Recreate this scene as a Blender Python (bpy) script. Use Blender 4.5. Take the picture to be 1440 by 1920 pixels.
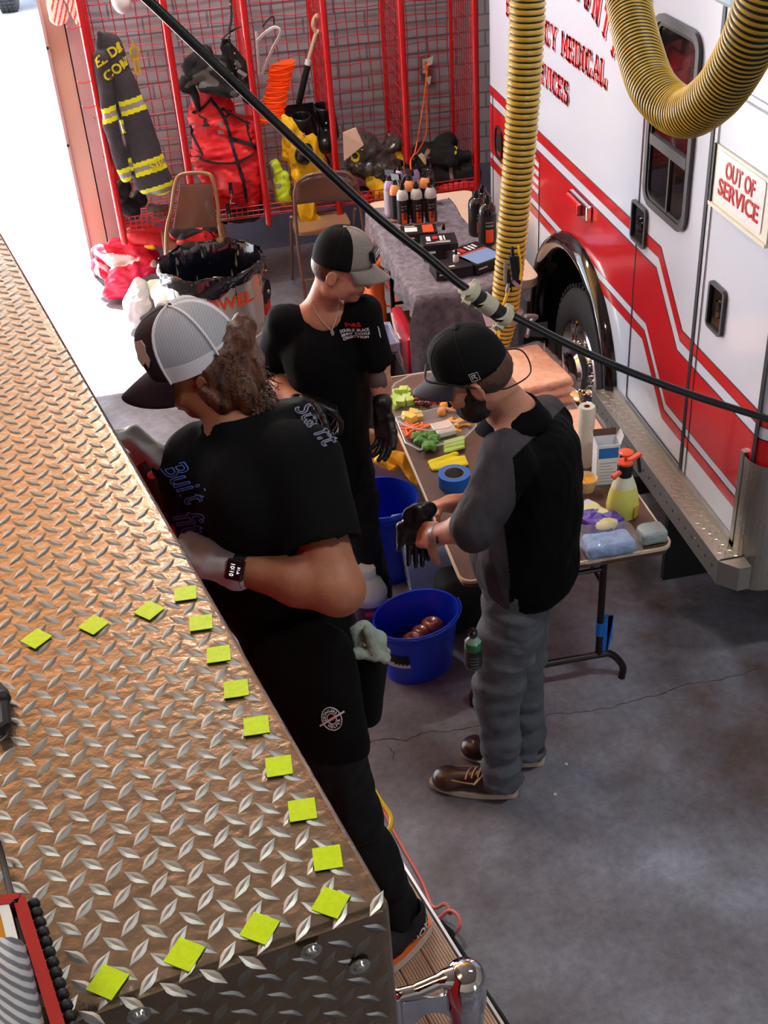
import bpy, bmesh, math, random
import numpy as np
from mathutils import Vector, Matrix
from mathutils.bvhtree import BVHTree
for _o in list(bpy.data.objects): bpy.data.objects.remove(_o, do_unlink=True)
random.seed(7); rng = np.random.default_rng(7)
SC = bpy.context.scene; COL = SC.collection
PI = math.pi
# ------------------------------------------------------------------ camera
F = 2240.0; CAMH = 3.2
_z = np.array([230., 3240., F]); _z /= np.linalg.norm(_z)
_y = np.array([-550., -1510., F]); _y -= _z*(_y @ _z); _y /= np.linalg.norm(_y)
_x = np.cross(_y, -_z)
RW = np.array([_x, _y, -_z])                   # rows: world axes seen from the lens (x right, y down, z forward)
cam = bpy.data.cameras.new('camera'); camo = bpy.data.objects.new('camera', cam); COL.objects.link(camo)
cam.sensor_fit = 'VERTICAL'; cam.sensor_height = 24.0; cam.lens = 24.0*F/1920.0
cam.clip_start = 0.02; cam.clip_end = 300
_m = Matrix.Identity(4)
for i in range(3):
    _m[i][0] = RW[i][0]; _m[i][1] = -RW[i][1]; _m[i][2] = -RW[i][2]
_m[2][3] = CAMH
camo.matrix_world = _m
SC.camera = camo
# ------------------------------------------------------------------ light and exposure
SC.view_settings.view_transform = 'Standard'; SC.view_settings.look = 'None'
SC.view_settings.gamma = 1.0; SC.view_settings.use_curve_mapping = False
SC.view_settings.exposure = 0.85
try:
    SC.cycles.use_denoising = True
    SC.cycles.max_bounces = 8; SC.cycles.diffuse_bounces = 5; SC.cycles.glossy_bounces = 4
    SC.cycles.transmission_bounces = 6; SC.cycles.transparent_max_bounces = 10
    SC.cycles.sample_clamp_indirect = 6.0; SC.cycles.caustics_reflective = False; SC.cycles.caustics_refractive = False
except Exception: pass
W = bpy.data.worlds.new('sky'); SC.world = W; W.use_nodes = True
_bg = W.node_tree.nodes['Background']; _bg.inputs[0].default_value = (0.80, 0.90, 1.0, 1); _bg.inputs[1].default_value = 2.6
def lamp(name, kind, loc, energy, color=(1,1,1), direction=(0,0,-1), size=None, size_y=None, angle=None):
    l = bpy.data.lights.new(name, kind); l.energy = energy; l.color = color
    o = bpy.data.objects.new(name, l); COL.objects.link(o); o.location = loc
    o.rotation_euler = Vector(direction).to_track_quat('-Z', 'Y').to_euler()
    if kind == 'AREA':
        l.shape = 'RECTANGLE'; l.size = size; l.size_y = size_y or size
    if kind == 'SUN' and angle is not None: l.angle = angle
    return o
sun = lamp('sun', 'SUN', (-6, 16, 14), 28.0, (1.0, 0.96, 0.9), (0.32, -1.0, -2.0), angle=0.01)
# ------------------------------------------------------------------ pixel -> place helpers
def ray(u, v): return RW @ np.array([u-720., v-960., F])
def atz(u, v, z):
    d = ray(u, v); t = (z-CAMH)/d[2]; return Vector((d[0]*t, d[1]*t, z))
def aty(u, v, y):
    d = ray(u, v); t = y/d[1]; return Vector((d[0]*t, y, CAMH+d[2]*t))
def atx(u, v, x):
    d = ray(u, v); t = x/d[0]; return Vector((x, d[1]*t, CAMH+d[2]*t))
# ------------------------------------------------------------------ materials
def c(r, g, b, a=1.0):
    f = lambda s: (s/255/12.92) if s/255 <= .04045 else ((s/255+.055)/1.055)**2.4
    return (f(r), f(g), f(b), a)
MATS = {}
def mat(name, col, rough=.6, metal=0., noise=0., nscale=8., col2=None, bump=0., bscale=40., trans=0., alpha=1., ior=1.45, coat=0., sheen=0., emit=None, estr=1., wave=None, spec=.5, sss=0., stretch=None):
    if name in MATS: return MATS[name]
    m = bpy.data.materials.new(name); m.use_nodes = True; nt = m.node_tree; N = nt.nodes; L = nt.links
    b = N['Principled BSDF']
    b.inputs['Base Color'].default_value = col; b.inputs['Roughness'].default_value = rough
    b.inputs['Metallic'].default_value = metal; b.inputs['IOR'].default_value = ior
    b.inputs['Specular IOR Level'].default_value = spec
    b.inputs['Transmission Weight'].default_value = trans; b.inputs['Alpha'].default_value = alpha
    b.inputs['Coat Weight'].default_value = coat; b.inputs['Sheen Weight'].default_value = sheen
    b.inputs['Coat Roughness'].default_value = .08
    if sss: b.inputs['Subsurface Weight'].default_value = sss; b.inputs['Subsurface Scale'].default_value = .01
    if emit: b.inputs['Emission Color'].default_value = emit; b.inputs['Emission Strength'].default_value = estr
    tc = N.new('ShaderNodeTexCoord')
    if noise > 0 or col2:
        n = N.new('ShaderNodeTexNoise'); n.inputs['Scale'].default_value = nscale; n.inputs['Detail'].default_value = 6; n.inputs['Roughness'].default_value = .6
        if stretch:
            mp = N.new('ShaderNodeMapping'); mp.inputs['Scale'].default_value = stretch; mp.inputs['Rotation'].default_value = (.5,.3,0); L.new(tc.outputs['Object'], mp.inputs['Vector']); L.new(mp.outputs['Vector'], n.inputs['Vector'])
        else: L.new(tc.outputs['Object'], n.inputs['Vector'])
        r = N.new('ShaderNodeValToRGB'); r.color_ramp.elements[0].position = .35; r.color_ramp.elements[1].position = .65
        k = max(noise, .0)
        r.color_ramp.elements[0].color = col2 if col2 else tuple(x*(1-k) for x in col[:3])+(1,)
        r.color_ramp.elements[1].color = col if col2 else tuple(min(1, x*(1+k)) for x in col[:3])+(1,)
        L.new(n.outputs['Fac'], r.inputs['Fac']); L.new(r.outputs['Color'], b.inputs['Base Color'])
    if wave:
        w = N.new('ShaderNodeTexWave'); w.inputs['Scale'].default_value = wave[0]; w.bands_direction = wave[1]
        L.new(tc.outputs['Object'], w.inputs['Vector'])
        r = N.new('ShaderNodeValToRGB'); r.color_ramp.elements[0].color = wave[2]; r.color_ramp.elements[1].color = col
        r.color_ramp.elements[0].position = .3; r.color_ramp.elements[1].position = .7
        L.new(w.outputs['Fac'], r.inputs['Fac']); L.new(r.outputs['Color'], b.inputs['Base Color'])
    if bump > 0:
        n2 = N.new('ShaderNodeTexNoise'); n2.inputs['Scale'].default_value = bscale; n2.inputs['Detail'].default_value = 5
        L.new(tc.outputs['Object'], n2.inputs['Vector'])
        bp = N.new('ShaderNodeBump'); bp.inputs['Strength'].default_value = min(1, bump); bp.inputs['Distance'].default_value = .01
        L.new(n2.outputs['Fac'], bp.inputs['Height']); L.new(bp.outputs['Normal'], b.inputs['Normal'])
    MATS[name] = m; return m
# ------------------------------------------------------------------ mesh builder
class MB:
    def __init__(s): s.v = []; s.f = []; s.m = []
    def add(s, vs, fs, mi=0):
        o = len(s.v); s.v += [tuple(p) for p in vs]; s.f += [tuple(i+o for i in f) for f in fs]; s.m += [mi]*len(fs); return s
    def box(s, a, b, mi=0, M=None):
        x0, y0, z0 = a; x1, y1, z1 = b
        vs = [(x0,y0,z0),(x1,y0,z0),(x1,y1,z0),(x0,y1,z0),(x0,y0,z1),(x1,y0,z1),(x1,y1,z1),(x0,y1,z1)]
        if M is not None: vs = [M @ Vector(p) for p in vs]
        return s.add(vs, [(0,3,2,1),(4,5,6,7),(0,1,5,4),(1,2,6,5),(2,3,7,6),(3,0,4,7)], mi)
    def hexa(s, P, mi=0):            # 8 points: bottom ring then top ring
        return s.add(P, [(0,3,2,1),(4,5,6,7),(0,1,5,4),(1,2,6,5),(2,3,7,6),(3,0,4,7)], mi)
    def bar(s, a, b, w, h, up=(0,0,1), mi=0):
        a = Vector(a); b = Vector(b); d = (b-a); l = d.length; d.normalize(); up = Vector(up)
        x = d.cross(up)
        if x.length < 1e-4: x = d.cross(Vector((1,0,0)))
        x.normalize(); y = x.cross(d)
        vs = [p + x*sx*w/2 + y*sy*h/2 for p in (a, b) for sx, sy in ((-1,-1),(1,-1),(1,1),(-1,1))]
        return s.add(vs, [(0,1,2,3),(7,6,5,4),(0,4,5,1),(1,5,6,2),(2,6,7,3),(3,7,4,0)], mi)
    def tube(s, pts, r, n=8, mi=0, caps=True, closed=False, flat=None, mfun=None):
        pts = [Vector(p) for p in pts]; k = len(pts)
        rs = r if isinstance(r, (list, tuple)) else [r]*k
        T = []
        for i in range(k):
            if closed: t = pts[(i+1) % k]-pts[i-1]
            else: t = pts[min(i+1, k-1)]-pts[max(i-1, 0)]
            T.append(t.normalized() if t.length > 1e-9 else Vector((0,0,1)))
        ref = Vector((0,0,1)) if abs(T[0].z) < .9 else Vector((1,0,0))
        x = T[0].cross(ref).normalized(); o = len(s.v)
        for i in range(k):
            x = (x - T[i]*x.dot(T[i]))
            if x.length < 1e-6: x = T[i].cross(Vector((.3,.5,.8)))
            x.normalize(); y = T[i].cross(x)
            for j in range(n):
                a = 2*PI*j/n
                s.v.append(tuple(pts[i] + x*math.cos(a)*rs[i] + y*math.sin(a)*rs[i]*(flat or 1)))
        m = k if closed else k-1
        for i in range(m):
            for j in range(n):
                a = o+i*n+j; b = o+i*n+(j+1) % n; cc = o+((i+1) % k)*n+(j+1) % n; d = o+((i+1) % k)*n+j
                s.f.append((a, b, cc, d)); s.m.append(mfun(i) if mfun else mi)
        if caps and not closed:
            s.f.append(tuple(o+j for j in reversed(range(n)))); s.m.append(mfun(0) if mfun else mi)
            s.f.append(tuple(o+(k-1)*n+j for j in range(n))); s.m.append(mfun(k-2) if mfun else mi)
        return s
    def lathe(s, prof, c0=(0,0,0), n=24, sx=1., sy=1., mi=0, M=None, mfun=None, capb=True, capt=True):
        o = len(s.v); c0 = Vector(c0)
        for r, z in prof:
            for j in range(n):
                a = 2*PI*j/n; p = Vector((r*math.cos(a)*sx, r*math.sin(a)*sy, z))
                if M is not None: p = M @ p
                s.v.append(tuple(p+c0))
        for i in range(len(prof)-1):
            for j in range(n):
                s.f.append((o+i*n+j, o+i*n+(j+1) % n, o+(i+1)*n+(j+1) % n, o+(i+1)*n+j)); s.m.append(mfun(i) if mfun else mi)
        if capb and prof[0][0] > 1e-5: s.f.append(tuple(o+j for j in reversed(range(n)))); s.m.append(mfun(0) if mfun else mi)
        k = (len(prof)-1)*n
        if capt and prof[-1][0] > 1e-5: s.f.append(tuple(o+k+j for j in range(n))); s.m.append(mfun(len(prof)-2) if mfun else mi)
        return s
    def grid(s, P, mi=0, closed_u=False, mfun=None):     # P[i][j]
        o = len(s.v); a = len(P); b = len(P[0])
        for r in P: s.v += [tuple(p) for p in r]
        for i in range(a if closed_u else a-1):
            for j in range(b-1):
                i2 = (i+1) % a
                s.f.append((o+i*b+j, o+i2*b+j, o+i2*b+j+1, o+i*b+j+1)); s.m.append(mfun(i, j) if mfun else mi)
        return s
    def prism(s, poly, origin, ux, uy, depth, mi=0):     # 2D polygon extruded along ux x uy
        origin = Vector(origin); ux = Vector(ux).normalized(); uy = Vector(uy).normalized(); n = ux.cross(uy)
        k = len(poly); A = [origin+ux*p[0]+uy*p[1] for p in poly]; B = [p+n*depth for p in A]
        from mathutils.geometry import tessellate_polygon
        tr = tessellate_polygon([[Vector((p[0], p[1], 0)) for p in poly]])
        fs = []
        for t in tr:
            p0, p1, p2 = [poly[i] for i in t]
            ar = (p1[0]-p0[0])*(p2[1]-p0[1])-(p1[1]-p0[1])*(p2[0]-p0[0])
            t = tuple(t) if ar > 0 else tuple(reversed(t))
            fs.append(tuple(i+k for i in t)); fs.append(tuple(reversed(t)))
        ar = sum(poly[i][0]*poly[(i+1) % k][1]-poly[(i+1) % k][0]*poly[i][1] for i in range(k))
        for i in range(k):
            q = (i, (i+1) % k, k+(i+1) % k, k+i); fs.append(q if ar > 0 else tuple(reversed(q)))
        return s.add(A+B, fs, mi)
    def sphere(s, c0, r, n=12, m=8, mi=0, sc=(1,1,1), M=None):
        prof = [(max(1e-6, math.sin(PI*i/m)), -math.cos(PI*i/m)) for i in range(m+1)]
        o = len(s.v); c0 = Vector(c0)
        for a_, z in prof:
            for j in range(n):
                a = 2*PI*j/n; p = Vector((a_*math.cos(a)*r*sc[0], a_*math.sin(a)*r*sc[1], z*r*sc[2]))
                if M is not None: p = M @ p
                s.v.append(tuple(p+c0))
        for i in range(m):
            for j in range(n): s.f.append((o+i*n+j, o+i*n+(j+1) % n, o+(i+1)*n+(j+1) % n, o+(i+1)*n+j)); s.m.append(mi)
        return s
ORG = {}
def obj(name, mb, mats, parent=None, smooth=True, loc=None, label=None, local=False, angle=40, bevel=0):
    me = bpy.data.meshes.new(name)
    o = bpy.data.objects.new(name, me); COL.objects.link(o)
    if parent is not None: org = ORG[parent.name]; o.parent = parent
    else:
        org = Vector(loc) if loc is not None else Vector((0,0,0)); o.location = org
    ORG[o.name] = org
    V = np.array(mb.v, dtype=np.float64)
    if not local: V = V - np.array(org)
    me.from_pydata([tuple(p) for p in V], [], mb.f)
    for m in (mats if isinstance(mats, (list, tuple)) else [mats]): me.materials.append(m)
    me.polygons.foreach_set('material_index', mb.m)
    me.update(); me.validate()
    if smooth:
        me.polygons.foreach_set('use_smooth', [True]*len(me.polygons))
        try: me.set_sharp_from_angle(angle=math.radians(angle))
        except Exception: pass
    if bevel:
        b = o.modifiers.new('bevel', 'BEVEL'); b.width = bevel; b.segments = 2; b.limit_method = 'ANGLE'; b.angle_limit = math.radians(50)
    if label: o['label'] = label
    return o
def tag(o, label, cat, group=None, kind=None):
    o['label'] = label
    if cat: o['category'] = cat
    if group: o['group'] = group
    if kind: o['kind'] = kind
    return o
def thing(name, label, cat, loc=(0,0,0), group=None):
    o = bpy.data.objects.new(name, None); COL.objects.link(o); o.location = loc; o.empty_display_size = .05
    ORG[o.name] = Vector(loc); return tag(o, label, cat, group)
def struct(name, mb, mats, **k):
    o = obj(name, mb, mats, **k); o['kind'] = 'structure'; return o
def copy_tree(o, parent=None):
    n = o.copy(); COL.objects.link(n); n.parent = parent
    for ch in list(o.children): copy_tree(ch, n)
    return n
def place(root, loc, rz=0, label=None, rot=None):
    root.location = loc; root.rotation_euler = rot if rot else (0, 0, rz)
    if label: root['label'] = label
    return root
def frame(fwd, up):                                      # columns: right, fwd, up
    f = Vector(fwd).normalized(); u = Vector(up); u = (u-f*u.dot(f)).normalized(); r = f.cross(u)
    return Matrix(((r.x, f.x, u.x), (r.y, f.y, u.y), (r.z, f.z, u.z)))
def text(s, size, origin, ux, uy, m, parent, name='lettering', bold=0., ext=.0006, align='CENTER', sx=1., surf=None, off=.0015, shear=0, label=None, width=None):
    cu = bpy.data.curves.new('t', 'FONT'); cu.body = s; cu.size = size; cu.offset = bold*size; cu.extrude = ext; cu.align_x = align; cu.align_y = 'CENTER'; cu.shear = shear; cu.resolution_u = 3
    t = bpy.data.objects.new('t', cu); COL.objects.link(t)
    me = bpy.data.meshes.new_from_object(t.evaluated_get(bpy.context.evaluated_depsgraph_get()))
    bpy.data.objects.remove(t); bpy.data.curves.remove(cu)
    ux = Vector(ux).normalized(); uy = Vector(uy).normalized(); n = ux.cross(uy); origin = Vector(origin)
    mb = MB(); k = sx
    if width and len(me.vertices):
        w = max(v.co.x for v in me.vertices)-min(v.co.x for v in me.vertices); k = width/max(w, 1e-6)
    vs = []
    for v in me.vertices:
        p = origin+ux*v.co.x*k+uy*v.co.y+n*v.co.z
        if surf is not None: p = snap(surf, p, n, off+v.co.z)
        vs.append(p)
    mb.add(vs, [tuple(p.vertices) for p in me.polygons]); bpy.data.meshes.remove(me)
    return obj(name, mb, m, parent, smooth=False, label=label)
def bvh_of(objs):
    vs = []; fs = []
    for o in (objs if isinstance(objs, (list, tuple)) else [objs]):
        org = ORG[o.name]; k = len(vs)
        vs += [v.co+org for v in o.data.vertices]; fs += [tuple(i+k for i in p.vertices) for p in o.data.polygons]
    return BVHTree.FromPolygons(vs, fs)
def snap(bvh, p, n, off):
    h = bvh.ray_cast(p+n*.25, -n, .6)
    if h[0] is None:
        q = bvh.find_nearest(p); return q[0]+q[1]*off if q[0] is not None else p
    return h[0]+n*off
def hit(bvh, u, v, off=.002, dflt=3.9):
    d = Vector(ray(u, v)).normalized(); h = bvh.ray_cast(Vector((0,0,CAMH)), d, 12)
    return (h[0]-d*off) if h[0] is not None else aty(u, v, dflt)
def catmull(pts, k=8):
    pts = [Vector(p) for p in pts]; out = []
    P = [pts[0]*2-pts[1]]+pts+[pts[-1]*2-pts[-2]]
    for i in range(1, len(P)-2):
        for j in range(k):
            t = j/k; a, b, cc, d = P[i-1], P[i], P[i+1], P[i+2]
            out.append(.5*((2*b)+(cc-a)*t+(2*a-5*b+4*cc-d)*t*t+(3*b-a-3*cc+d)*t**3))
    out.append(pts[-1]); return out
# ------------------------------------------------------------------ soft forms: smooth-union fields polygonised by surface nets
class Soft:
    def __init__(s, k=.02): s.p = []; s.k = k; s.noise = []
    def cap(s, a, b, ra, rb=None, k=None, sub=False, axis=None, f=1.):
        a = np.array(a, float); b = np.array(b, float); rb = ra if rb is None else rb
        ax = None if axis is None else np.array(Vector(axis).normalized())
        def fn(P, a=a, b=b, ra=ra, rb=rb, ax=ax, f=f):
            ab = b-a; q = P-a
            if ax is not None:
                q = q+(q @ ax)[..., None]*ax*(1/f-1); ab = ab+(ab @ ax)*ax*(1/f-1)
            t = np.clip((q @ ab)/max(ab @ ab, 1e-9), 0, 1)
            return np.linalg.norm(q-t[..., None]*ab, axis=-1)-(ra+t*(rb-ra))
        r = max(ra, rb); s.p.append((fn, s.k if k is None else k, sub, np.minimum(a, b)-r, np.maximum(a, b)+r)); return s
    def ell(s, c0, r, M=None, k=None, sub=False):
        c0 = np.array(c0, float); r = np.array(r, float); R = np.eye(3) if M is None else np.array(M)   # columns = axes
        def fn(P, c0=c0, r=r, R=R):
            q = (P-c0) @ R; k0 = np.linalg.norm(q/r, axis=-1); k1 = np.linalg.norm(q/(r*r), axis=-1)
            return k0*(k0-1)/np.maximum(k1, 1e-9)
        e = r.max(); s.p.append((fn, s.k if k is None else k, sub, c0-e, c0+e)); return s
    def box(s, c0, r, M=None, k=None, rnd=.02, sub=False):
        c0 = np.array(c0, float); r = np.array(r, float)-rnd; R = np.eye(3) if M is None else np.array(M)
        def fn(P, c0=c0, r=r, R=R, rnd=rnd):
            q = np.abs((P-c0) @ R)-r
            return np.linalg.norm(np.maximum(q, 0), axis=-1)+np.minimum(q.max(-1), 0)-rnd
        e = np.linalg.norm(r)+rnd; s.p.append((fn, s.k if k is None else k, sub, c0-e, c0+e)); return s
    def plane(s, c0, n, k=.002):                          # keep the side n points away from
        c0 = np.array(c0, float); n = np.array(Vector(n).normalized())
        s.p.append((lambda P: (c0-P) @ n, k, True, None, None)); return s
    def wrinkle(s, amp, freq, seed=0, stretch=None): s.noise.append((amp, freq, seed, stretch)); return s
    def ev(s, P):
        d = np.full(P.shape[:-1], 1e3)
        for fn, k, sub, lo, hi in s.p:
            e = fn(P)
            if not sub:
                h = np.clip(.5+.5*(d-e)/k, 0, 1); d = d*(1-h)+e*h-k*h*(1-h)
            else:
                h = np.clip(.5-.5*(d+e)/k, 0, 1); d = d*(1-h)-e*h+k*h*(1-h)
        for amp, freq, seed, st in s.noise: d = d+amp*noise3(P, freq, seed, st)
        return d
    def mb(s, h=.006, mfun=None):
        lo = np.min([p[3] for p in s.p if p[3] is not None and not p[2]], axis=0)-.02; hi = np.max([p[4] for p in s.p if p[4] is not None and not p[2]], axis=0)+.02
        B = 12; n = np.ceil((hi-lo)/h/B).astype(int)*B+1
        f = np.full(tuple(n), 1., dtype=np.float32); nb = (n-1)//B
        ii = np.stack(np.meshgrid(*[np.arange(k) for k in nb], indexing='ij'), -1).reshape(-1, 3)
        cen = lo+(ii*B+B/2)*h; dv = s.ev(cen); lim = B*h*.87*1.7+.01
        ax = np.arange(B+1)*h; G = np.stack(np.meshgrid(ax, ax, ax, indexing='ij'), -1)
        for q, d in zip(ii, dv):
            a = q*B; sl = tuple(slice(a[i], a[i]+B+1) for i in range(3))
            if abs(d) < lim: f[sl] = s.ev(lo+a*h+G)
            elif d < 0: f[sl] = -1.
        for q, d in zip(ii, dv):                          # overlap layers of active blocks win
            if abs(d) < lim:
                pass
        return nets(f, lo, h, mfun)
def noise3(P, freq, seed=0, st=None):
    r = np.random.default_rng(100+seed); Q = P*freq
    if st is not None: Q = Q*np.array(st)
    W1 = r.normal(size=(3, 3)); Q = Q+.6*np.sin(Q @ W1*.9+r.uniform(0, 6, 3))
    out = 0
    for i in range(5):
        w = r.normal(size=3); w /= np.linalg.norm(w); w *= (1+.45*i)
        out = out+np.sin(Q @ w+r.uniform(0, 6.28)+1.2*np.sin((Q @ r.normal(size=3))*.5))/(1+.35*i)
    return out/2.2
def nets(f, lo, h, mfun=None):
    s = f < 0
    cnt = np.zeros(tuple(np.array(f.shape)-1), np.int8)
    off = [(i, j, k) for i in (0, 1) for j in (0, 1) for k in (0, 1)]
    sh = lambda A, o: A[o[0]:A.shape[0]-1+o[0], o[1]:A.shape[1]-1+o[1], o[2]:A.shape[2]-1+o[2]]
    for o in off: cnt += sh(s, o)
    act = (cnt > 0) & (cnt < 8); idx = np.argwhere(act); vid = np.full(act.shape, -1, np.int32); vid[act] = np.arange(len(idx))
    cv = [f[idx[:, 0]+o[0], idx[:, 1]+o[1], idx[:, 2]+o[2]].astype(float) for o in off]
    acc = np.zeros((len(idx), 3)); n = np.zeros(len(idx))
    for a in range(8):
        for b in range(a+1, 8):
            if sum(abs(off[a][i]-off[b][i]) for i in range(3)) != 1: continue
            m = (cv[a] < 0) != (cv[b] < 0); t = np.where(m, cv[a]/np.where(m, cv[a]-cv[b], 1), 0)
            p = np.array(off[a])+t[:, None]*(np.array(off[b])-np.array(off[a])); acc += p*m[:, None]; n += m
    V = lo+(idx+acc/np.maximum(n, 1)[:, None])*h
    F_ = []
    for ax in range(3):
        u, w = (ax+1) % 3, (ax+2) % 3
        A = np.moveaxis(s, ax, 0); d = np.argwhere(A[:-1] != A[1:]); ins = A[:-1][tuple(d.T)]
        e = np.zeros((len(d), 3), int); e[:, ax] = d[:, 0]; rest = [i for i in range(3) if i != ax]; e[:, rest[0]] = d[:, 1]; e[:, rest[1]] = d[:, 2]
        ok = (e[:, u] > 0) & (e[:, w] > 0) & (e[:, u] < f.shape[u]-1) & (e[:, w] < f.shape[w]-1); e = e[ok]; ins = ins[ok]
        g = []
        for du, dw in ((-1, -1), (0, -1), (0, 0), (-1, 0)):
            q = e.copy(); q[:, u] += du; q[:, w] += dw; g.append(vid[q[:, 0], q[:, 1], q[:, 2]])
        Q = np.stack(g, 1); Q[~ins] = Q[~ins][:, ::-1]; F_.append(Q)
    Fc = np.concatenate(F_); Fc = Fc[(Fc >= 0).all(1)]
    mb = MB(); mb.v = V.tolist(); mb.f = [tuple(q) for q in Fc.tolist()]
    mb.m = [0]*len(mb.f) if mfun is None else mfun(V[Fc].mean(1)).astype(int).tolist()
    return mb
def soft_obj(name, S, mats, parent=None, h=.006, mfun=None, loc=None, label=None):
    return obj(name, S.mb(h, mfun), mats, parent, smooth=True, loc=loc, label=label, angle=80)
# ================================================================== the setting
def floor_mat():
    m = bpy.data.materials.new('stained concrete'); m.use_nodes = True; N = m.node_tree.nodes; L = m.node_tree.links; b = N['Principled BSDF']
    tc = N.new('ShaderNodeTexCoord')
    def nz(sc, det=6, ro=.6, dist=0):
        n = N.new('ShaderNodeTexNoise'); n.inputs['Scale'].default_value = sc; n.inputs['Detail'].default_value = det; n.inputs['Roughness'].default_value = ro; n.inputs['Distortion'].default_value = dist
        L.new(tc.outputs['Object'], n.inputs['Vector']); return n
    def ramp(src, e):
        r = N.new('ShaderNodeValToRGB'); r.color_ramp.elements[0].position = e[0][0]; r.color_ramp.elements[0].color = e[0][1]
        r.color_ramp.elements[1].position = e[-1][0]; r.color_ramp.elements[1].color = e[-1][1]
        for p, cc in e[1:-1]: q = r.color_ramp.elements.new(p); q.color = cc
        L.new(src, r.inputs['Fac']); return r
    a = ramp(nz(1.3, 8, .62).outputs['Fac'], [(.34, c(92,86,90)), (.5, c(126,127,137)), (.66, c(158,163,178))])
    r2 = ramp(nz(.8, 5, .7, .6).outputs['Fac'], [(.52, (0,0,0,1)), (.66, (1,1,1,1))])
    mx = N.new('ShaderNodeMixRGB'); L.new(r2.outputs['Color'], mx.inputs['Fac']); L.new(a.outputs['Color'], mx.inputs['Color1']); mx.inputs['Color2'].default_value = c(104,70,52)
    f2 = N.new('ShaderNodeMath'); f2.operation = 'MULTIPLY'; f2.inputs[1].default_value = .75; L.new(r2.outputs['Color'], f2.inputs[0]); L.new(f2.outputs[0], mx.inputs['Fac'])
    fine = ramp(nz(30, 8, .7).outputs['Fac'], [(.3, (.70,.70,.72,1)), (.7, (1.14,1.14,1.14,1))])
    mu = N.new('ShaderNodeMixRGB'); mu.blend_type = 'MULTIPLY'; mu.inputs['Fac'].default_value = 1; L.new(mx.outputs['Color'], mu.inputs['Color1']); L.new(fine.outputs['Color'], mu.inputs['Color2'])
    m3 = mu
    L.new(m3.outputs['Color'], b.inputs['Base Color'])
    rr = ramp(nz(3, 5).outputs['Fac'], [(.3, (.36,.36,.36,1)), (.7, (.6,.6,.6,1))]); L.new(rr.outputs['Color'], b.inputs['Roughness'])
    bp = N.new('ShaderNodeBump'); bp.inputs['Strength'].default_value = .25; bp.inputs['Distance'].default_value = .004; L.new(nz(18, 8).outputs['Fac'], bp.inputs['Height']); L.new(bp.outputs['Normal'], b.inputs['Normal'])
    return m
def block_mat(name, c1, c2, mortar):
    m = bpy.data.materials.new(name); m.use_nodes = True; N = m.node_tree.nodes; L = m.node_tree.links; b = N['Principled BSDF']
    tc = N.new('ShaderNodeTexCoord'); sp = N.new('ShaderNodeSeparateXYZ'); cb = N.new('ShaderNodeCombineXYZ'); L.new(tc.outputs['Object'], sp.inputs[0]); L.new(sp.outputs['X'], cb.inputs['X']); L.new(sp.outputs['Z'], cb.inputs['Y'])
    br = N.new('ShaderNodeTexBrick'); br.inputs['Scale'].default_value = 1; br.inputs['Brick Width'].default_value = .4; br.inputs['Row Height'].default_value = .1; br.inputs['Mortar Size'].default_value = .006
    br.inputs['Color1'].default_value = c1; br.inputs['Color2'].default_value = c2; br.inputs['Mortar'].default_value = mortar
    L.new(cb.outputs[0], br.inputs['Vector']); L.new(br.outputs['Color'], b.inputs['Base Color']); b.inputs['Roughness'].default_value = .8
    bp = N.new('ShaderNodeBump'); bp.inputs['Strength'].default_value = .5; bp.inputs['Distance'].default_value = .006; bp.invert = True; L.new(br.outputs['Fac'], bp.inputs['Height']); L.new(bp.outputs['Normal'], b.inputs['Normal'])
    return m
M_floor = floor_mat()
M_apron = mat('pale concrete apron', c(236,236,234), .9, noise=.05, nscale=3)
M_block = block_mat('painted grey block', c(176,176,184), c(166,166,174), c(124,124,134))
M_base = mat('blue grey painted wall base', c(112,120,144), .6, noise=.1, nscale=4)
M_plain = mat('off white painted wall', c(196,190,180), .8)
M_ceil = mat('tan timber ceiling', c(240,172,96), .7, noise=.12, nscale=3)
M_jamb = mat('brick red door jamb paint', c(190,160,158), .55, noise=.06, nscale=6)
M_jambl = mat('pale door track', c(206,170,150), .5, metal=.2)
M_dark = mat('dark gap', c(50,26,26), .8)
XW0, XW1, YB, YF, ZC = -7.0, 6.5, -5.0, 8.0, 5.0
struct('floor', MB().box((XW0, YB, -.1), (XW1, YF+.25, 0)), M_floor, smooth=False)
flo = bpy.data.objects['floor']
for P_ in ([(668,1400),(720,1384),(760,1388),(800,1372),(850,1370),(905,1358),(980,1350),(1040,1338),(1100,1334),(1150,1326),(1200,1310),(1245,1300),(1290,1282),(1350,1275),(1440,1250)], [(730,1400),(738,1412),(736,1430)]):
    pts = []; rr_ = random.Random(len(P_))
    for (u0, v0), (u1, v1) in zip(P_, P_[1:]):
        for k in range(6): t = k/6; q = atz(u0+(u1-u0)*t, v0+(v1-v0)*t, .0006); pts.append(q+Vector((rr_.uniform(-.004,.004), rr_.uniform(-.005,.005), 0)))
    b = MB(); b.tube(pts, [.0013*(.5+rr_.random()) for _ in pts], 4, flat=.3); obj('crack', b, mat('dark hairline crack', c(52,46,48), .9), flo, smooth=False)
struct('trim_1', MB().box((-40, YF+.25, -.13), (40, 60, -.002)), M_apron, smooth=False)['label'] = 'sunlit pale concrete apron outside the open bay door'
b = MB(); b.box((-.34, YF, .42), (XW1, YF+.25, ZC)); struct('wall_front', b, M_block, smooth=False)
struct('baseboard_front', MB().box((-.34, YF-.004, 0), (XW1, YF+.25, .42)), M_base, smooth=False)
struct('wall_header', MB().box((XW0, YF, 4.15), (-.34, YF+.25, ZC)), M_plain, smooth=False)
struct('wall_left', MB().box((XW0-.2, YB, 0), (XW0, YF, ZC)), M_plain, smooth=False)
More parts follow.
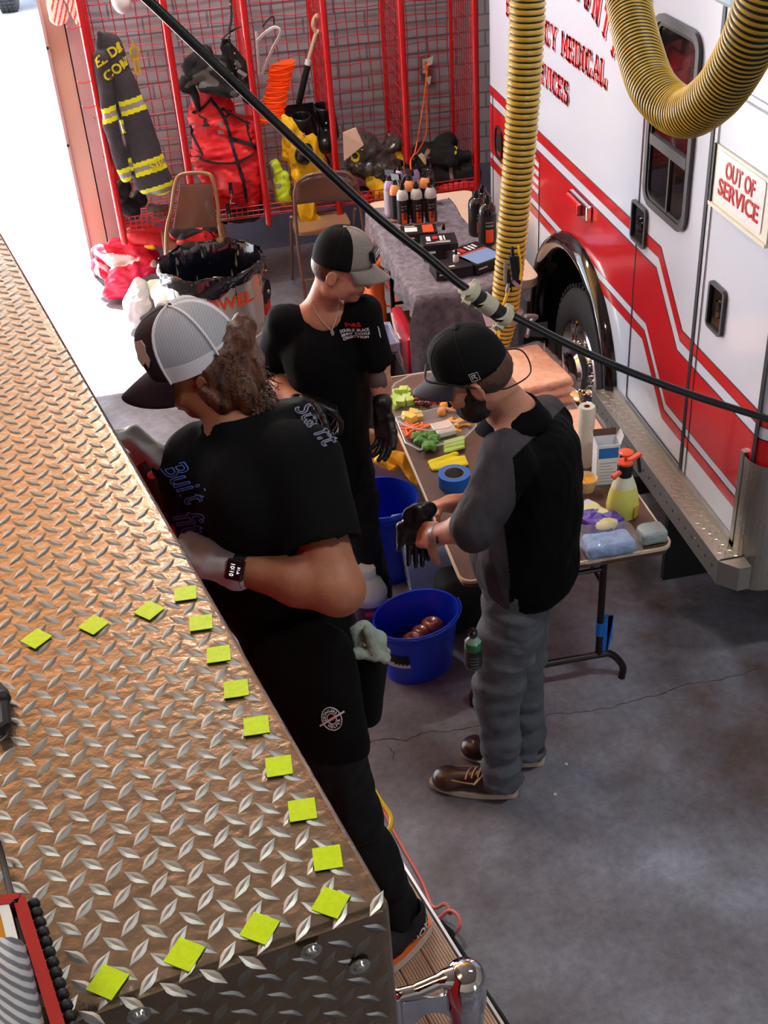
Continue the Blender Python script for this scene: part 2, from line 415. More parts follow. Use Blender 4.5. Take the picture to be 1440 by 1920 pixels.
struct('wall_right', MB().box((XW1, YB, 0), (XW1+.2, YF, ZC)), M_plain, smooth=False)
b = MB(); b.box((XW0, YB-.2, 2.4), (XW1, YB, ZC)); b.box((XW0, YB-.2, 0), (3.6, YB, 2.4)); b.box((5.2, YB-.2, 0), (XW1, YB, 2.4)); struct('wall_back', b, M_plain, smooth=False)
struct('ceiling', MB().box((XW0, 4.6, ZC), (XW1, YF+.25, ZC+.1)).box((XW0, YB, ZC), (XW1, 4.6, ZC+.1), 1), [M_ceil, mat('grey brown ceiling in painted shade', c(128,116,108), .8, noise=.1, nscale=2)], smooth=False)  # shade painted into the rear ceiling to dim what the tread plate reflects
# door jamb: broad painted return, pale track channel and dark slot
b = MB(); b.box((-.462, 7.90, 0), (-.34, YF+.25, 4.15)); b.box((-.585, 7.93, 0), (-.472, YF+.25, 4.15), 1); b.box((-.474, 7.96, 0), (-.46, YF+.2, 4.15), 2); b.box((-.602, 7.91, 0), (-.583, YF+.25, 4.15), 0)
for z in (.9, 1.5, 2.1, 2.7): b.sphere((-.595, 7.908, z), .010, 8, 4, 2)
b.sphere((-.40, 7.898, 1.05), .008, 8, 4, 1); b.sphere((-.39, 7.898, .8), .010, 8, 4, 0)
struct('trim_2', b, [M_jamb, M_jambl, M_dark], smooth=False)['label'] = 'brick red bay door jamb with pale track'
# ceiling fill lamps, added out of view to brighten the room
M_lens = mat('lit fill lamp lens', (1,1,1,1), .5, emit=(1,.96,.9,1), estr=6)
M_lampbody = mat('white enamel', c(230,230,228), .4)
def ceiling_fill_lamp(x, y, e, lab):
    t = thing('ceiling_fill_light', lab, 'fill light', (x, y, ZC-.12), 'added fill lights on the ceiling')
    obj('housing', MB().box((x-.6, y-.14, ZC-.1), (x+.6, y+.14, ZC)), M_lampbody, t, smooth=False)
    obj('diffuser', MB().box((x-.56, y-.11, ZC-.13), (x+.56, y+.11, ZC-.1)), M_lens, t, smooth=False)
    l = lamp('fill_lamp_bulb', 'AREA', (x, y, ZC-.16), e, (.92, .97, 1.), (0,0,-1), 1.1, .22); l.parent = t; l.location = (0, 0, -.04)
ceiling_fill_lamp(2.2, 1.2, 30, 'added fill light on the ceiling over the floor right of the people')
ceiling_fill_lamp(.2, 6.6, 60, 'added fill light on the ceiling near the gear lockers')
ceiling_fill_lamp(-1.6, 1.0, 12, 'added fill light on the ceiling above the fire engine')
# ================================================================== fire engine body with tread plate roof
M_plate = mat('tread plate base', c(158,138,116), .27, metal=.94, bump=.2, bscale=60, noise=.10, nscale=20)
M_tread = mat('tread plate lozenge', c(146,143,136), .40, metal=.9)
M_yel = mat('fluorescent lime reflective', c(206,232,0), .35, emit=c(206,232,0), estr=0.0, coat=.3, noise=.06, nscale=160)
M_bolt = mat('polished bolt', c(210,210,205), .15, metal=1)
ZR = 2.15
EC = Vector((.107, .792, ZR)); ES = Vector((-.2377, .9713, 0)); ER = Vector((-.9868, -.1617, 0)).normalized()
def treads(mb, origin, e1, e2, nrm, inside, off=(0, 0), span=80):
    A = Vector((.048, -.031, 0)); Bv = Vector((.008, -.037, 0))
    for i in range(-span, span):
        for j in range(-span, span):
            for kind in (0, 1):
                p = A*i+Bv*j+Vector((off[0], off[1], 0))
                if kind: p = p+A*.5
                if not inside(p.x, p.y): continue
                d = Vector((27, -23, 0)).normalized() if not kind else Vector((19, 27, 0)).normalized()
                w = Vector((-d.y, d.x, 0)); L_, w_, h_ = .0180, .0058, .0016
                pts = [p-d*L_, p-d*.004-w*w_, p+d*.004-w*w_, p+d*L_, p+d*.004+w*w_, p-d*.004+w*w_]
                top = [p-d*L_*.72, p-w*w_*.35, p+d*L_*.72, p+w*w_*.35]
                tw = lambda q, z: origin+e1*q.x+e2*q.y+nrm*z
                v = [tw(q, .0001) for q in pts]+[tw(q, h_) for q in top]
                mb.add(v, [(6,7,8,9),(0,1,7,6),(1,2,7),(2,3,8,7),(3,4,9,8),(4,5,9),(5,0,6,9)], 1)
engine = thing('fire_engine', 'fire engine body with a diamond tread plate roof, filling the left foreground', 'fire engine', (EC.x-.4, EC.y+1, 0))
LEN, WID = 3.3, 1.25
b = MB()
A0 = EC; A1 = EC+ES*LEN; A2 = A1+ER*WID; A3 = EC+ER*WID
R_ = .012
def seg(p, n, r=R_):                                     # rounded lip along an edge
    return [p - n*r*(1-math.sin(a)) + Vector((0,0,-r*(1-math.cos(a)))) for a in [PI/2*i/4 for i in range(5)]]
nS = -ER; nR = -ES
ri = .012
T0 = EC+ER*ri+ES*ri; T1 = A1+ER*ri; T2 = A2; T3 = A3+ES*ri
b.add([T0, T1, T2, T3], [(0, 1, 2, 3)], 0)
prof = [(0, 0), (.005, -.001), (.009, -.004), (.0115, -.008), (.012, -.013)]
rows1 = [[T0-ER*q+Vector((0,0,z)), T1-ER*q+Vector((0,0,z))] for q, z in prof]; b.grid(rows1, 0)
rows2 = [[T3-ES*q+Vector((0,0,z)), T0-ES*q+Vector((0,0,z))] for q, z in prof]; b.grid(rows2, 0)
# rounded corner
cr = []
for q, z in prof:
    cr.append([T0+Vector((0,0,z))+(-ER*math.cos(a)-ES*math.sin(a))*q for a in [PI/2*i/5 for i in range(6)]])
b.grid(cr, 0)
def inside_top(x, y):
    q = Vector((x, y, 0))-Vector((EC.x, EC.y, 0)); a = q.dot(ES); r = q.dot(Vector((-.9713,-.2377,0))); return .0 < a < LEN-.02 and .013 < r < .95
treads(b, Vector((0,0,ZR)), Vector((1,0,0)), Vector((0,1,0)), Vector((0,0,1)), lambda x, y: inside_top(x, y) and y < 3.3, off=(-.164, .930))
obj('roof_plate', b, [M_plate, M_tread], engine, smooth=True, angle=25)
b = MB(); Zb = ZR-.013
q0 = A3+Vector((0,0,-.013)); q1 = EC+Vector((0,0,-.013)); q2 = A1+Vector((0,0,-.013))
rr0 = A3-ES*0; 
b.add([A3+Vector((0,0,-.013)), EC+ER*ri+Vector((0,0,-.013)), EC+ER*ri+Vector((0,0,-1.0)), A3+Vector((0,0,-1.0))], [(0,3,2,1)], 0)
nrm = -ES
treads(b, Vector((EC.x, EC.y, ZR)), -ER, Vector((0,0,1)), nrm, lambda x, y: -.9 < x < -.012 and -.5 < y < -.022, off=(-.02, -.03), span=40)
obj('rear_panel', b, [M_plate, M_tread], engine, smooth=True, angle=25)
b = MB()
b.add([EC+ES*ri+Vector((0,0,-.013)), A1+Vector((0,0,-.013)), A1+Vector((0,0,-.25)), EC+ES*ri+Vector((0,0,-.25))], [(0,1,2,3)], 0)
cs = []
for z in (-.013, -1.0): cs.append([EC+ER*ri+ES*ri+Vector((0,0,z))+(-ER*math.cos(a)-ES*math.sin(a))*.012 for a in [PI/2*i/5 for i in range(6)]])
b.grid(cs, 0)
obj('upper_side_panel', b, [M_plate], engine)
M_red = mat('fire engine red', c(190,16,20), .25, coat=.6)
b = MB(); i1 = EC+ER*.0; zz = ZR-.25
b.hexa([EC+ER*.02+ES*.02+Vector((0,0,-1.75)), EC+ER*WID+Vector((0,0,-1.75)), A2+Vector((0,0,-1.75)), A1+ER*.02+Vector((0,0,-1.75)), EC+ER*.02+ES*.02+Vector((0,0,-.25)), EC+ER*WID+Vector((0,0,-.25)), A2+Vector((0,0,-.25)), A1+ER*.02+Vector((0,0,-.25))])
obj('body_side', b, [M_red], engine, smooth=False)
for u, v in [(202,1842),(346,1790),(487,1741),(620,1693),(614,1609),(567,1519),(523,1437),(481,1361),(443,1292),(410,1227),(377,1168),(348,1113),(280,1145),(176,1172),(68,1198)]:
    p = atz(u, v, ZR+.002); b = MB()
    dd = Vector((1, 0, 0)) if v < 1650 or v == 1172 else None
    if v > 1650 or u in (280, 176, 68): e1 = (-ER+ES*.0).normalized(); ang = .78
    else: e1 = Vector((.97, -.1, 0)).normalized(); ang = 0
    rot = Matrix.Rotation(ang if v > 1650 else (0.6 if u in (280,176,68) else 0.05), 3, 'Z'); s_ = .0155
    P = [p+rot @ (e1*x*s_+Vector((-e1.y, e1.x, 0))*y*s_) for x, y in ((-1,-1),(1,-1),(1,1),(-1,1))]
    b.hexa(P+[q+Vector((0,0,.0012)) for q in P]); obj('reflective_square', b, M_yel, engine, smooth=False)
for u, v in [(583,1783),(674,1811),(260,1903)]:
    d = Vector(ray(u, v)); P0 = EC-ES*.0; t = (P0-Vector((0,0,CAMH))).dot(ES)/d.dot(ES); p = Vector((0,0,CAMH))+d*t
    b = MB(); Mr = Matrix((( -ER.x, 0, -ES.x), (-ER.y, 0, -ES.y), (0, 1, 0)))
    b.lathe([(.012, 0), (.012, .001), (.0075, .0015), (.0065, .005), (.003, .0065)], p, 14, M=Mr); obj('bolt', b, M_bolt, engine)
# equipment lying at the near left of the roof
M_rubber = mat('black rubber', c(18,18,20), .55)
M_braid = mat('silver woven hose jacket', c(176,180,184), .45, metal=.3, wave=(60, 'DIAGONAL', c(96,100,106)))
M_redp = mat('red painted flange', c(170,28,22), .35, coat=.3)
M_white = mat('white plastic', c(226,226,222), .45)
b = MB()
tr = thing('tool_tray', 'red edged metal tray at the bottom left of the roof', 'tray', atz(40,1800,ZR))
pl = [atz(-30,1698,ZR+.07), atz(38,1690,ZR+.07), atz(112,1925,ZR+.07), atz(130,1990,ZR+.07)]
b.tube([pl[0], pl[1]], .006, 6); b.bar(pl[1], pl[3], .012, .012); b.bar(pl[0], pl[1], .012, .012)
obj('rim', b, M_redp, tr, smooth=False)
b = MB(); dn = Vector((0,0,-.068)); b.add([pl[1], pl[3], pl[3]+dn, pl[1]+dn, pl[0], pl[0]+dn], [(0,1,2,3),(4,0,3,5)])
obj('side_wall', b, mat('brushed aluminium', c(170,172,174), .35, metal=.9), tr, smooth=False)
b = MB()
for i in range(16):
    p = pl[1].lerp(pl[3], i/15)+Vector((.012, -.002, -.006)); b.sphere(p, .007, 8, 5)
obj('rubber_edge', b, M_rubber, tr)
hz = MB(); hz.tube(catmull([atz(8,1800,ZR+.06), atz(22,1850,ZR+.065), atz(36,1925,ZR+.065), atz(52,2010,ZR+.065)], 6), [.006]+[.026]*30, 14, flat=.5) if False else None
pts = catmull([atz(2,1786,ZR+.07), atz(14,1840,ZR+.075), atz(26,1900,ZR+.075), atz(44,2000,ZR+.075)], 6)
hz.tube(pts, [.018]+[.024]*(len(pts)-1), 14)
tag(obj('fire_hose', hz, M_braid, loc=pts[0]), 'silver woven hose section lying in the red edged tray', 'hose')
b = MB(); b.bar(atz(-4,1705,ZR+.055), atz(40,1930,ZR+.055), .016, .03); b.bar(atz(10,1700,ZR+.06), atz(48,1850,ZR+.06), .010, .03, mi=1); b.bar(atz(-12,1720,ZR+.05), atz(14,1850,ZR+.05), .010, .03, mi=1)
tag(obj('guide_strip', b, [mat('amber plastic', c(222,150,40), .4), M_white], loc=atz(10,1760,ZR+.05), smooth=False), 'white and amber strips beside the silver hose', 'strip')
b = MB(); b.tube(catmull([atz(-8,1570,ZR+.03), atz(2,1600,ZR+.02), atz(14,1650,ZR+.03), atz(26,1696,ZR+.075)], 6), .0035, 8)
tag(obj('rubber_strap', b, M_rubber, loc=atz(2,1600,ZR+.02)), 'thin black rubber strap at the left edge of the roof', 'strap')
b = MB(); b.tube([atz(-12,1284,ZR+.014), atz(4,1300,ZR+.014), atz(8,1362,ZR+.014), atz(-10,1372,ZR+.014)], .009, 8); b.sphere(atz(3,1310,ZR+.016), .012, 10, 6)
tag(obj('roof_latch', b, M_rubber, loc=atz(4,1330,ZR)), 'small black latch at the left edge of the tread plate', 'latch')
# ================================================================== ambulance
AX = 1.80
M_awhite = mat('ambulance white paint', c(218,228,246), .18, coat=.7)
M_ared = mat('ambulance red stripe', c(206,24,34), .2, coat=.7)
M_line = mat('dark stripe outline', c(74,20,30), .4)
M_seam = mat('black door gap', c(26,24,30), .5)
M_gasket = mat('dark grey window gasket', c(66,64,72), .4)
M_glass = mat('black tinted glass', c(8,8,10), .03, spec=.8, coat=1.)
M_chrome = mat('chrome', c(225,225,228), .06, metal=1.)
M_alu = mat('aluminium tread plate', c(172,168,160), .38, metal=.85, bump=.3, bscale=70)
M_flare = mat('glossy black fender', c(14,14,18), .08, coat=1.)
M_black = mat('matt black', c(14,14,15), .7)
M_tyre = mat('tyre rubber', c(34,35,40), .75, bump=.4, bscale=60)
amb = thing('ambulance', 'white ambulance with red and white side stripes parked along the right', 'ambulance', (AX+1.1, 4.8, 0))
Y0, Y1, ZB, ZT = 3.10, 6.46, .50, 2.75
def wallpoly(pts, d, m, name, z0=.0, label=None):       # pts in (y,z), offset toward -x by d
    b = MB(); b.prism([(-y, z) for y, z in pts], (AX-d+.0, 0, 0), (0,-1,0), (0,0,1), d if d > 0 else .02); return b
arcY, arcZ, arcR = 4.985, .47, .52
arc = [(arcY+arcR*math.cos(a), arcZ+arcR*math.sin(a)) for a in [PI*i/20 for i in range(21)]]
poly = [(Y1, ZB), (Y1, ZT), (Y0+.08, ZT), (Y0+.08, ZB), (arcY-arcR, ZB)]+[q for q in reversed(arc) if q[1] > ZB]+[(arcY+arcR, ZB)]
def wprism(mb, pts, x0, x1, mi=0):                        # slab between x0 (outer) and x1
    P = [(-y, z) for y, z in pts]
    mb.prism(P, (x1, 0, 0), (0,-1,0), (0,0,1), x0-x1 if False else -(x0-x1)*-1 if False else (x1-x0)*1, mi) if False else None
    ux = Vector((0,-1,0)); uz = Vector((0,0,1)); n = ux.cross(uz)      # n = -x
    mb.prism(P, (x1, 0, 0), ux, uz, x1-x0, mi); return mb
b = MB(); wprism(b, poly, AX, AX+.05)
# far end wall, roof, near rounded corner, near wall
b.box((AX, Y1-.02, ZB), (AX+2.2, Y1, ZT)); b.box((AX+.02, Y0+.05, ZT-.05), (AX+2.2, Y1, ZT))
rows = []
for z in (ZB, ZT): rows.append([(AX+.08-.08*math.cos(a), Y0+.08-.08*math.sin(a), z) for a in [PI/2*i/8 for i in range(9)]])
b.grid(rows[::-1]); b.box((AX+.08, Y0, ZB), (AX+2.2, Y0+.02, ZT)); b.box((AX+.0, Y0+.1, ZB-.04), (AX+2.1, arcY-arcR-.02, ZB)); b.box((AX+2.15, Y0, ZB), (AX+2.2, Y1, ZT))
obj('body', b, M_awhite, amb, smooth=True, angle=30)
# stripes: a list of bands, each following the step
SY0, SY1, DR = 4.05, 3.80, .235
def band(zt, zb, sh_t=0, sh_b=0, y_hi=Y1, y_lo=Y0+.08):
    return [(y_hi, zt), (SY0+sh_t, zt), (SY1+sh_t, zt-DR), (y_lo, zt-DR), (y_lo, zb-DR), (SY1+sh_b, zb-DR), (SY0+sh_b, zb), (y_hi, zb)]
def cut(pts): return pts
bands = [('thin_red_stripe', 1.376, 1.334, .0, .015), ('broad_red_stripe', 1.280, 1.02, .03, .09), ('thin_red_stripe', .978, .940, .10, .115)]
for nm, zt, zb, s0, s1 in bands:
    yh = Y1
    if zb < arcZ+arcR and zt > arcZ:                       # split round the wheel arch
        pass
    b = MB(); wprism(b, band(zt+.005, zb-.005, s0, s1), AX-.0012, AX, 0); wprism(b, band(zt, zb, s0, s1), AX-.0022, AX-.0012, 1)
    obj(nm, b, [M_line, M_ared], amb, smooth=False)
# curved continuation of the stripes round the near corner
b = MB()
for nm, zt, zb, s0, s1 in bands:
    for r_, mi, e in ((.0812, 0, .005), (.0822, 1, 0)):
        rows = [[(AX+.08-r_*math.cos(a), Y0+.08-r_*math.sin(a), z) for a in [PI/2*i/8 for i in range(9)]] for z in (zt-DR+e, zb-DR-e)]; b.grid(rows, mi)
obj('corner_stripe', b, [M_line, M_ared], amb)
# door gaps (narrow recess lines drawn as dark gaskets), doors and frames
def vline(y, z0, z1, w, m=M_seam, nm='door_gap', lean=0.): 
    b = MB(); wprism(b, [(y+w/2, z1), (y-w/2, z1), (y-w/2+lean, z0), (y+w/2+lean, z0)], AX-.004, AX-.0022); return obj(nm, b, m, amb, smooth=False)
vline(4.29, .60, 2.6, .007, M_line); vline(3.705, .58, 2.7, .022); vline(3.66, .58, 2.7, .005, M_line); vline(3.16, .58, 2.7, .022); vline(5.555, .56, 1.25, .007, M_seam)
vline(6.13, .56, 1.30, .007, M_seam); vline(6.40, .56, 1.36, .006, M_seam)
b = MB(); wprism(b, [(4.29, .603), (4.29, .597), (3.71, .597), (3.71, .603)], AX-.004, AX-.0022); wprism(b, [(6.13, 1.306), (6.13, 1.300), (5.555, 1.255), (5.555, 1.262)], AX-.004, AX-.0022); obj('door_gap', b, M_seam, amb, smooth=False)
def rrect(y0, y1, z0, z1, r, n=5):
    P = []
    for cy, cz, a0 in ((y1-r, z1-r, 0), (y0+r, z1-r, PI/2), (y0+r, z0+r, PI), (y1-r, z0+r, 1.5*PI)):
        for i in range(n+1): a = a0+PI/2*i/n; P.append((cy+r*math.cos(a), cz+r*math.sin(a)))
    return P
def frame_ring(mb, y0, y1, z0, z1, r, w, x0, x1, mi=0):
    O = rrect(y0, y1, z0, z1, r); I = rrect(y0+w, y1-w, z0+w, z1-w, max(r-w, .004)); k = len(O); v = []
    for P, x in ((O, x1), (O, x0), (I, x0), (I, x1)): v += [(x, p[0], p[1]) for p in P]
    f = []
    for i in range(k):
        j = (i+1) % k
        for a in range(3): f.append((a*k+i, (a+1)*k+i, (a+1)*k+j, a*k+j))
    mb.add(v, f, mi); return mb
def win(nm, y0, y1, z0, z1, r, label=None):
    b = MB(); frame_ring(b, y0, y1, z0, z1, r, .026, AX-.016, AX); f = obj(nm, b, M_gasket, amb, angle=50, label=label)
    b = MB(); frame_ring(b, y0+.025, y1-.025, z0+.025, z1-.025, r-.015, .014, AX-.010, AX); obj('rubber_seal', b, M_seam, f)
    b = MB(); wprism(b, rrect(y0+.04, y1-.04, z0+.04, z1-.04, max(r-.03, .01)), AX-.004, AX-.002); obj('glass', b, M_glass, f, smooth=False); return f
w1 = win('window', 3.835, 4.235, 1.50, 2.20, .07, 'tall dark tinted sliding window in the ambulance door')
b = MB(); b.box((AX-.014, 3.87, 1.735), (AX-.002, 4.20, 1.775)); b.box((AX-.012, 4.005, 1.53), (AX-.002, 4.017, 1.735)); obj('slider_bar', b, M_gasket, w1, smooth=False)
# flush door latches
def latch(y0, y1, z0, z1):
    b = MB(); frame_ring(b, y0, y1, z0, z1, .022, .012, AX-.014, AX-.002); l = obj('door_latch', b, M_gasket, amb)
    b = MB(); wprism(b, rrect(y0+.01, y1-.01, z0+.01, z1-.01, .014), AX-.0042, AX-.0022); b.lathe([(.0, -.010), (.03, -.008), (.034, 0)], (AX-.003, (y0+y1)/2-.008, (z0+z1)/2), 16, M=Matrix(((0,0,1),(1,0,0),(0,1,0)))); obj('paddle', b, mat('black gloss', c(8,8,9), .1), l)
latch(4.19, 4.34, 1.31, 1.475); latch(3.475, 3.60, 1.265, 1.44)
# marker light
b = MB(); b.box((AX-.03, 4.80, 1.205), (AX-.002, 5.045, 1.275)); ml = obj('marker_light', b, M_chrome, amb, smooth=False, bevel=.006, label='red marker light in a chrome bezel')
M_lensr = mat('red lens', c(214,20,34), .12, coat=.8, spec=.7)
b = MB(); b.box((AX-.052, 4.86, 1.212), (AX-.028, 5.03, 1.268)); obj('lens', b, M_lensr, ml, smooth=False, bevel=.008)
# round grab / fuel recess at far end, louvre marks
b = MB(); frame_ring(b, 6.20, 6.34, 1.03, 1.21, .06, .012, AX-.012, AX-.002); b.lathe([(0, -.006), (.05, -.004)], (AX-.004, 6.27, 1.12), 20, M=Matrix(((0,0,1),(1,0,0),(0,1,0)))); obj('fuel_recess', b, M_seam, amb)
b = MB()
for i in range(4): b.box((AX-.006, 5.56+.0*i, 1.07+.045*i), (AX-.0022, 5.66, 1.09+.045*i))
obj('louvre', b, M_awhite, amb, smooth=False)
# wheel arch flare
b = MB()
R0 = arcR; cs = [(-.0, .0), (-.035, .012), (-.052, .045), (-.046, .078), (-.012, .098), (.04, .098)]   # (x offset, radial offset)
rows = []
for i in range(33):
    a = -.12+(PI+.24)*i/32
    rows.append([(AX+dx, arcY+(R0-.03+dr)*math.cos(a), arcZ+(R0-.03+dr)*math.sin(a)) for dx, dr in [(.04, 0)]+cs])
b.grid(rows); obj('fender_flare', b, M_flare, amb, angle=70)
b = MB()
rows = [[(x, arcY+(R0-.02)*math.cos(a), arcZ+(R0-.02)*math.sin(a)) for x in (AX+.03, AX+.5)] for a in [-.3+(PI+.6)*i/20 for i in range(21)]]; b.grid(rows); b.box((AX+.5, arcY-.6, .1), (AX+.52, arcY+.6, 1.1)); obj('wheel_well', b, M_black, amb)
# wheel
WC = Vector((AX+.02, 4.93, .405)); Mw = Matrix(((0,0,1),(1,0,0),(0,1,0)))       # axis along x
b = MB(); b.lathe([(.235, .0), (.25, -.012), (.30, -.018), (.37, -.008), (.395, .015), (.402, .03), (.402, .22), (.37, .25), (.24, .25)], WC, 56, M=Mw, capb=False, capt=False)
for i in range(56):
    a = 2*PI*i/56
    for x in (.0,.1,.18): b.box((-.02, -.011, -.004), (.02, .011, .012), M=Matrix.Translation(WC+Vector((x+.03, .402*math.cos(a), .402*math.sin(a)))) @ Matrix.Rotation(a-PI/2, 4, 'X'))
wh = obj('tyre', b, M_tyre, amb, angle=40)
b = MB(); b.lathe([(.245, -.01), (.235, -.016), (.222, -.004), (.215, .05), (.15, .065), (.105, .03), (.10, -.03), (.085, -.045), (.0001, -.05)], WC, 40, M=Mw, capb=False); 
for i in range(8):
    a = 2*PI*i/8; b.lathe([(.012, 0), (.012, -.03), (.004, -.04)], WC+Vector((.05, .135*math.cos(a), .135*math.sin(a))), 8, M=Mw)
obj('wheel_rim', b, M_chrome, wh)
# running board
b = MB(); BX = 1.705; BZ = .565
b.box((BX, 3.14, BZ-.012), (AX-.002, 4.44, BZ)); 
treads(b, Vector((0, 0, BZ)), Vector((1,0,0)), Vector((0,1,0)), Vector((0,0,1)), lambda x, y: BX+.006 < x < AX-.018 and 3.15 < y < 4.43, off=(1.75, 3.8), span=36)
rb = obj('running_board', b, [M_alu, mat('worn tread', c(196,176,150), .3, metal=.8)], amb, smooth=False, label='aluminium tread plate running board')
b = MB(); b.box((BX-.004, 3.13, BZ-.10), (BX, 4.45, BZ)); b.box((BX-.006, 3.13, BZ-.004), (BX+.004, 4.45, BZ+.004)); b.box((AX-.016, 3.2, BZ), (AX-.002, 4.44, BZ+.022)); b.hexa([(BX-.004,3.13,BZ-.1),(BX+.05,3.07,BZ-.1),(AX,3.07,BZ-.1),(AX,3.13,BZ-.1),(BX-.004,3.13,BZ),(BX+.05,3.07,BZ),(AX,3.07,BZ),(AX,3.13,BZ)]); obj('board_flange', b, M_alu, rb, smooth=False)
b = MB()
for i in range(42): b.lathe([(.0065, 0), (.004, -.001), (.0001, -.001)], (BX-.0055, 3.17+i*.03, BZ-.045+.012*(i % 2)), 8, M=Mw, mi=i % 2)
obj('punched_hole', b, [mat('hole shadow', c(60,60,66), .6), M_alu], rb)['kind'] = 'stuff'
b = MB(); b.box((AX-.06, 5.56, .43), (AX+.0, 6.46, .50)); treads(b, Vector((0,0,.50)), Vector((1,0,0)), Vector((0,1,0)), Vector((0,0,1)), lambda x, y: AX-.055 < x < AX-.005 and 5.57 < y < 6.45, off=(1.75, 6.), span=30); obj('far_board', b, [M_alu, M_tread], amb, smooth=False)
# diamond plate corner guard
b = MB(); gz0, gz1 = .43, .955
rows = []
for z in (gz0, gz1): rows.append([(AX-.012, Y0+.115, z)]+[(AX+.08-.094*math.cos(a), Y0+.08-.094*math.sin(a), z) for a in [PI/2*i/8 for i in range(9)]]+[(AX+.8, Y0-.014, z)])
b.grid(rows[::-1]); treads(b, Vector((AX+.08, Y0-.014, gz0)), Vector((1,0,0)), Vector((0,0,1)), Vector((0,-1,0)), lambda x, y: 0 < x < .7 and .02 < y < .5, off=(.1,.2), span=40)
b.box((AX-.016, Y0+.1, gz0), (AX-.002, Y0+.125, gz1+.01)); obj('corner_guard', b, [M_alu, M_tread], amb, smooth=False, label='dull tread plate corner guard')
# underneath: black step bar and mud flap, chassis
b = MB(); b.box((1.62, 3.95, .30), (1.70, 4.62, .36)); b.box((1.60, 3.94, .355), (1.615, 4.6, .365)); b.box((1.7, 3.97, .30), (1.9, 4.02, .36)); obj('step_bar', b, mat('blue black painted steel', c(30,40,56), .3, coat=.4), amb, smooth=False)
b = MB(); b.box((1.72, 3.60, .12), (1.98, 3.625, .48)); obj('mud_flap', b, M_rubber, amb, smooth=False)
b = MB(); b.box((AX+.2, Y0+.2, .3), (AX+2.0, arcY-.6, ZB)); obj('chassis', b, M_black, amb, smooth=False)
# exhaust tail pipe with clamp near the wheel
b = MB(); b.tube([(AX-.02, 5.32, .33), (AX-.14, 5.36, .34)], .06, 18, caps=True); ex = obj('tail_pipe', b, M_black, amb)
b = MB(); b.tube([(AX-.035+.065*0, 5.325, .33), (AX-.042, 5.327, .33)], .066, 20); obj('clamp', b, M_chrome, ex)
# lettering
G = {'E': [[(0,0),(0,1)],[(0,1),(.62,1),(.62,.78)],[(0,.52),(.42,.52)],[(0,0),(.64,0),(.64,.24)]], 'M': [[(0,0),(0,1),(.38,.35),(.76,1),(.76,0)]], 'R': [[(0,0),(0,1),(.5,1),(.6,.88),(.6,.64),(.5,.52),(0,.52)],[(.34,.52),(.64,0)]],
 'G': [[(.6,.75),(.5,1),(.15,1),(0,.8),(0,.2),(.15,0),(.48,0),(.62,.16),(.62,.45),(.36,.45)]], 'N': [[(0,0),(0,1),(.62,0),(.62,1)]], 'C': [[(.6,.72),(.48,1),(.15,1),(0,.8),(0,.2),(.15,0),(.48,0),(.6,.25)]], 'Y': [[(0,1),(.33,.48),(.66,1)],[(.33,.48),(.33,0)]],
 'D': [[(0,0),(0,1),(.42,1),(.6,.8),(.6,.2),(.42,0),(0,0)]], 'I': [[(0.08,0),(0.08,1)]], 'A': [[(0,0),(.33,1),(.66,0)],[(.13,.36),(.53,.36)]], 'L': [[(0,1),(0,0),(.6,0),(.6,.26)]], 'S': [[(.56,.74),(.46,1),(.12,1),(0,.82),(0,.66),(.12,.53),(.46,.47),(.58,.34),(.58,.16),(.46,0),(.12,0),(0,.25)]],
 'V': [[(0,1),(.33,0),(.66,1)]], 'O': [[(.15,0),(0,.2),(0,.8),(.15,1),(.45,1),(.6,.8),(.6,.2),(.45,0),(.15,0)]], 'U': [[(0,1),(0,.2),(.15,0),(.45,0),(.6,.2),(.6,1)]], 'T': [[(.31,0),(.31,1)],[(0,.76),(0,1),(.62,1),(.62,.76)]]}
def slab(ch, org, ux, uz, h, w, t, mb, n, mi=0, extra=0.):
    wd = .16 if ch == 'I' else .62
    for st in G[ch]:
        for i in range(len(st)-1):
            a = org+ux*st[i][0]*w+uz*st[i][1]*h; q = org+ux*st[i+1][0]*w+uz*st[i+1][1]*h
            d = (q-a).normalized(); mb.bar(a-d*(t/2+extra), q+d*(t/2+extra), t*(1.25 if abs(st[i][0]-st[i+1][0]) < .1 else .8)+2*extra, .0012, up=n, mi=mi)
        for e in (st[0], st[-1]):
            if e[1] in (0, 1) and ch in 'MRNYIAVUT' or (ch == 'L' and e[1] == 1) or (ch == 'E' and e[0] == 0):
                a = org+ux*e[0]*w+uz*e[1]*h; mb.bar(a-ux*(t*1.1+extra), a+ux*(t*1.1+extra), t*.5+2*extra, .0012, up=n, mi=mi)
def slab_text(s, org, ux, uz, h, w, adv, t, parent, arc=None):
    ux = Vector(ux); uz = Vector(uz); n = ux.cross(uz); x = 0
    b = MB(); o = Vector(org)
    for i, ch in enumerate(s):
        if ch == ' ': x += adv*.7; continue
        if arc:
            a = arc(i); u2 = ux*math.cos(a[2])+uz*math.sin(a[2]); z2 = uz*math.cos(a[2])-ux*math.sin(a[2]); p = o+ux*a[0]+uz*a[1]
        else: u2, z2, p = ux, uz, o+ux*x
        slab(ch, p+n*.0003+u2*.006-z2*.004, u2, z2, h, w, t, b, n, 0, .002); slab(ch, p+n*.0012, u2, z2, h, w, t, b, n, 1)
        x += adv*(.55 if ch == 'I' else 1.12 if ch == 'M' else 1)
    return obj('lettering', b, [mat('letter shadow', c(240,200,205), .4), M_ared], parent, smooth=False)
UX, UZ = (0,-1,0), (0,0,1)
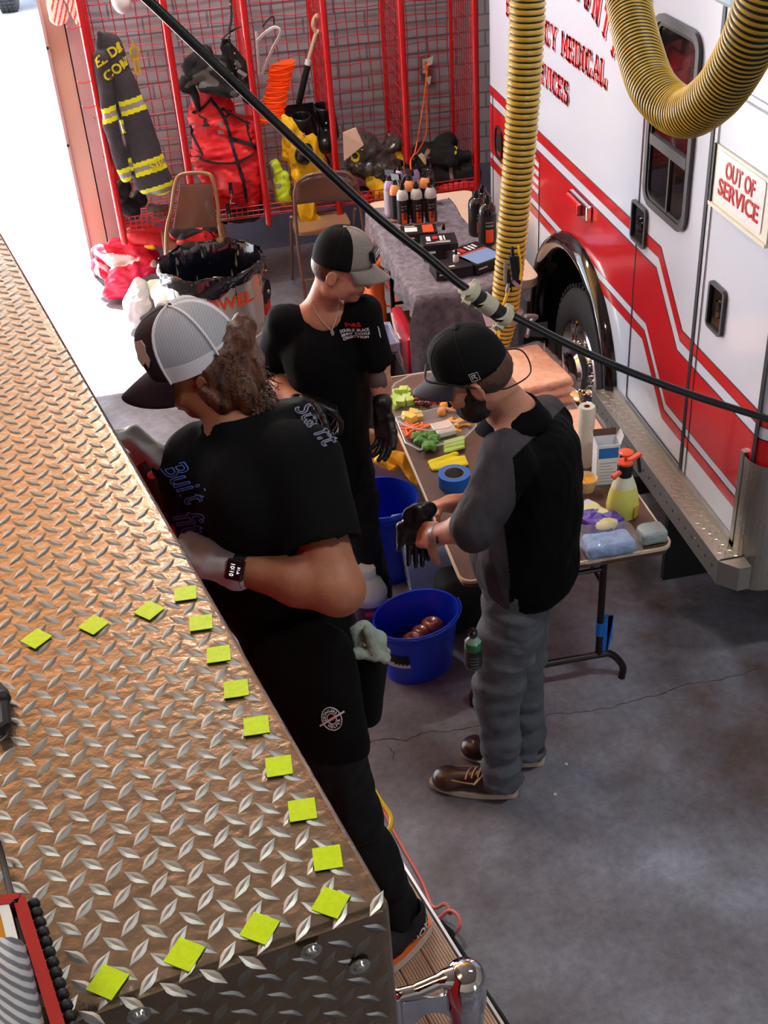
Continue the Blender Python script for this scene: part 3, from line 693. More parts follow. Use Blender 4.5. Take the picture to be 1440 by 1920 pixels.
# EMERGENCY MEDICAL ends at y 4.77, SERVICES ends at 5.13
slab_text('EMERGENCY MEDICAL', (AX-.003, 4.80+.0875*15.05, 1.812), UX, UZ, .092, .085, .0875, .016, amb)
slab_text('SERVICES', (AX-.003, 5.14+.079*7.45, 1.622), UX, UZ, .088, .078, .079, .015, amb)
R = .95
def arcf(i):
    th = (-.30+.112*i); return (R*math.sin(th), R*math.cos(th)-R, -th)
slab_text('EL DORADO COUNTY'[10:], (AX-.003, 5.16, 2.085), UX, UZ, .13, .085, .10, .018, amb, arc=lambda i: ((lambda th: (1.05*math.sin(th), 1.05*(math.cos(th)-1), -th))(-.06+.108*i)))
slab_text('EL DORADO', (AX-.003, 6.3, 2.10), UX, UZ, .13, .085, .10, .018, amb)
# OUT OF SERVICE plate
b = MB(); wprism(b, [(3.655,1.895),(3.25,1.895),(3.25,1.70),(3.26,1.69),(3.655,1.69)], AX-.008, AX-.0022); wprism(b, [(3.665,1.70),(3.245,1.70),(3.245,1.688),(3.665,1.688)], AX-.016, AX-.0022); wprism(b, [(3.665,1.895),(3.652,1.895),(3.652,1.70),(3.665,1.70)], AX-.014, AX-.0022, 1)
fr = obj('sign_holder', b, [mat('cream plate', c(226,222,208), .4), M_seam], amb, smooth=False)
b = MB(); wprism(b, rrect(3.29, 3.63, 1.715, 1.885, .012), AX-.011, AX-.0082); sg = obj('sign_plate', b, mat('white sign', c(236,232,236), .3), fr, smooth=False, label='white plate reading OUT OF SERVICE')
for s_, z in (('OUT OF', 1.835), ('SERVICE', 1.768)):
    sgt = text(s_, .078, (AX-.0125, 3.46, z), UX, UZ, M_ared, fr, bold=.018, width=.21 if s_ == 'OUT OF' else .29, label='red letters')
# sliding upper pane of the compartment door, lamp near the top
b = MB(); wprism(b, [(3.60,2.075),(3.17,2.075),(3.17,2.05),(3.60,2.05)], AX-.012, AX-.002); wprism(b, [(3.60,2.10),(3.17,2.10),(3.17,2.093),(3.60,2.093)], AX-.008, AX-.002); obj('trim_rail', b, mat('bright trim', c(214,218,226), .2, metal=.6), amb, smooth=False)
b = MB(); b.box((AX-.05, 3.56, 2.33), (AX-.002, 3.70, 2.55)); obj('side_lamp', b, mat('pale blue lens', c(190,216,236), .05, coat=1), amb, smooth=False, bevel=.015)
# ================================================================== gear lockers along the front wall
M_lred = mat('glossy red powder coat', c(204,20,26), .25, coat=.6)
M_lred2 = mat('red wire', c(186,22,30), .4)
PX = [-.33, .13, .58, 1.04, 1.50, 1.95]; LYF, LYB = 7.32, 7.94; LZ0, LZ1 = .50, 2.7
rack = thing('gear_rack', 'red tube and wire mesh turnout gear rack bolted to the front wall', 'locker rack', (.8, 7.9, LZ0))
for i, x in enumerate(PX):
    b = MB(); b.tube([(x, LYF, LZ0-.06), (x, LYF, LZ1)], .021, 12); b.sphere((x, LYF, LZ0-.06), .021, 12, 6)
    b.tube([(x, LYB-.02, LZ0-.02), (x, LYB-.02, LZ1)], .014, 8); b.tube([(x, LYF, LZ0), (x, LYB, LZ0)], .012, 8)
    po = obj('post', b, M_lred, rack)
    b = MB()
    for k in range(1, 11): y = LYF+(LYB-LYF)*k/11; b.tube([(x, y, LZ0), (x, y, LZ1)], .003, 4, caps=False)
    for k in range(29): z = LZ0+.04+k*.075; b.tube([(x, LYF, z), (x, LYB, z)], .003, 4, caps=False)
    obj('divider_mesh', b, M_lred2, po, smooth=False)
b = MB()
for i in range(5):
    x0, x1 = PX[i]+.02, PX[i+1]-.02
    for k in range(7):
        x = x0+(x1-x0)*k/6
        b.tube([(x+.006*math.sin(z*9+k), LYB, z) for z in [LZ0+(LZ1-LZ0)*q/12 for q in range(13)]], .003, 4, caps=False)
    for k in range(26):
        z = LZ0+.02+k*.085; b.tube([(x0+(x1-x0)*q/4, LYB-.004, z+.006*math.sin(q*1.7+k)) for q in range(5)], .003, 4, caps=False)
obj('back_mesh', b, M_lred2, rack, smooth=False)
for i in range(5):
    x0, x1 = PX[i]+.02, PX[i+1]-.02; b = MB()
    for k in range(13): x = x0+(x1-x0)*k/12; b.tube([(x, LYF+.01, LZ0+.09 if i == 0 else LZ0+.05), (x, LYF+.01, LZ0-.01), (x, LYB, LZ0-.01)], .003, 4, caps=False)
    for y in [LYF+.01+.05*k for k in range(13)]: b.tube([(x0, y, LZ0-.01), (x1, y, LZ0-.01)], .003, 4, caps=False)
    for z in (0, .03, .06, .09)[:4 if i == 0 else 3]: b.tube([(x0, LYF+.01, LZ0+z), (x1, LYF+.01, LZ0+z)], .0035, 4, caps=False)
    obj('shelf_basket', b, M_lred2, rack, smooth=False)
b = MB()
for z in (1.42, 1.28, 1.72): b.tube([(-.35, LYF, z), (-.40, LYF-.02, z), (-.42, LYF-.03, z+.015)], .004, 6)
obj('hook', b, mat('pink red hook', c(230,80,84), .3), rack)
Q = aty
M_coat = mat('charcoal turnout cloth', c(58,54,60), .85, bump=.3, bscale=120, noise=.15, nscale=30)
M_ys = mat('yellow reflective trim', c(214,214,20), .4, emit=c(214,214,20), estr=.05); M_ss = mat('silver reflective trim', c(150,146,140), .35, metal=.2)
M_blk = mat('black gear fabric', c(22,22,25), .8, bump=.3, bscale=90, noise=.2, nscale=20)
M_rbag = mat('red nylon bag', c(212,26,34), .55, bump=.35, bscale=30, noise=.12, nscale=14)
M_yell = mat('yellow wildland shirt cloth', c(228,178,10), .7, bump=.4, bscale=35, noise=.1, nscale=9)
M_letter = mat('yellow letters', c(204,190,30), .5)
# hanging turnout coat
S = Soft(.03)
top = Q(205,88,7.36); bot = Q(298,340,7.30); ax = (bot-top)
fl = frame((0,-1,0), -ax)                                 # columns right, fwd(-y), up
S.cap(top, bot, .075, .085, axis=(0,1,0), f=.45); S.cap(Q(212,110,7.36), Q(276,345,7.30), .06, .07, axis=(0,1,0), f=.5)
S.cap(Q(186,62,7.34), Q(205,90,7.36), .012, .05, axis=(0,1,0), f=.5)
S.cap(Q(190,112,7.33), Q(208,235,7.28), .05, .045, k=.012); S.cap(Q(208,235,7.28), Q(236,330,7.28), .045, .038, k=.012)
S.wrinkle(.006, 30, 3, (1,1,.6))
axn = np.array(ax.normalized()); tp = np.array(top); L_ = ax.length
s1 = np.array(Q(192,115,7.36)); s2 = np.array(Q(240,322,7.32)); sn = (s2-s1)/np.linalg.norm(s2-s1)
def coatm(C):
    t = ((C-tp) @ axn)/L_; side = (C-s1)-((C-s1) @ sn)[:, None]*sn; ts = ((C-s1) @ sn)/np.linalg.norm(s2-s1)
    slv = (np.linalg.norm(side, axis=1) < .052) & (C[:, 0] < tp[0]+axn[0]*t*L_-.045)
    m = np.zeros(len(C))
    for a in (.42, .865, 1.07):
        m[(abs(t-a) < .052) & ~slv] = 1; m[(abs(t-a) < .018) & ~slv] = 2
    for a in (.58, .93):
        m[(abs(ts-a) < .06) & slv] = 1; m[(abs(ts-a) < .02) & slv] = 2
    return m
coat = tag(soft_obj('turnout_coat', S, [M_coat, M_ys, M_ss], h=.007, mfun=coatm, loc=top), 'charcoal turnout coat with yellow trim hanging in the leftmost bay', 'coat')
bv = bvh_of(coat); ud = Vector((ax.x, 0, ax.z)).normalized()
lx = Vector((1, 0, .42)).normalized(); ly = Vector((-.42, 0, 1)).normalized()
for s_, (u, v), sz in (('EL DOR', (214,106), .075), ('COUN', (228,134), .075), ('SILV', (302,312), .075)):
    text(s_, sz, Q(u, v, 7.2), lx, ly, M_letter, coat, bold=.03, surf=bv, off=.003, label='yellow lettering')
S = Soft(.02)
for (u, v, y, r) in [(230,352,7.4,.05),(236,385,7.42,.055),(262,372,7.45,.05),(250,398,7.4,.045),(228,366,7.38,.04)]: S.ell(Q(u,v,y), (r, r, r*1.1))
S.wrinkle(.006, 40, 1)
tag(soft_obj('rubber_boots', S, [M_blk], loc=Q(240,398,7.4)), 'black boots slumped under the hanging turnout coat', 'boots')
S = Soft(.012)
S.cap(Q(285,390,7.38), Q(300,398,7.36), .03, .03)
for i in range(4): S.cap(Q(291+i*7,386,7.36), Q(290+i*8,404,7.34), .011, .010)
tag(soft_obj('leather_glove', S, [mat('grey brown leather', c(92,80,76), .7)], h=.005, loc=Q(300,400,7.36)), 'grey brown leather glove on the shelf by the coat hem', 'glove')
b = MB(); b.box((-.016,-.004,-.09), (.016,.004,.0)); b.lathe([(.026,-.004),(.026,.004)], (0,-.002,.02), 18, M=Matrix(((1,0,0),(0,0,1),(0,-1,0)))); b.tube([(0,0,.04),(0,0,.07)], .004, 6)
for i, p in enumerate(b.v): b.v[i] = tuple(Vector(p)*1.25+Q(253,104,7.85))
tg = tag(obj('accountability_tag', b, mat('brassy yellow tag', c(196,164,40), .45), loc=Q(253,104,7.85)), 'brassy yellow tag with a round badge hanging on the mesh', 'tag')
b = MB(); b.lathe([(.019,0),(.019,.003)], Vector((0,-.012,.025))+Q(253,104,7.85), 16, M=Matrix(((1,0,0),(0,0,1),(0,-1,0)))); b.box(Q(253,104,7.85)+Vector((-.006,-.007,-.09)), Q(253,104,7.85)+Vector((.006,-.006,-.03))); obj('badge', b, M_ss, tg)
S = Soft(.02); S.ell(Q(229,6,7.5), (.05,.05,.06)); S.ell(Q(224,-4,7.5), (.05,.05,.07))
tag(soft_obj('helmet', S, [M_white], loc=Q(229,6,7.5)), 'white helmet edge hanging at the top of the leftmost bay', 'helmet')
# flag scarf at the jamb
S = Soft(.02)
S.cap(Q(98,-20,7.85), Q(110,30,7.85), .05, .055, axis=(0,1,0), f=.3); S.cap(Q(124,-20,7.84), Q(150,50,7.84), .04, .012, axis=(0,1,0), f=.3); S.cap(Q(112,-12,7.84), Q(128,-12,7.84), .03, .03, axis=(0,1,0), f=.3); S.wrinkle(.006, 40, 2)
def flagm(C): return ((C[:,0]*.8-C[:,2]*.35)*42 % 1 < .38)*(C[:,0] > -.52)
tag(soft_obj('striped_flag', S, [mat('white flag cloth', c(250,240,228), .7), mat('red flag stripe', c(232,84,74), .7)], h=.005, mfun=flagm, loc=Q(115,10,7.15)), 'red and white striped flag draped at the top of the door jamb', 'flag')
# bay 2: harness, big red bag
def strap(pts, bv, n, w, th, m, parent, name='strap', k=5, off=.003):
    P = [snap(bv, p, n, off) for p in catmull(pts, k)]; b = MB()
    rows = []
    for i, p in enumerate(P):
        t = (P[min(i+1, len(P)-1)]-P[max(i-1, 0)]).normalized(); s_ = t.cross(n).normalized()
        rows.append([p-s_*w/2, p-s_*w/2+n*th, p+s_*w/2+n*th, p+s_*w/2])
    b.grid(rows); return obj(name, b, m, parent, smooth=False)
S = Soft(.05); y = 7.45
S.cap(Q(398,215,y+.05), Q(430,300,y), .145, .155, axis=(0,1,0), f=.8); S.cap(Q(390,290,y-.02), Q(450,330,y-.02), .10, .12); S.cap(Q(440,340,y-.03), Q(465,365,y-.02), .11, .10); S.cap(Q(395,335,y), Q(420,380,y), .07, .06); S.cap(Q(465,240,y), Q(475,330,y-.03), .08, .07)
S.wrinkle(.016, 18, 5).wrinkle(.007, 42, 6, (1,1,1.6))
bag = tag(soft_obj('red_gear_bag', S, [M_rbag], h=.008, loc=Q(430,390,y)), 'big bulging red gear bag with black straps in the second bay', 'bag')
bv = bvh_of(bag); N_ = Vector((0,-1,.25)).normalized()
for pts, w in [([(398,185),(425,225),(440,280),(455,330),(465,375)], .02), ([(425,222),(460,196),(480,190)], .014), ([(437,262),(470,272),(490,282)], .022), ([(350,215),(380,205),(400,185)], .012), ([(375,300),(410,308),(450,306),(480,290)], .012), ([(470,200),(468,245),(480,280)], .01), ([(350,235),(362,245),(358,310)], .016), ([(450,310),(460,340),(466,385)], .012)]:
    strap([Q(u, v, 7.2) for u, v in pts], bv, N_, w, .006, M_blk, bag)
b = MB(); b.box((-.018,-.001,-.035), (.018,.003,.035)); b.v = [tuple(snap(bv, Vector(p)+Q(417,243,7.15), N_, .006)) for p in b.v]; obj('name_patch', b, M_ss, bag, label='silver patch')
S = Soft(.03); S.cap(Q(425,408,7.40), Q(470,402,7.40), .045, .045); S.ell(Q(480,390,7.42), (.05,.07,.06)); S.wrinkle(.005, 30, 9)
bb = tag(soft_obj('black_duffel', S, [mat('black coated vinyl', c(30,30,33), .35)], h=.007, loc=Q(450,405,7.4)), 'small black vinyl duffel under the big red bag', 'bag')
def clasp(u, v, y, lab):
    b = MB(); p = Q(u, v, y); b.tube([p+Vector((0,0,.05)), p+Vector((0,0,.01)), p+Vector((-.01,0,-.01)), p+Vector((-.012,0,-.03))], .004, 6); b.tube([p+Vector((-.014,0,-.03)), p+Vector((.014,0,-.032))], .004, 6); b.box(p+Vector((-.012,-.003,.03)), p+Vector((.012,.003,.10)), 1)
    tag(obj('snap_hook', b, [M_chrome, M_blk], loc=p), lab, 'snap hook')
clasp(435,372,7.22,'silver snap hook on a black webbing loop over the red bag'); clasp(430,410,7.22,'silver snap hook hanging over the small black duffel')
S = Soft(.02); y = 7.42
S.cap(Q(350,125,y), Q(385,100,y), .035, .045); S.cap(Q(352,130,y), Q(345,165,y), .036, .034); S.cap(Q(385,120,y), Q(430,158,y), .065, .065); S.cap(Q(425,85,y), Q(458,140,y), .035, .055); S.cap(Q(365,140,y), Q(410,120,y), .05, .05); S.cap(Q(395,150,y-.03), Q(460,165,y-.03), .03, .035); S.cap(Q(380,165,y-.05), Q(440,172,y-.05), .028, .03); S.cap(Q(358,150,y), Q(372,205,y), .025, .02); S.cap(Q(455,150,y), Q(465,185,y), .035, .03)
S.wrinkle(.008, 35, 12)
har = tag(soft_obj('air_pack_harness', S, [M_blk, mat('grey webbing', c(88,88,84), .7)], h=.007, mfun=lambda C: noise3(C, 30, 4) > .55, loc=Q(400,150,y)), 'black breathing apparatus harness heaped on top of the red bag', 'harness')
b = MB()
for pts, w in [([(430,-20),(434,30),(430,60),(432,95),(438,130)], .035), ([(415,75),(432,60),(452,50)], .02)]:
    P = [Q(u, v, 7.4) for u, v in pts]; b.tube(catmull(P, 5), w/1.3, 6, flat=.25)
obj('hanging_strap', b, M_blk, har)
for u, v in [(432,8),(430,30),(436,64),(433,72),(440,100),(441,120),(443,128),(429,67)]: obj('rivet', MB().sphere(Q(u, v, 7.372), .006, 8, 5), M_ss, har)
b = MB(); b.bar(Q(426,142,7.30), Q(436,142,7.30), .03, .01, up=(0,1,0)); b.bar(Q(446,132,7.3), Q(462,142,7.3), .02, .008, up=(0,1,0), mi=1); obj('webbing_label', b, [M_ys, M_ss], har, smooth=False)
# bay 3
b = MB(); rows = []
for i in range(64):
    t = i/63; p = Q(530,118,7.55).lerp(Q(508,228,7.45), t); w = .078+.006*math.sin(i*2.1)+.004*math.sin(i*5.3)
    if i % 2: w -= .016
    rows.append([(p.x+w*math.cos(a)*(1+.06*math.sin(3*a+i*.7)), p.y+.7*w*math.sin(a), p.z+.006*math.sin(2*a+i*.8)+.006*math.cos(a)) for a in [2*PI*j/20 for j in range(21)]])
b.grid(rows); b.add(rows[0][:20], [tuple(range(20))])
tag(obj('orange_flagging', b, mat('blaze orange plastic', c(240,82,20), .45, emit=c(240,82,20), estr=.06), loc=Q(510,228,7.45), angle=20), 'tall stack of pleated blaze orange material in the third bay', 'orange stack')
def hanger(off, lab, m):
    b = MB(); P = [(484,50),(500,62),(490,70),(482,66)]
    b.tube(catmull([Q(482,75,7.45)+off, Q(497,60,7.4)+off, Q(515,50,7.4)+off, Q(525,60,7.4)+off, Q(508,95,7.45)+off, Q(490,138,7.5)+off], 6), .006, 7); b.tube([Q(480,60,7.45)+off, Q(485,140,7.5)+off], .006, 7)
    tag(obj('clothes_hanger', b, m, loc=Q(490,100,7.45)+off), lab, 'hanger')
hanger(Vector((0,0,0)), 'white plastic hanger hooked on the red post, nearer one', M_white); hanger(Vector((.01,.06,-.02)), 'white plastic hanger tucked behind the nearer one', M_white)
b = MB(); b.tube(catmull([Q(492,50,7.6), Q(505,35,7.6), Q(513,32,7.6), Q(514,45,7.6)], 5), .004, 6); tag(obj('wire_hanger', b, M_black, loc=Q(505,40,7.6)), 'dark wire hanger hook above the white hangers', 'hanger')
M_wood = mat('pale worn wood', c(206,176,146), .6, noise=.12, nscale=30)
sh = thing('shovel', 'shovel with a pale wooden D grip standing in the third bay', 'shovel', Q(560,190,7.6))
b = MB(); b.tube([Q(593,62,7.6), Q(579,112,7.6)], .014, 10); obj('shaft', b, M_wood, sh)
b = MB(); b.tube(catmull([Q(593,62,7.6), Q(587,48,7.6), Q(591,32,7.6), Q(600,30,7.6), Q(609,36,7.6), Q(605,50,7.6), Q(594,62,7.6)], 4), .013, 8); b.tube([Q(590,31,7.6), Q(609,36,7.6)], .017, 10); obj('grip', b, M_wood, sh)
b = MB(); b.tube([Q(579,112,7.6), Q(577,122,7.6)], .020, 10, mi=1); b.tube([Q(577,122,7.6), Q(560,195,7.6)], .020, 10); obj('sleeve', b, [M_black, M_white], sh, label='black sleeve with a white ring')
b = MB(); b.prism([(-.1,0),(.1,0),(.11,-.2),(0,-.3),(-.11,-.2)], Q(558,195,7.66), (1,0,0), (0,.1,1), .006); obj('blade', b, M_black, sh, smooth=False)
def boot(u, v, y, lab, r=0.):
    p = Q(u, v, y); S = Soft(.02); S.cap(p, p+Vector((.02+r,.02,-.16)), .068, .058); S.cap(p+Vector((.01,0,-.16)), p+Vector((-.02,-.10,-.19)), .06, .055); S.plane(p+Vector((0,0,.035)), (0,-.3,1)); S.cap(p+Vector((0,0,.10)), p+Vector((0,0,-.04)), .056, .048, sub=True, k=.008)
    o = tag(soft_obj('rubber_boot', S, [mat('shiny black boot', c(16,17,22), .3)], h=.006, loc=p), lab, 'boot', None)
    b = MB(); b.sphere(p+Vector((.0,-.06,-.07)), .008, 8, 5); obj('boot_stud', b, M_ss, o)
boot(565,225,7.42,'black rubber boot in the third bay, left one of the pair'); boot(607,205,7.5,'black rubber boot in the third bay, right one of the pair', .01)
S = Soft(.03); y = 7.4
S.cap(Q(545,240,y), Q(560,300,y), .05, .07); S.cap(Q(565,272,y), Q(592,335,y), .10, .11, axis=(0,1,0), f=.6); S.cap(Q(560,330,y-.05), Q(575,400,y-.1), .05, .04); S.cap(Q(575,395,y-.12), Q(590,425,y-.12), .055, .07, axis=(0,1,0), f=.3); S.cap(Q(535,225,y), Q(540,290,y), .025, .045)
S.wrinkle(.014, 24, 8, (1,1,.5)).wrinkle(.006, 52, 2, (1,1,.5))
tag(soft_obj('yellow_fire_shirt', S, [M_yell], h=.007, loc=Q(570,330,y)), 'crumpled yellow wildland shirt and trousers spilling out of the third bay', 'clothing')
S = Soft(.02); S.cap(Q(515,310,7.42), Q(530,370,7.40), .04, .05); S.cap(Q(535,330,7.4), Q(538,375,7.38), .03, .03); S.wrinkle(.008, 40, 3)
tag(soft_obj('safety_vest', S, [mat('lime safety mesh', c(196,222,40), .5), M_ss, M_blk], h=.006, mfun=lambda C: (noise3(C, 22, 7) > .35)*1+(noise3(C, 18, 2) > .75)*1, loc=Q(525,350,7.4)), 'crumpled lime and silver safety vest below the orange stack', 'vest')
b = MB(); b.hexa([Q(596,285,7.55), Q(616,325,7.55), Q(616,325,7.6), Q(596,285,7.6), Q(594,262,7.55), Q(618,300,7.55), Q(618,300,7.6), Q(594,262,7.6)]); b.box(Q(602,318,7.50), Q(606,280,7.52), 1); tag(obj('kickboard', b, [mat('navy foam', c(48,56,92), .6), M_white], loc=Q(606,300,7.55), smooth=False), 'navy and white panel standing behind the yellow shirt', 'panel')
# bay 4: plastic bagged gear
S = Soft(.03); y = 7.5
S.cap(Q(680,275,y), Q(715,305,y), .10, .10); S.cap(Q(670,310,y-.04), Q(720,320,y-.04), .07, .08); S.ell(Q(735,270,y+.05), (.07,.08,.06)); S.wrinkle(.010, 24, 3).wrinkle(.006, 55, 8)
bg4 = tag(soft_obj('bagged_turnout_gear', S, [mat('dark gear in clear plastic', c(66,60,54), .12, coat=1., noise=.35, nscale=12)], h=.007, loc=Q(700,320,y)), 'dark turnout gear sealed in a clear plastic bag, fourth bay', 'gear')
bv = bvh_of(bg4); lx = Vector((.25,0,-1)).normalized(); ly = Vector((1,0,.25)).normalized()
text('ADO', .085, Q(668,292,7.25), lx, ly, M_letter, bg4, bold=.03, surf=bv, off=.003, label='yellow lettering')
b = MB(); P = [Q(643,250,7.3), Q(667,240,7.32), Q(682,272,7.30), Q(645,302,7.28)]; b.hexa(P+[q+Vector((0,.004,.004)) for q in P]); tag(obj('paper_sheet', b, mat('pink cream paper', c(220,188,164), .8), loc=P[0], smooth=False), 'cream paper form stuck on the plastic bagged gear', 'paper')
S = Soft(.02); S.cap(Q(700,340,7.42), Q(715,365,7.36), .05, .055, axis=(0,1,0), f=.5); S.cap(Q(730,340,7.42), Q(742,350,7.42), .04, .04); S.cap(Q(742,290,7.5), Q(755,310,7.5), .04, .04); S.wrinkle(.008, 35, 5)
tag(soft_obj('yellow_coat', S, [M_yell], h=.006, loc=Q(710,350,7.4)), 'yellow coat folded under the bagged gear, fourth bay', 'coat')
S = Soft(.02); S.cap(Q(680,362,7.45), Q(740,380,7.45), .045, .045); S.cap(Q(690,375,7.4), Q(725,385,7.4), .04, .04); S.wrinkle(.008, 30, 15)
tag(soft_obj('red_pouch', S, [M_rbag, M_blk], h=.007, mfun=lambda C: noise3(C, 18, 9) > .6, loc=Q(710,380,7.45)), 'flat red and black gear bag under the yellow coat', 'bag')
# bay 5: outlet and black pile
ou = thing('wall_outlet', 'metal wall outlet box behind the mesh in the rightmost bay', 'outlet', Q(797,122,7.99))
p = Q(797,122,7.985); b = MB(); b.box(p+Vector((-.035,-.02,-.06)), p+Vector((.035,.01,.06))); obj('box', b, mat('galvanised box', c(150,146,136), .4, metal=.5), ou, smooth=False)
b = MB(); b.box(p+Vector((-.022,-.028,-.045)), p+Vector((.022,-.02,.045))); obj('cover', b, M_white, ou, smooth=False); b = MB(); b.box(p+Vector((-.01,-.045,.0)), p+Vector((.012,-.028,.03))); obj('plug', b, mat('orange cord jacket', c(240,104,44), .45), ou, smooth=False)
M_ocord = MATS['orange cord jacket']
b = MB(); b.tube(catmull([Q(797,120,7.93), Q(799,140,7.9), Q(796,175,7.7), Q(788,230,7.5), Q(778,285,7.2), Q(770,300,6.9), Q(772,320,6.7), Q(789,340,6.5), Q(786,356,6.4)], 8), .0045, 6)
tag(obj('extension_cord', b, M_ocord, loc=Q(797,140,7.9)), 'orange cord running from the outlet down to the bottle table', 'cord')
b = MB(); b.tube(catmull([Q(799,120,7.93), Q(801,150,7.88), Q(800,190,7.7), Q(799,250,7.55), Q(783,285,7.4), Q(772,300,7.38), Q(768,390,7.3), Q(745,470,7.2), Q(720,520,7.0)], 8), .0045, 6)
tag(obj('extension_cord', b, M_ocord, loc=Q(799,250,7.55)), 'orange cord bowing right from the outlet behind the red post', 'cord')
for (u, v, lab) in ((806,115,'small white paper tag on the outlet plug'), (802,152,'small white paper tag lower on the orange cord')):
    p = Q(u, v, 7.86); b = MB(); b.hexa([p+Vector(q) for q in ((-.02,0,-.03),(.015,0,-.02),(.015,.003,-.02),(-.02,.003,-.03),(-.015,0,.02),(.025,0,.03),(.025,.003,.03),(-.015,.003,.02))]); tag(obj('cord_tag', b, M_white, loc=p, smooth=False), lab, 'tag')
S = Soft(.03); y = 7.5
S.cap(Q(800,300,y+.1), Q(840,300,y), .10, .09); S.cap(Q(800,330,y), Q(880,330,y-.03), .07, .08); S.box(Q(875,310,y-.02), (.06,.05,.09), rnd=.03); S.ell(Q(835,270,y+.1), (.08,.08,.07)); S.cap(Q(790,285,y+.1), Q(800,310,y), .06, .06); S.wrinkle(.010, 26, 31).wrinkle(.004, 60, 3)
pile = tag(soft_obj('black_gear_pile', S, [M_blk], h=.008, loc=Q(840,330,y)), 'heap of black turnout gear in the rightmost bay', 'gear')
bv = bvh_of(pile)
for pts, w, m, nm in [([(860,318),(862,345)], .022, M_ss, 'reflective_patch'), ([(806,292),(815,300),(826,285)], .03, mat('tan label', c(190,170,140), .7), 'webbing_label'), ([(872,279),(884,282)], .012, M_ys, 'yellow_patch'), ([(870,300),(876,350),(872,368)], .02, M_blk, 'strap')]:
    strap([Q(u, v, 7.2) for u, v in pts], bv, N_, w, .004, m, pile, name=nm)
S = Soft(.03); S.cap(Q(835,357,7.42), Q(885,350,7.42), .05, .06); S.wrinkle(.006, 25, 4)
tag(soft_obj('red_duffel', S, [M_rbag], h=.008, loc=Q(860,360,7.4)), 'red duffel under the black gear heap, rightmost bay', 'bag')
# red gear under the first bays
S = Soft(.03); S.cap(Q(255,440,7.5), Q(330,445,7.5), .06, .07); S.cap(Q(330,440,7.55), Q(385,445,7.55), .06, .06); S.wrinkle(.01, 22, 6)
tag(soft_obj('red_kit_bag', S, [M_rbag, M_blk], h=.008, mfun=lambda C: noise3(C, 14, 3) > .5, loc=Q(320,460,7.5)), 'red and black kit bag on the floor under the leftmost bay', 'bag')
S = Soft(.02); S.cap((-.0,7.14,.52), (.20,7.12,.51), .05, .055); S.cap((.02,7.05,.50), (.18,7.04,.50), .035, .04); S.wrinkle(.010, 26, 61)
tag(soft_obj('red_tool_bag', S, [M_rbag, M_blk], h=.007, mfun=lambda C: noise3(C, 20, 33) > .35, loc=(.1,7.12,.48)), 'red and black bag lying on the seat of the vinyl backed chair', 'bag')
# ================================================================== tables and what stands on them
M_tbrown = mat('brown laminate', c(98,68,52), .45, noise=.12, nscale=25)
M_tedge = mat('cream table edge', c(214,196,170), .4)
M_leg = mat('dark brown steel tube', c(44,34,32), .35, metal=.3)
T2X0, T2X1, T2Y0, T2Y1, T2Z = .735, 1.485, 3.04, 4.52, .74
t2 = thing('folding_table', 'brown folding table between the bearded man and the ambulance', 'table', (1.11, 3.9, 0))
def rpoly(x0, x1, y0, y1, r, n=5):
    P = []
    for cx, cy, a0 in ((x1-r, y1-r, 0), (x0+r, y1-r, PI/2), (x0+r, y0+r, PI), (x1-r, y0+r, 1.5*PI)):
        for i in range(n+1): a = a0+PI/2*i/n; P.append((cx+r*math.cos(a), cy+r*math.sin(a)))
    return P
def slabtop(mb, x0, x1, y0, y1, r, z0, z1, mi=0): mb.prism(rpoly(x0, x1, y0, y1, r), (0, 0, z0), (1,0,0), (0,1,0), z1-z0, mi); return mb
b = slabtop(MB(), T2X0+.008, T2X1-.008, T2Y0+.008, T2Y1-.008, .04, T2Z-.032, T2Z); obj('tabletop', b, M_tbrown, t2, smooth=False)
b = MB(); O = rpoly(T2X0, T2X1, T2Y0, T2Y1, .045); I = rpoly(T2X0+.007, T2X1-.007, T2Y0+.007, T2Y1-.007, .040); k = len(O); v = []
for P, z in ((O, T2Z-.010), (O, T2Z+.0015), (I, T2Z+.002), (I, T2Z-.010)): v += [(p[0], p[1], z) for p in P]
b.add(v, [(a*k+i, a*k+(i+1) % k, (a+1)*k+(i+1) % k, (a+1)*k+i) for a in range(3) for i in range(k)]); obj('edge_band', b, M_tedge, t2, smooth=False)
for yy in (3.22, 4.24):
    b = MB()
    xl, xr = T2X0+.10, T2X1-.10
    b.tube(catmull([(xl-.02, yy, 0), (xl-.02, yy, .06), (xl+.03, yy, .13), (xl+.10, yy, .14), (xr-.10, yy, .14), (xr-.03, yy, .13), (xr+.02, yy, .06), (xr+.02, yy, 0)], 5), .014, 10)
    for x in (xl+.22, xr-.22+.14): b.tube([(x, yy, .14), (x, yy, T2Z-.03)], .013, 10)
    b.tube([(xl+.22, yy, .55), (xr-.08, yy, .55)], .009, 8); b.tube([(xr-.08, yy, .48), (xr-.2, yy+(.3 if yy < 4 else -.3), T2Z-.03)], .007, 8)
    obj('leg', b, M_leg, t2)
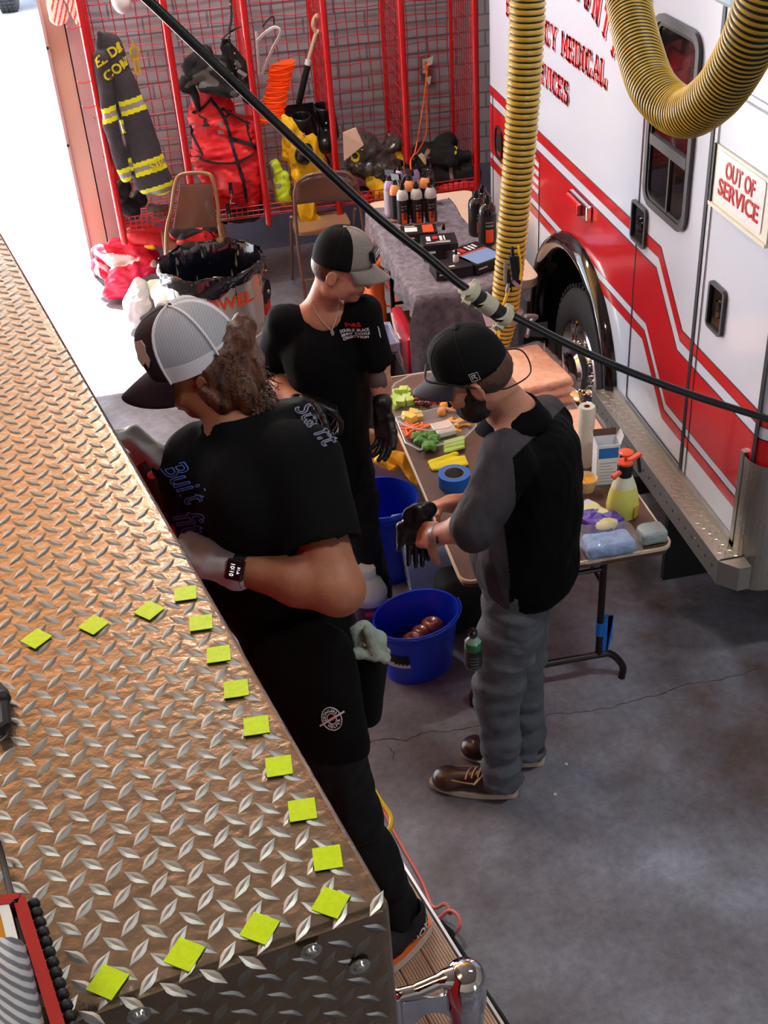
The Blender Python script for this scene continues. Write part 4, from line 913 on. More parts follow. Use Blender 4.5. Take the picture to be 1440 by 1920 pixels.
# blue tape flag on the near leg
p = Vector((T2X1-.10-.22+.14, 3.22, .24)); b = MB(); b.tube([p, p+Vector((0,0,.06))], .0155, 12); b.hexa([p+Vector(q) for q in ((.014,0,-.11),(.03,0,-.12),(.03,.002,-.12),(.014,.002,-.11),(.014,0,.09),(.05,0,.08),(.05,.002,.08),(.014,.002,.09))]); b.hexa([p+Vector(q) for q in ((.03,0,-.12),(.05,.0,-.02),(.05,.002,-.02),(.03,.002,-.12),(.03,0,.08),(.05,0,.08),(.05,.002,.08),(.03,.002,.08))])
M_btape = mat('blue masking tape', c(20,110,206), .5)
tag(obj('tape_strip', b, M_btape, loc=p, smooth=False), 'torn blue tape wrapped round the brown table leg', 'tape')
M_clear = mat('clear plastic', (.95,.96,.97,1), .08, trans=.9, ior=1.2, alpha=.45)
M_clear2 = mat('clear plastic film', (.95,.95,.97,1), .10, trans=.2, alpha=.14, spec=.9, coat=1.)
M_label = mat('dark printed label', c(28,26,28), .4)
M_orl = mat('orange label', c(232,84,38), .45)
# paper towel roll
def T2(u, v, z=0.): return atz(u, v, T2Z+z)
p = Vector((T2(1096,870).x, T2(1096,870).y, T2Z)); ptr = thing('paper_towel_roll', 'tall grey white paper roll standing on the brown table', 'paper roll', p)
b = MB(); b.lathe([(.010,.25),(.028,.252),(.031,.248),(.031,0)], p, 32, capb=False, capt=False); obj('roll', b, mat('off white paper', c(206,200,182), .8, bump=.2, bscale=120), ptr)
b = MB(); b.lathe([(.0095,.242),(.0095,.0)], p, 20, capb=False, capt=False); b.lathe([(.0115,0),(.0115,.2515),(.0095,.2515),(.0095,0)], p, 20, capb=False, capt=False); obj('core', b, mat('brown card', c(120,92,70), .8), ptr)
# stacked peach cloths in plastic
def cloth_stack(cx, cy, w, d, n, lab, rz=0., th=.022, m=None, name='cloth_bundle', z0=T2Z):
    t = thing(name, lab, 'cloth stack', (cx, cy, z0))
    M_pc = m or mat('peach microfibre', c(246,180,140), .8, bump=.4, bscale=90, noise=.12, nscale=30)
    for i in range(n):
        S = Soft(.01); S.box((cx+.006*math.sin(i*2), cy+.008*math.cos(i*3), z0+th*(i+.5)), (w/2-.004*(i % 2), d/2-.006*((i+1) % 2), th*.55), M=np.array(Matrix.Rotation(rz+.03*math.sin(i*4), 3, 'Z')), rnd=.009); S.wrinkle(.0035, 45, i)
        obj('folded_cloth', S.mb(.006), M_pc, t)
    S = Soft(.01); S.box((cx, cy, z0+th*n/2+.002), (w/2+.014, d/2+.014, th*n/2+.006), M=np.array(Matrix.Rotation(rz, 3, 'Z')), rnd=.02); S.wrinkle(.006, 38, 30).wrinkle(.003, 90, 31)
    obj('plastic_wrap', S.mb(.008), M_clear2, t); return t
cloth_stack(1.315, 4.20, .27, .34, 6, 'tall stack of peach cloths in clear plastic, far right of the brown table', .12)
cloth_stack(1.40, 3.78, .15, .22, 4, 'smaller peach cloth packet in plastic beside the upright paper roll', .05)
# open blue and white carton
p = T2(1135,905); cx, cy = p.x+.005, p.y+.02
bx = thing('carton', 'narrow open white carton with a blue panel behind the sprayer', 'box', (cx, cy, T2Z)); w, d, h = .042, .035, .17
b = MB(); Mr = Matrix.Translation((cx, cy, T2Z)) @ Matrix.Rotation(-.12, 4, 'Z')
for a_, c_ in (((-w,-d,0),(w,-d+.002,h)), ((-w,d-.002,0),(w,d,h)), ((-w,-d,0),(-w+.002,d,h)), ((w-.002,-d,0),(w,d,h))): b.box(a_, c_, M=Mr)
b.box((-w,-d,0),(w,d,.003), M=Mr)
obj('carton_wall', b, mat('white card', c(226,228,234), .6), bx, smooth=False)
b = MB(); b.box((-w+.006,-d-.0008,h-.055),(w-.006,-d,h-.012), M=Mr); pn = obj('blue_panel', b, mat('carton blue', c(30,110,196), .5), bx, smooth=False)
b = MB()
for i in range(7): b.box((-w+.01,-d-.0008,.015+i*.013),(w-.012-.01*(i % 3),-d,.0175+i*.013), M=Mr)
obj('print_lines', b, mat('grey print', c(150,152,160), .6), bx, smooth=False)['kind'] = 'stuff'
for sx in (-1, 1):
    b = MB(); b.hexa([Mr @ Vector(q) for q in ((sx*w,-d,h),(sx*w,d,h),(sx*(w+.001),d,h),(sx*(w+.001),-d,h),(sx*(w+.012),-d+.008,h+.03),(sx*(w+.012),d-.008,h+.03),(sx*(w+.013),d-.008,h+.03),(sx*(w+.013),-d+.008,h+.03))]); obj('flap', b, MATS['white card'], bx, smooth=False)
b = MB(); b.hexa([Mr @ Vector(q) for q in ((-w,d-.001,h-.02),(w,d-.001,h-.02),(w,d-.002,h-.02),(-w,d-.002,h-.02),(-w,d+.004,h+.028),(w,d+.004,h+.028),(w,d+.003,h+.028),(-w,d+.003,h+.028))]); obj('flap', b, M_tbrown, bx, smooth=False, label='brown inner flap')
# pump sprayer
p = T2(1166,965); sp = thing('pump_sprayer', 'pump sprayer of yellow liquid with orange plunger on the brown table', 'sprayer', p)
M_ylq = mat('yellow liquid in frosted plastic', c(222,224,110), .35, sss=.3); M_frost = mat('frosted plastic', c(226,228,200), .35, sss=.3); M_orp = mat('orange plastic', c(244,96,56), .35)
prof = [(.048,0),(.056,.006),(.058,.05),(.052,.09),(.043,.125),(.032,.155),(.026,.172),(.024,.176)]
b = MB(); b.lathe(prof, p, 32, sx=1, sy=.9, mfun=lambda i: 0 if i < 4 else 1); obj('tank', b, [M_ylq, M_frost], sp)
b = MB(); b.hexa([p+Vector(q) for q in ((.022,-.0535,.015),(.044,-.038,.015),(.044,-.036,.015),(.022,-.05,.015),(.022,-.0535,.06),(.042,-.038,.06),(.042,-.036,.06),(.022,-.05,.06))]); obj('label', b, mat('amber label', c(218,180,70), .5), sp, smooth=False)
b = MB(); b.lathe([(.026,.168),(.027,.21),(.024,.218)], p, 24); obj('collar', b, M_black, sp)
b = MB(); b.lathe([(.026,.216),(.026,.224),(.006,.226),(.006,.25),(.024,.256),(.026,.262),(.020,.266)], p, 24); obj('plunger', b, M_orp, sp)
b = MB(); b.tube([p+Vector((-.018,-.01,.19)), p+Vector((-.045,-.02,.182))], .009, 10); b.tube([p+Vector((-.045,-.02,.182)), p+Vector((-.052,-.022,.180))], .011, 10); obj('nozzle', b, M_orp, sp)
b = MB(); b.bar(p+Vector((.01,.0,.222)), p+Vector((.06,.016,.235)), .018, .012); b.bar(p+Vector((.05,.012,.228)), p+Vector((.062,.014,.16)), .012, .010, mi=1); obj('handle', b, [M_orp, M_black], sp, smooth=False, bevel=.002)
# tub with amber gel
p = T2(1098,918); tb = thing('plastic_tub', 'clear round tub of amber wax near the upright paper roll', 'tub', p)
b = MB(); b.lathe([(.030,0),(.040,.05),(.043,.052),(.041,.055),(.0385,.05),(.029,.004)], p, 28, capt=False); obj('cup', b, mat('translucent cream plastic', c(236,220,180), .25, alpha=.8), tb)
b = MB(); b.lathe([(.029,.005),(.036,.038),(.0001,.038)], p, 24); b.box(p+Vector((-.003,-.02,.036)), p+Vector((.003,.02,.042))); obj('wax', b, mat('amber wax', c(222,160,50), .3), tb)
# purple packet, blue towels pack, grey roll pack
S = Soft(.02); p = T2(1115,975,.02); S.box(p, (.062,.09,.034), M=np.array(Matrix.Rotation(.5, 3, 'Z')), rnd=.02); S.wrinkle(.005, 45, 2)
tag(soft_obj('wipes_packet', S, [mat('violet film', c(76,44,160), .12, coat=1), mat('yellow white film', c(220,214,150), .12, coat=1), mat('pale lilac film', c(206,204,230), .12, coat=1)], h=.005, mfun=lambda C: np.where(noise3(C, 45, 6) > .55, 1, 0)+np.where((C[:,1] > p.y+.035), 2, 0)*(noise3(C, 45, 6) <= .55), loc=p), 'shiny purple packet of wipes on the near part of the brown table', 'packet')
S = Soft(.02); p = T2(1140,1020,.028); S.box(p, (.085,.05,.026), M=np.array(Matrix.Rotation(-.02, 3, 'Z')), rnd=.02); S.wrinkle(.004, 50, 5); bt = tag(soft_obj('towel_pack', S, [mat('light blue towel', c(134,164,210), .7, bump=.5, bscale=90, noise=.15, nscale=40)], h=.005, loc=p), 'light blue towels in crinkled clear plastic at the table end', 'towel pack')
S = Soft(.02); S.box(p+Vector((.0,.012,.005)), (.105,.075,.034), rnd=.02); S.wrinkle(.007, 42, 9).wrinkle(.003, 100, 4); obj('plastic_wrap', S.mb(.007), M_clear2, bt)
S = Soft(.02); p = T2(1222,1000,.027); S.box(p, (.048,.038,.027), M=np.array(Matrix.Rotation(.05, 3, 'Z')), rnd=.016); S.wrinkle(.002, 70, 5); S.p[0] = S.p[0]
tag(soft_obj('cloth_roll', S, [mat('grey green cloth', c(150,166,168), .45, bump=.3, bscale=120, coat=.3)], h=.005, loc=p), 'grey green rolled cloth pack at the table corner nearest the ambulance', 'cloth roll')
# clear food trays
def tray(poly_px, z, h, lab, name, mats):
    P = [atz(u, v, T2Z+z) for u, v in poly_px]; cc = sum(P, Vector())/len(P); t = thing(name, lab, 'food tray', (cc.x, cc.y, T2Z))
    b = MB(); k = len(P); v = [p for p in P]+[p+Vector((0,0,h))+(p-cc).normalized()*.012 for p in P]+[p+Vector((0,0,h))+(p-cc).normalized()*.024 for p in P]
    b.add(v, [tuple(range(k))]+[(i, (i+1) % k, k+(i+1) % k, k+i) for i in range(k)]+[(k+i, k+(i+1) % k, 2*k+(i+1) % k, 2*k+i) for i in range(k)])
    obj('tray_shell', b, M_clear2, t, smooth=False)
    b = MB(); b.tube([p+Vector((0,0,h))+(p-cc).normalized()*.024 for p in P], .0025, 6, closed=True); obj('tray_rim', b, mat('shiny clear rim', c(226,228,232), .1, alpha=.6, coat=1.), t)
    return t, cc
def oct_px(cx, cy, rx, ry, n=14, a0=.2): return [(cx+rx*math.cos(a0+2*PI*i/n), cy+ry*math.sin(a0+2*PI*i/n)) for i in range(n)]
ft, fc = tray(oct_px(806,770,72,50), .004, .045, 'round clear tray of cut fruit on the far part of the brown table', 'fruit_platter', None)
M_mel = mat('honeydew', c(196,222,110), .4, sss=.2); M_gr = mat('red grape', c(112,36,50), .2, coat=.5); M_wm = mat('watermelon', c(236,92,92), .35, sss=.2); M_can = mat('cantaloupe', c(248,166,70), .4, sss=.2); M_pin = mat('pineapple', c(240,208,100), .4, sss=.2)
def chunk(u, v, z, m, nm, s_=.013, kind='box', lab=None, parent=None, seed=0):
    r = random.Random(seed*31+int(u*7+v)); p = atz(u, v, T2Z+z); b = MB(); Mr = Matrix.Translation(p) @ Matrix.Rotation(r.uniform(0, 3), 4, 'Z') @ Matrix.Rotation(r.uniform(-.4, .4), 4, 'X')
    if kind == 'box': b.box((-s_, -s_, -s_*.8), (s_, s_, s_*.8), M=Mr)
    elif kind == 'ball': b.sphere(p, s_, 12, 8)
    elif kind == 'wedge': b.hexa([Mr @ Vector(q) for q in ((-s_*1.8,-s_*.6,-s_),(s_*1.8,-s_*.6,-s_),(s_*1.8,s_*.6,-s_),(-s_*1.8,s_*.6,-s_),(-s_,-.003,s_),(s_,-.003,s_),(s_,.003,s_),(-s_,.003,s_))])
    elif kind == 'stick': b.bar(Mr @ Vector((-s_*2.4,0,0)), Mr @ Vector((s_*2.4,0,0)), s_*.55, s_*.5)
    elif kind == 'curve': b.tube([Mr @ Vector((s_*1.8*math.cos(a), s_*1.8*math.sin(a), 0)) for a in [i*.35 for i in range(9)]], s_*.45, 8, flat=.7)
    return obj(nm, b, m, parent, smooth=kind in ('ball', 'curve'), bevel=.002 if kind == 'box' else 0)
def pile_items(items, lab, cat, grp, nm, m, s_, kind, z0=.016):
    for i, (u, v, z) in enumerate(items):
        o = chunk(u, v, z0+z, m, nm, s_, kind, seed=i)
        # re-origin at the piece
        me = o.data; n = len(me.vertices); co = np.empty(n*3); me.vertices.foreach_get('co', co); co = co.reshape(-1, 3); cc_ = co.mean(0); me.vertices.foreach_set('co', (co-cc_).ravel()); o.location = cc_; ORG[o.name] = Vector(cc_)
        tag(o, lab, cat, grp)
pile_items([(741,748,0),(752,740,0),(762,745,0),(745,735,.01),(757,732,.018),(768,752,0),(752,752,.014),(741,758,0),(763,735,.01)], 'chunk of pale green honeydew melon in the clear fruit tray', 'melon chunk', 'honeydew chunks in the fruit tray', 'honeydew_chunk', M_mel, .018, 'box')
pile_items([(778+6*(i % 5)+(i//5)*2, 744+6*(i//5), .006*(i % 3)) for i in range(15)]+[(800+7*(i % 3), 738+7*(i//3), .01) for i in range(6)], 'dark red grape heaped in the middle of the fruit tray', 'grape', 'red grapes in the fruit tray', 'grape', M_gr, .0115, 'ball', .014)
pile_items([(806,730,.012),(818,722,.016),(828,735,.012),(815,740,.01),(834,726,.012)], 'pink watermelon wedge at the back of the fruit tray', 'watermelon wedge', 'watermelon wedges in the fruit tray', 'watermelon_wedge', M_wm, .025, 'wedge')
pile_items([(828,750,0),(840,745,.008),(850,752,.004),(832,762,.006),(845,765,0),(838,754,.014),(828,772,0),(855,763,.01)], 'orange cantaloupe piece at the right of the fruit tray', 'cantaloupe piece', 'cantaloupe in the fruit tray', 'cantaloupe_chunk', M_can, .019, 'ball')
pile_items([(763,780,0),(775,775,.006),(784,780,0),(771,784,.01)], 'yellow pineapple chunk at the near edge of the fruit tray', 'pineapple chunk', 'pineapple in the fruit tray', 'pineapple_chunk', M_pin, .018, 'box')
vt, vc = tray([(752,797),(830,781),(880,795),(882,812),(860,832),(792,850),(770,838)], .003, .03, 'clear tray of raw vegetables and dip nearest the bearded man', 'vegetable_platter', None)
r = random.Random(5)
pile_items([(762+r.uniform(0,36), 796+r.uniform(0,20), .004*i/4) for i in range(26)], 'orange carrot stick in the vegetable tray', 'carrot stick', 'carrot sticks in the vegetable tray', 'carrot_stick', mat('carrot', c(244,120,50), .45), .013, 'stick', .008)
def floret(u, v, z, i):
    p = atz(u, v, T2Z+z); S = Soft(.006); rr = random.Random(i)
    for k in range(7): S.ell(p+Vector((rr.uniform(-.017,.017), rr.uniform(-.017,.017), rr.uniform(.008,.020))), (.012,)*3)
    S.cap(p+Vector((0,0,-.008)), p+Vector((0,0,.006)), .005, .006); S.wrinkle(.0015, 320, i)
    tag(soft_obj('broccoli_floret', S, [mat('broccoli green', c(92,142,62), .6, noise=.35, nscale=150)], h=.0025, loc=p), 'green broccoli floret at the near corner of the vegetable tray', 'broccoli', 'broccoli in the vegetable tray')
for i, (u, v) in enumerate([(783,826),(795,822),(806,822),(790,834),(803,833),(815,830),(798,842),(812,840)]): floret(u, v, .016, i)
M_cel = mat('celery', c(176,206,96), .4, sss=.2)
for i in range(6):
    a = atz(832, 830+i*3.6, T2Z+.012+.003*(i % 2)); q = atz(870, 820+i*3.6, T2Z+.012+.003*(i % 2)); b = MB(); b.tube([a, q], .0085, 8, flat=.8)
    tag(obj('celery_stick', b, M_cel, loc=a), 'pale green celery stick beside the dip', 'celery', 'celery sticks in the vegetable tray')
pile_items([(846,790,0),(858,786,.006),(866,792,.004),(852,796,.008),(870,800,0),(861,803,.004)], 'orange or yellow pepper strip at the far corner of the vegetable tray', 'pepper strip', 'pepper strips in the vegetable tray', 'pepper_strip', mat('yellow pepper', c(250,170,40), .3, coat=.5), .015, 'curve', .014)
dc = atz(831,806,T2Z+.014); b = MB()
dp = thing('dip_cup', 'square lidded cup of pale pink dip in the vegetable tray', 'dip cup', dc); Mr = Matrix.Translation(dc) @ Matrix.Rotation(.15, 4, 'Z')
b.box((-.042,-.044,-.008),(.042,.044,.016), M=Mr); obj('cup', b, mat('white plastic cup', c(232,232,226), .3), dp, smooth=False, bevel=.004)
b = MB(); b.box((-.036,-.038,.016),(.036,.038,.0175), M=Mr); obj('dip', b, mat('pink beige dip', c(222,200,190), .35, coat=.6), dp, smooth=False)
# yellow cloth, blue tape
S = Soft(.01); a = T2(812,866,.006); q = T2(855,852,.006); S.cap(a, q, .012, .012); S.cap(a+Vector((.012,-.03,0)), q+Vector((.01,-.04,0)), .012, .012, axis=(0,0,1), f=.6); S.cap(a+Vector((.03,-.09,-.002)), q+Vector((0,-.08,0)), .012, .012, axis=(0,0,1), f=.6); S.box((a+q)/2+Vector((.005,-.04,0)), (.075,.035,.006), rnd=.005); S.wrinkle(.002, 60, 8)
tag(soft_obj('yellow_cloth', S, [mat('yellow microfibre', c(236,212,30), .8, bump=.4, bscale=150)], h=.0045, loc=a), 'folded bright yellow cloth on the brown table beside the tape roll', 'cloth')
def tape_roll(p, R0, R1, h, lab):
    t = thing('tape_roll', lab, 'tape', p)
    b = MB(); b.lathe([(R1,h),(R0,h),(R0,0),(R1,0)], p, 36, capb=False, capt=False); b.f += []; obj('tape', b, mat('blue painters tape', c(30,104,200), .45), t, angle=30)
    b = MB(); b.lathe([(R1,0),(R1+.0005,h+.001),(R1-.004,h+.001),(R1-.004,0)], p, 36, capb=False, capt=False); obj('core', b, mat('grey card core', c(120,118,116), .6), t, angle=30)
tape_roll(T2(852,908,.001), .060, .040, .05, 'roll of blue painters tape at the left edge of the brown table')
# ---------------------------------------------------------------- back table
T1X0, T1X1, T1Y0, T1Y1, T1Z = 1.10, 1.725, 5.28, 6.62, .75
t1 = thing('utility_table', 'cream topped folding table against the ambulance, mostly under a grey blanket', 'table', (1.43, 5.9, 0))
b = slabtop(MB(), T1X0, T1X1, T1Y0, T1Y1, .06, T1Z-.045, T1Z); obj('tabletop', b, mat('cream moulded plastic', c(226,200,176), .45), t1, smooth=False, bevel=.008)
for yy in (5.5, 6.4):
    b = MB()
    for x in (T1X0+.08, T1X1-.08): b.tube([(x, yy, 0), (x, yy, T1Z-.045)], .013, 8)
    b.tube([(T1X0+.08, yy, .2), (T1X1-.08, yy, .2)], .010, 8); obj('leg', b, M_leg, t1)
# blanket: a grid draped over the near and left side
M_blan = mat('grey brown moving blanket', c(124,118,128), .9, noise=.32, nscale=26, bump=.8, bscale=55)
rows = []
nx, ny = 70, 56
def drape(s_, t_):                                        # s across from the left hem to the right edge, t from far to near hem
    left = -.13; X = left+s_*(.50+.13); Yp = t_*(1.35+.62)  # distances along cloth
    z = T1Z+.006; x = T1X0+max(X, 0); y = T1Y1-.12-min(Yp, 1.22)
    dl = max(-X, 0); dn = max(Yp-1.22, 0)
    fx = .012*math.sin(y*16)+.010*math.sin(y*37+1); fy = .014*math.sin(x*20)+.008*math.sin(x*41)
    if dl > 0: x = T1X0-.012-min(dl, .03)*.6-(fx*min(1, dl*5))*1.5-.05*dl; z -= max(0, dl-.01)
    if dn > 0:
        y = T1Y1-1.34-.012-min(dn, .03)*.6-(fy*min(1, dn*5))*1.5-.04*dn
        if dl > 0: z = T1Z-max(dl, dn)*.98; x = T1X0-.02-.05*dl-.25*min(dl, dn)
        else: z -= max(0, dn-.01)
    r_ = T1X0+.50
    if dn == 0 and X > 0: x = min(x, T1X0+.50+.02*math.sin(y*9)-.10*max(0, (y-5.9)))
    return Vector((x, y, max(z, .05)+.003*math.sin(x*60)*math.sin(y*55)))
for i in range(nx+1): rows.append([drape(i/nx, j/ny) for j in range(ny+1)])
b = MB(); b.grid(rows); bl = obj('moving_blanket', b, M_blan, smooth=True, angle=180, loc=(1.3, 5.9, T1Z)); sm = bl.modifiers.new('th', 'SOLIDIFY'); sm.thickness = .006; sm.offset = 1
tag(bl, 'mottled grey moving blanket draped over the bottle table', 'blanket')
def T1(u, v, z=0.): return atz(u, v, T1Z+.014+z)
M_bclr = mat('clear bottle liquid', c(190,192,190), .15, coat=.8); M_bor = mat('orange liquid bottle', c(238,150,84), .2, coat=.6); M_bpur = mat('lilac liquid bottle', c(176,158,204), .2, coat=.6); M_bblk = mat('black glossy bottle', c(20,20,22), .2, coat=.6)
def bottle(kind, top, wrap, mk_txt=False, r=.033, h=.225):
    t = thing('spray_bottle', 'x', 'bottle', (0,0,0))
    b = MB(); b.lathe([(r*.95,0),(r,.006),(r,h*.72),(r*.92,h*.80),(r*.6,h*.88),(r*.42,h*.9)], (0,0,0), 20); obj('body', b, top, t)
    b = MB(); b.lathe([(r+.0006,.014),(r+.0006,h*.66)], (0,0,0), 20, capb=False, capt=False); w_ = obj('label', b, wrap, t)
    b = MB(); a0 = -PI/2
    for i, (z0_, z1_, m_) in enumerate(((.018, h*.36, 0), (h*.42, h*.46, 1), (h*.5, h*.53, 1))):
        P = [[((r+.0014)*math.cos(a), (r+.0014)*math.sin(a), z) for z in (z0_, z1_)] for a in [a0-.45+.9*j/6 for j in range(7)]]; b.grid(P, m_)
    pr_ = obj('label_print', b, [M_orl, M_ss], w_)
    if mk_txt: text('PAINT', .026, (0.004,-r-.0024,h*.36), (0,0,1), (-1,0,0), mat('dark letters', c(30,24,24), .5), w_, bold=.03, width=h*.34)
    b = MB()
    if kind == 'disc': b.lathe([(r*.5,h*.9),(r*.5,h*.99),(r*.25,h),(r*.22,h*1.06)], (0,0,0), 16)
    elif kind == 'pump': b.lathe([(r*.5,h*.9),(r*.5,h*.99),(r*.2,h),(r*.2,h*1.05),(r*.4,h*1.06),(r*.4,h*1.09)], (0,0,0), 16)
    else:
        b.lathe([(r*.48,h*.9),(r*.48,h*.99),(r*.3,h*1.0)], (0,0,0), 16); b.bar((0,.02,h*1.09), (0,-.045,h*1.12), .016, .03); b.bar((0,-.02,h*1.06), (0,-.038,h*.93), .008, .008); b.bar((0,0,h*.98), (0,0,h*1.08), .014, .018, up=(0,1,0))
    obj('cap' if kind != 'trig' else 'trigger', b, M_bblk, t); return t
BK = {}
def put_bottle(u, v, kind, mk, rz, lab, h=1.0, r=.033, hh=.225):
    tops = {'c': M_bclr, 'o': M_bor, 'p': M_bpur, 'k': M_bblk}; key = (kind, mk, r, hh)
    if key not in BK: BK[key] = bottle(kind, tops[mk], M_label if mk != 'p' else mat('pale lilac label', c(196,190,210), .4), mk == 'c', r, hh); t = BK[key]
    else: t = copy_tree(BK[key])
    place(t, T1(u, v), rz, lab); t['group'] = 'spray bottles on the blanket'
    if r > .04: t['group'] = 'big black bottles on the cream table end'
put_bottle(757,422,'disc','c',0,'clear topped bottle with black label, left one of the front row'); put_bottle(783,420,'disc','c',.1,'clear topped bottle with black label, middle one of the front row'); put_bottle(809,418,'trig','c',-.1,'clear topped bottle with black label, right one of the front row')
put_bottle(744,412,'trig','o',.5,'orange topped bottle behind the left front one, trigger turned right'); put_bottle(770,404,'trig','o',.3,'orange topped bottle between the left and middle front bottles'); put_bottle(799,398,'pump','o',0,'orange topped pump bottle behind the right front bottle')
put_bottle(733,404,'trig','p',.7,'lilac spray bottle at the left end of the group'); put_bottle(740,396,'disc','o',0,'orange topped bottle squeezed behind the leftmost lilac spray'); put_bottle(752,384,'trig','p',.2,'lilac spray bottle at the back of the group, left of the taller trigger'); put_bottle(779,382,'trig','p',-.3,'lilac spray bottle at the back of the group, nearest the red post'); put_bottle(766,390,'trig','k',0,'black spray bottle in the middle of the back row'); put_bottle(806,380,'trig','k',-.3,'black spray bottle at the back right of the group')
put_bottle(894,437,'disc','k',.2,'big black bottle, left one of the two behind',r=.044,hh=.225); put_bottle(905,430,'disc','k',.1,'big black bottle, right one of the two behind',r=.044,hh=.235); put_bottle(914,455,'disc','k',0,'big black bottle nearest the yellow hose, orange strip on it',r=.047,hh=.245)
# boxes
M_rprint = mat('red box print', c(190,40,44), .5)
def pbox(u, v, w, d, h, rz, lab, mtop, tilt=0., z=0., name='product_box'):
    p = T1(u, v, z); t = thing(name, lab, 'box', p); Mr = Matrix.Translation(p) @ Matrix.Rotation(rz, 4, 'Z') @ Matrix.Rotation(tilt, 4, 'X')
    b = MB(); b.box((-w/2,-d/2,0),(w/2,d/2,h), M=Mr); obj('carton', b, M_label, t, smooth=False)
    b = MB()
    for i, (x0, x1, y0, y1, k) in enumerate(mtop): b.box((x0*w,y0*d,h),(x1*w,y1*d,h+.001), mi=k, M=Mr)
    b.box((-w*.42,-d/2-.001,h*.45),(-w*.15,-d/2,h*.6), 1, M=Mr); obj('label_print', b, [M_orl, M_white, mat('blue cloth picture', c(120,150,196), .6), M_rprint], t, smooth=False); return t
pbox(786,446,.19,.13,.05,-.15,'black carton with a white and orange label, below the front bottles',[(-.4,-.05,-.25,.2,1),(.1,.4,-.4,.4,0),(-.4,-.1,.3,.36,1)])
pbox(824,476,.18,.15,.08,-.12,'black carton with red and white printing, middle of the blanket',[(-.36,-.24,-.1,.3,1),(-.18,-.02,.05,.3,3),(.02,.1,-.1,.3,1),(.14,.18,-.1,.3,1),(-.4,.3,-.30,-.25,1),(-.1,.3,-.2,-.17,1)])
pbox(846,512,.19,.13,.05,.05,'plain black carton with small white print at the near edge',[(-.1,.05,-.3,-.2,1)])
bx_ = pbox(893,492,.20,.25,.05,.42,'black carton showing a folded blue cloth picture',[(-.42,.42,-.45,.08,2),(-.36,-.30,.2,.42,1),(-.24,-.1,.2,.42,3),(0,.06,.2,.42,1),(.12,.18,.2,.42,1),(.24,.3,.25,.42,1),(-.42,.42,.10,.14,0)],tilt=.0)
for (u, v, lab) in ((832,452,'small clear dropper bottle with a black cap behind the red print carton'), (855,492,'small white vial with a black cap on the plain black carton')):
    p = T1(u, v, 0 if u < 840 else .045); t = thing('dropper_bottle', lab, 'bottle', p, 'dropper bottles on the blanket')
    b = MB(); b.lathe([(.022,0),(.024,.004),(.024,.05),(.012,.066)] if u < 840 else [(.014,0),(.015,.003),(.015,.035),(.009,.044)], p, 16); obj('body', b, M_clear if u < 840 else M_white, t)
    b = MB(); b.lathe([(.010,.064),(.010,.085),(.006,.095)] if u < 840 else [(.008,.043),(.008,.065),(.005,.07)], p, 12); obj('cap', b, M_bblk, t)
S = Soft(.01); p = T1(812,447,.004); S.box(p, (.06,.05,.006), M=np.array(Matrix.Rotation(.3,3,'Z')), rnd=.004); S.wrinkle(.002,70,2)
tag(soft_obj('orange_sachet', S, [mat('orange beige film', c(236,168,130), .15, coat=.8)], h=.004, loc=p), 'flat orange film sachet between the cartons', 'sachet')
# ================================================================== people
M_skin = mat('skin', c(198,138,112), .5, noise=.10, nscale=30, sss=.08, bump=.1, bscale=200)
M_skin2 = mat('tanned skin', c(166,108,78), .5, noise=.10, nscale=30, sss=.08, bump=.1, bscale=200)
M_tattoo = mat('tattoo ink on skin', c(84,66,62), .55)
M_tee = mat('black cotton shirt', c(7,7,10), .9, spec=.2, bump=.2, bscale=220)
M_tee2 = mat('faded black cotton shirt', c(7,7,9), .9, spec=.2, bump=.2, bscale=220)
M_gshirt = mat('grey work shirt', c(62,58,64), .8, spec=.3, bump=.15, bscale=250)
M_bshirt = mat('black mesh back panel', c(5,5,7), .9, spec=.15)
M_gpant = mat('grey work trousers', c(92,95,102), .75, spec=.3, bump=.2, bscale=220, noise=.06, nscale=12)
M_bpant = mat('black trousers', c(10,11,14), .75, spec=.3, bump=.2, bscale=220)
M_hairb = mat('dark brown hair', c(110,66,44), .42, col2=c(46,27,18), nscale=90, stretch=(1,1,.10), bump=.3, bscale=160)
M_beard = mat('dark beard hair', c(34,24,20), .7, noise=.4, nscale=140)
M_bglove = mat('black nitrile glove', c(12,12,14), .4, coat=.15)
M_wglove = mat('pale grey glove', c(186,192,192), .5)
M_capb = mat('black cap cloth', c(9,9,12), .85, spec=.25); M_capg = mat('heather grey cap cloth', c(140,130,124), .85, noise=.12, nscale=120)
M_capm = mat('maroon black cap cloth', c(52,32,40), .85, spec=.3); M_capw = mat('white cap band cloth', c(222,218,224), .75)
M_net = mat('white cap netting', c(212,210,216), .8, wave=(100, 'X', c(112,108,120)))
M_wtxt = mat('white print', c(226,222,222), .6); M_rtxt = mat('red print', c(206,44,44), .6)
V3 = Vector
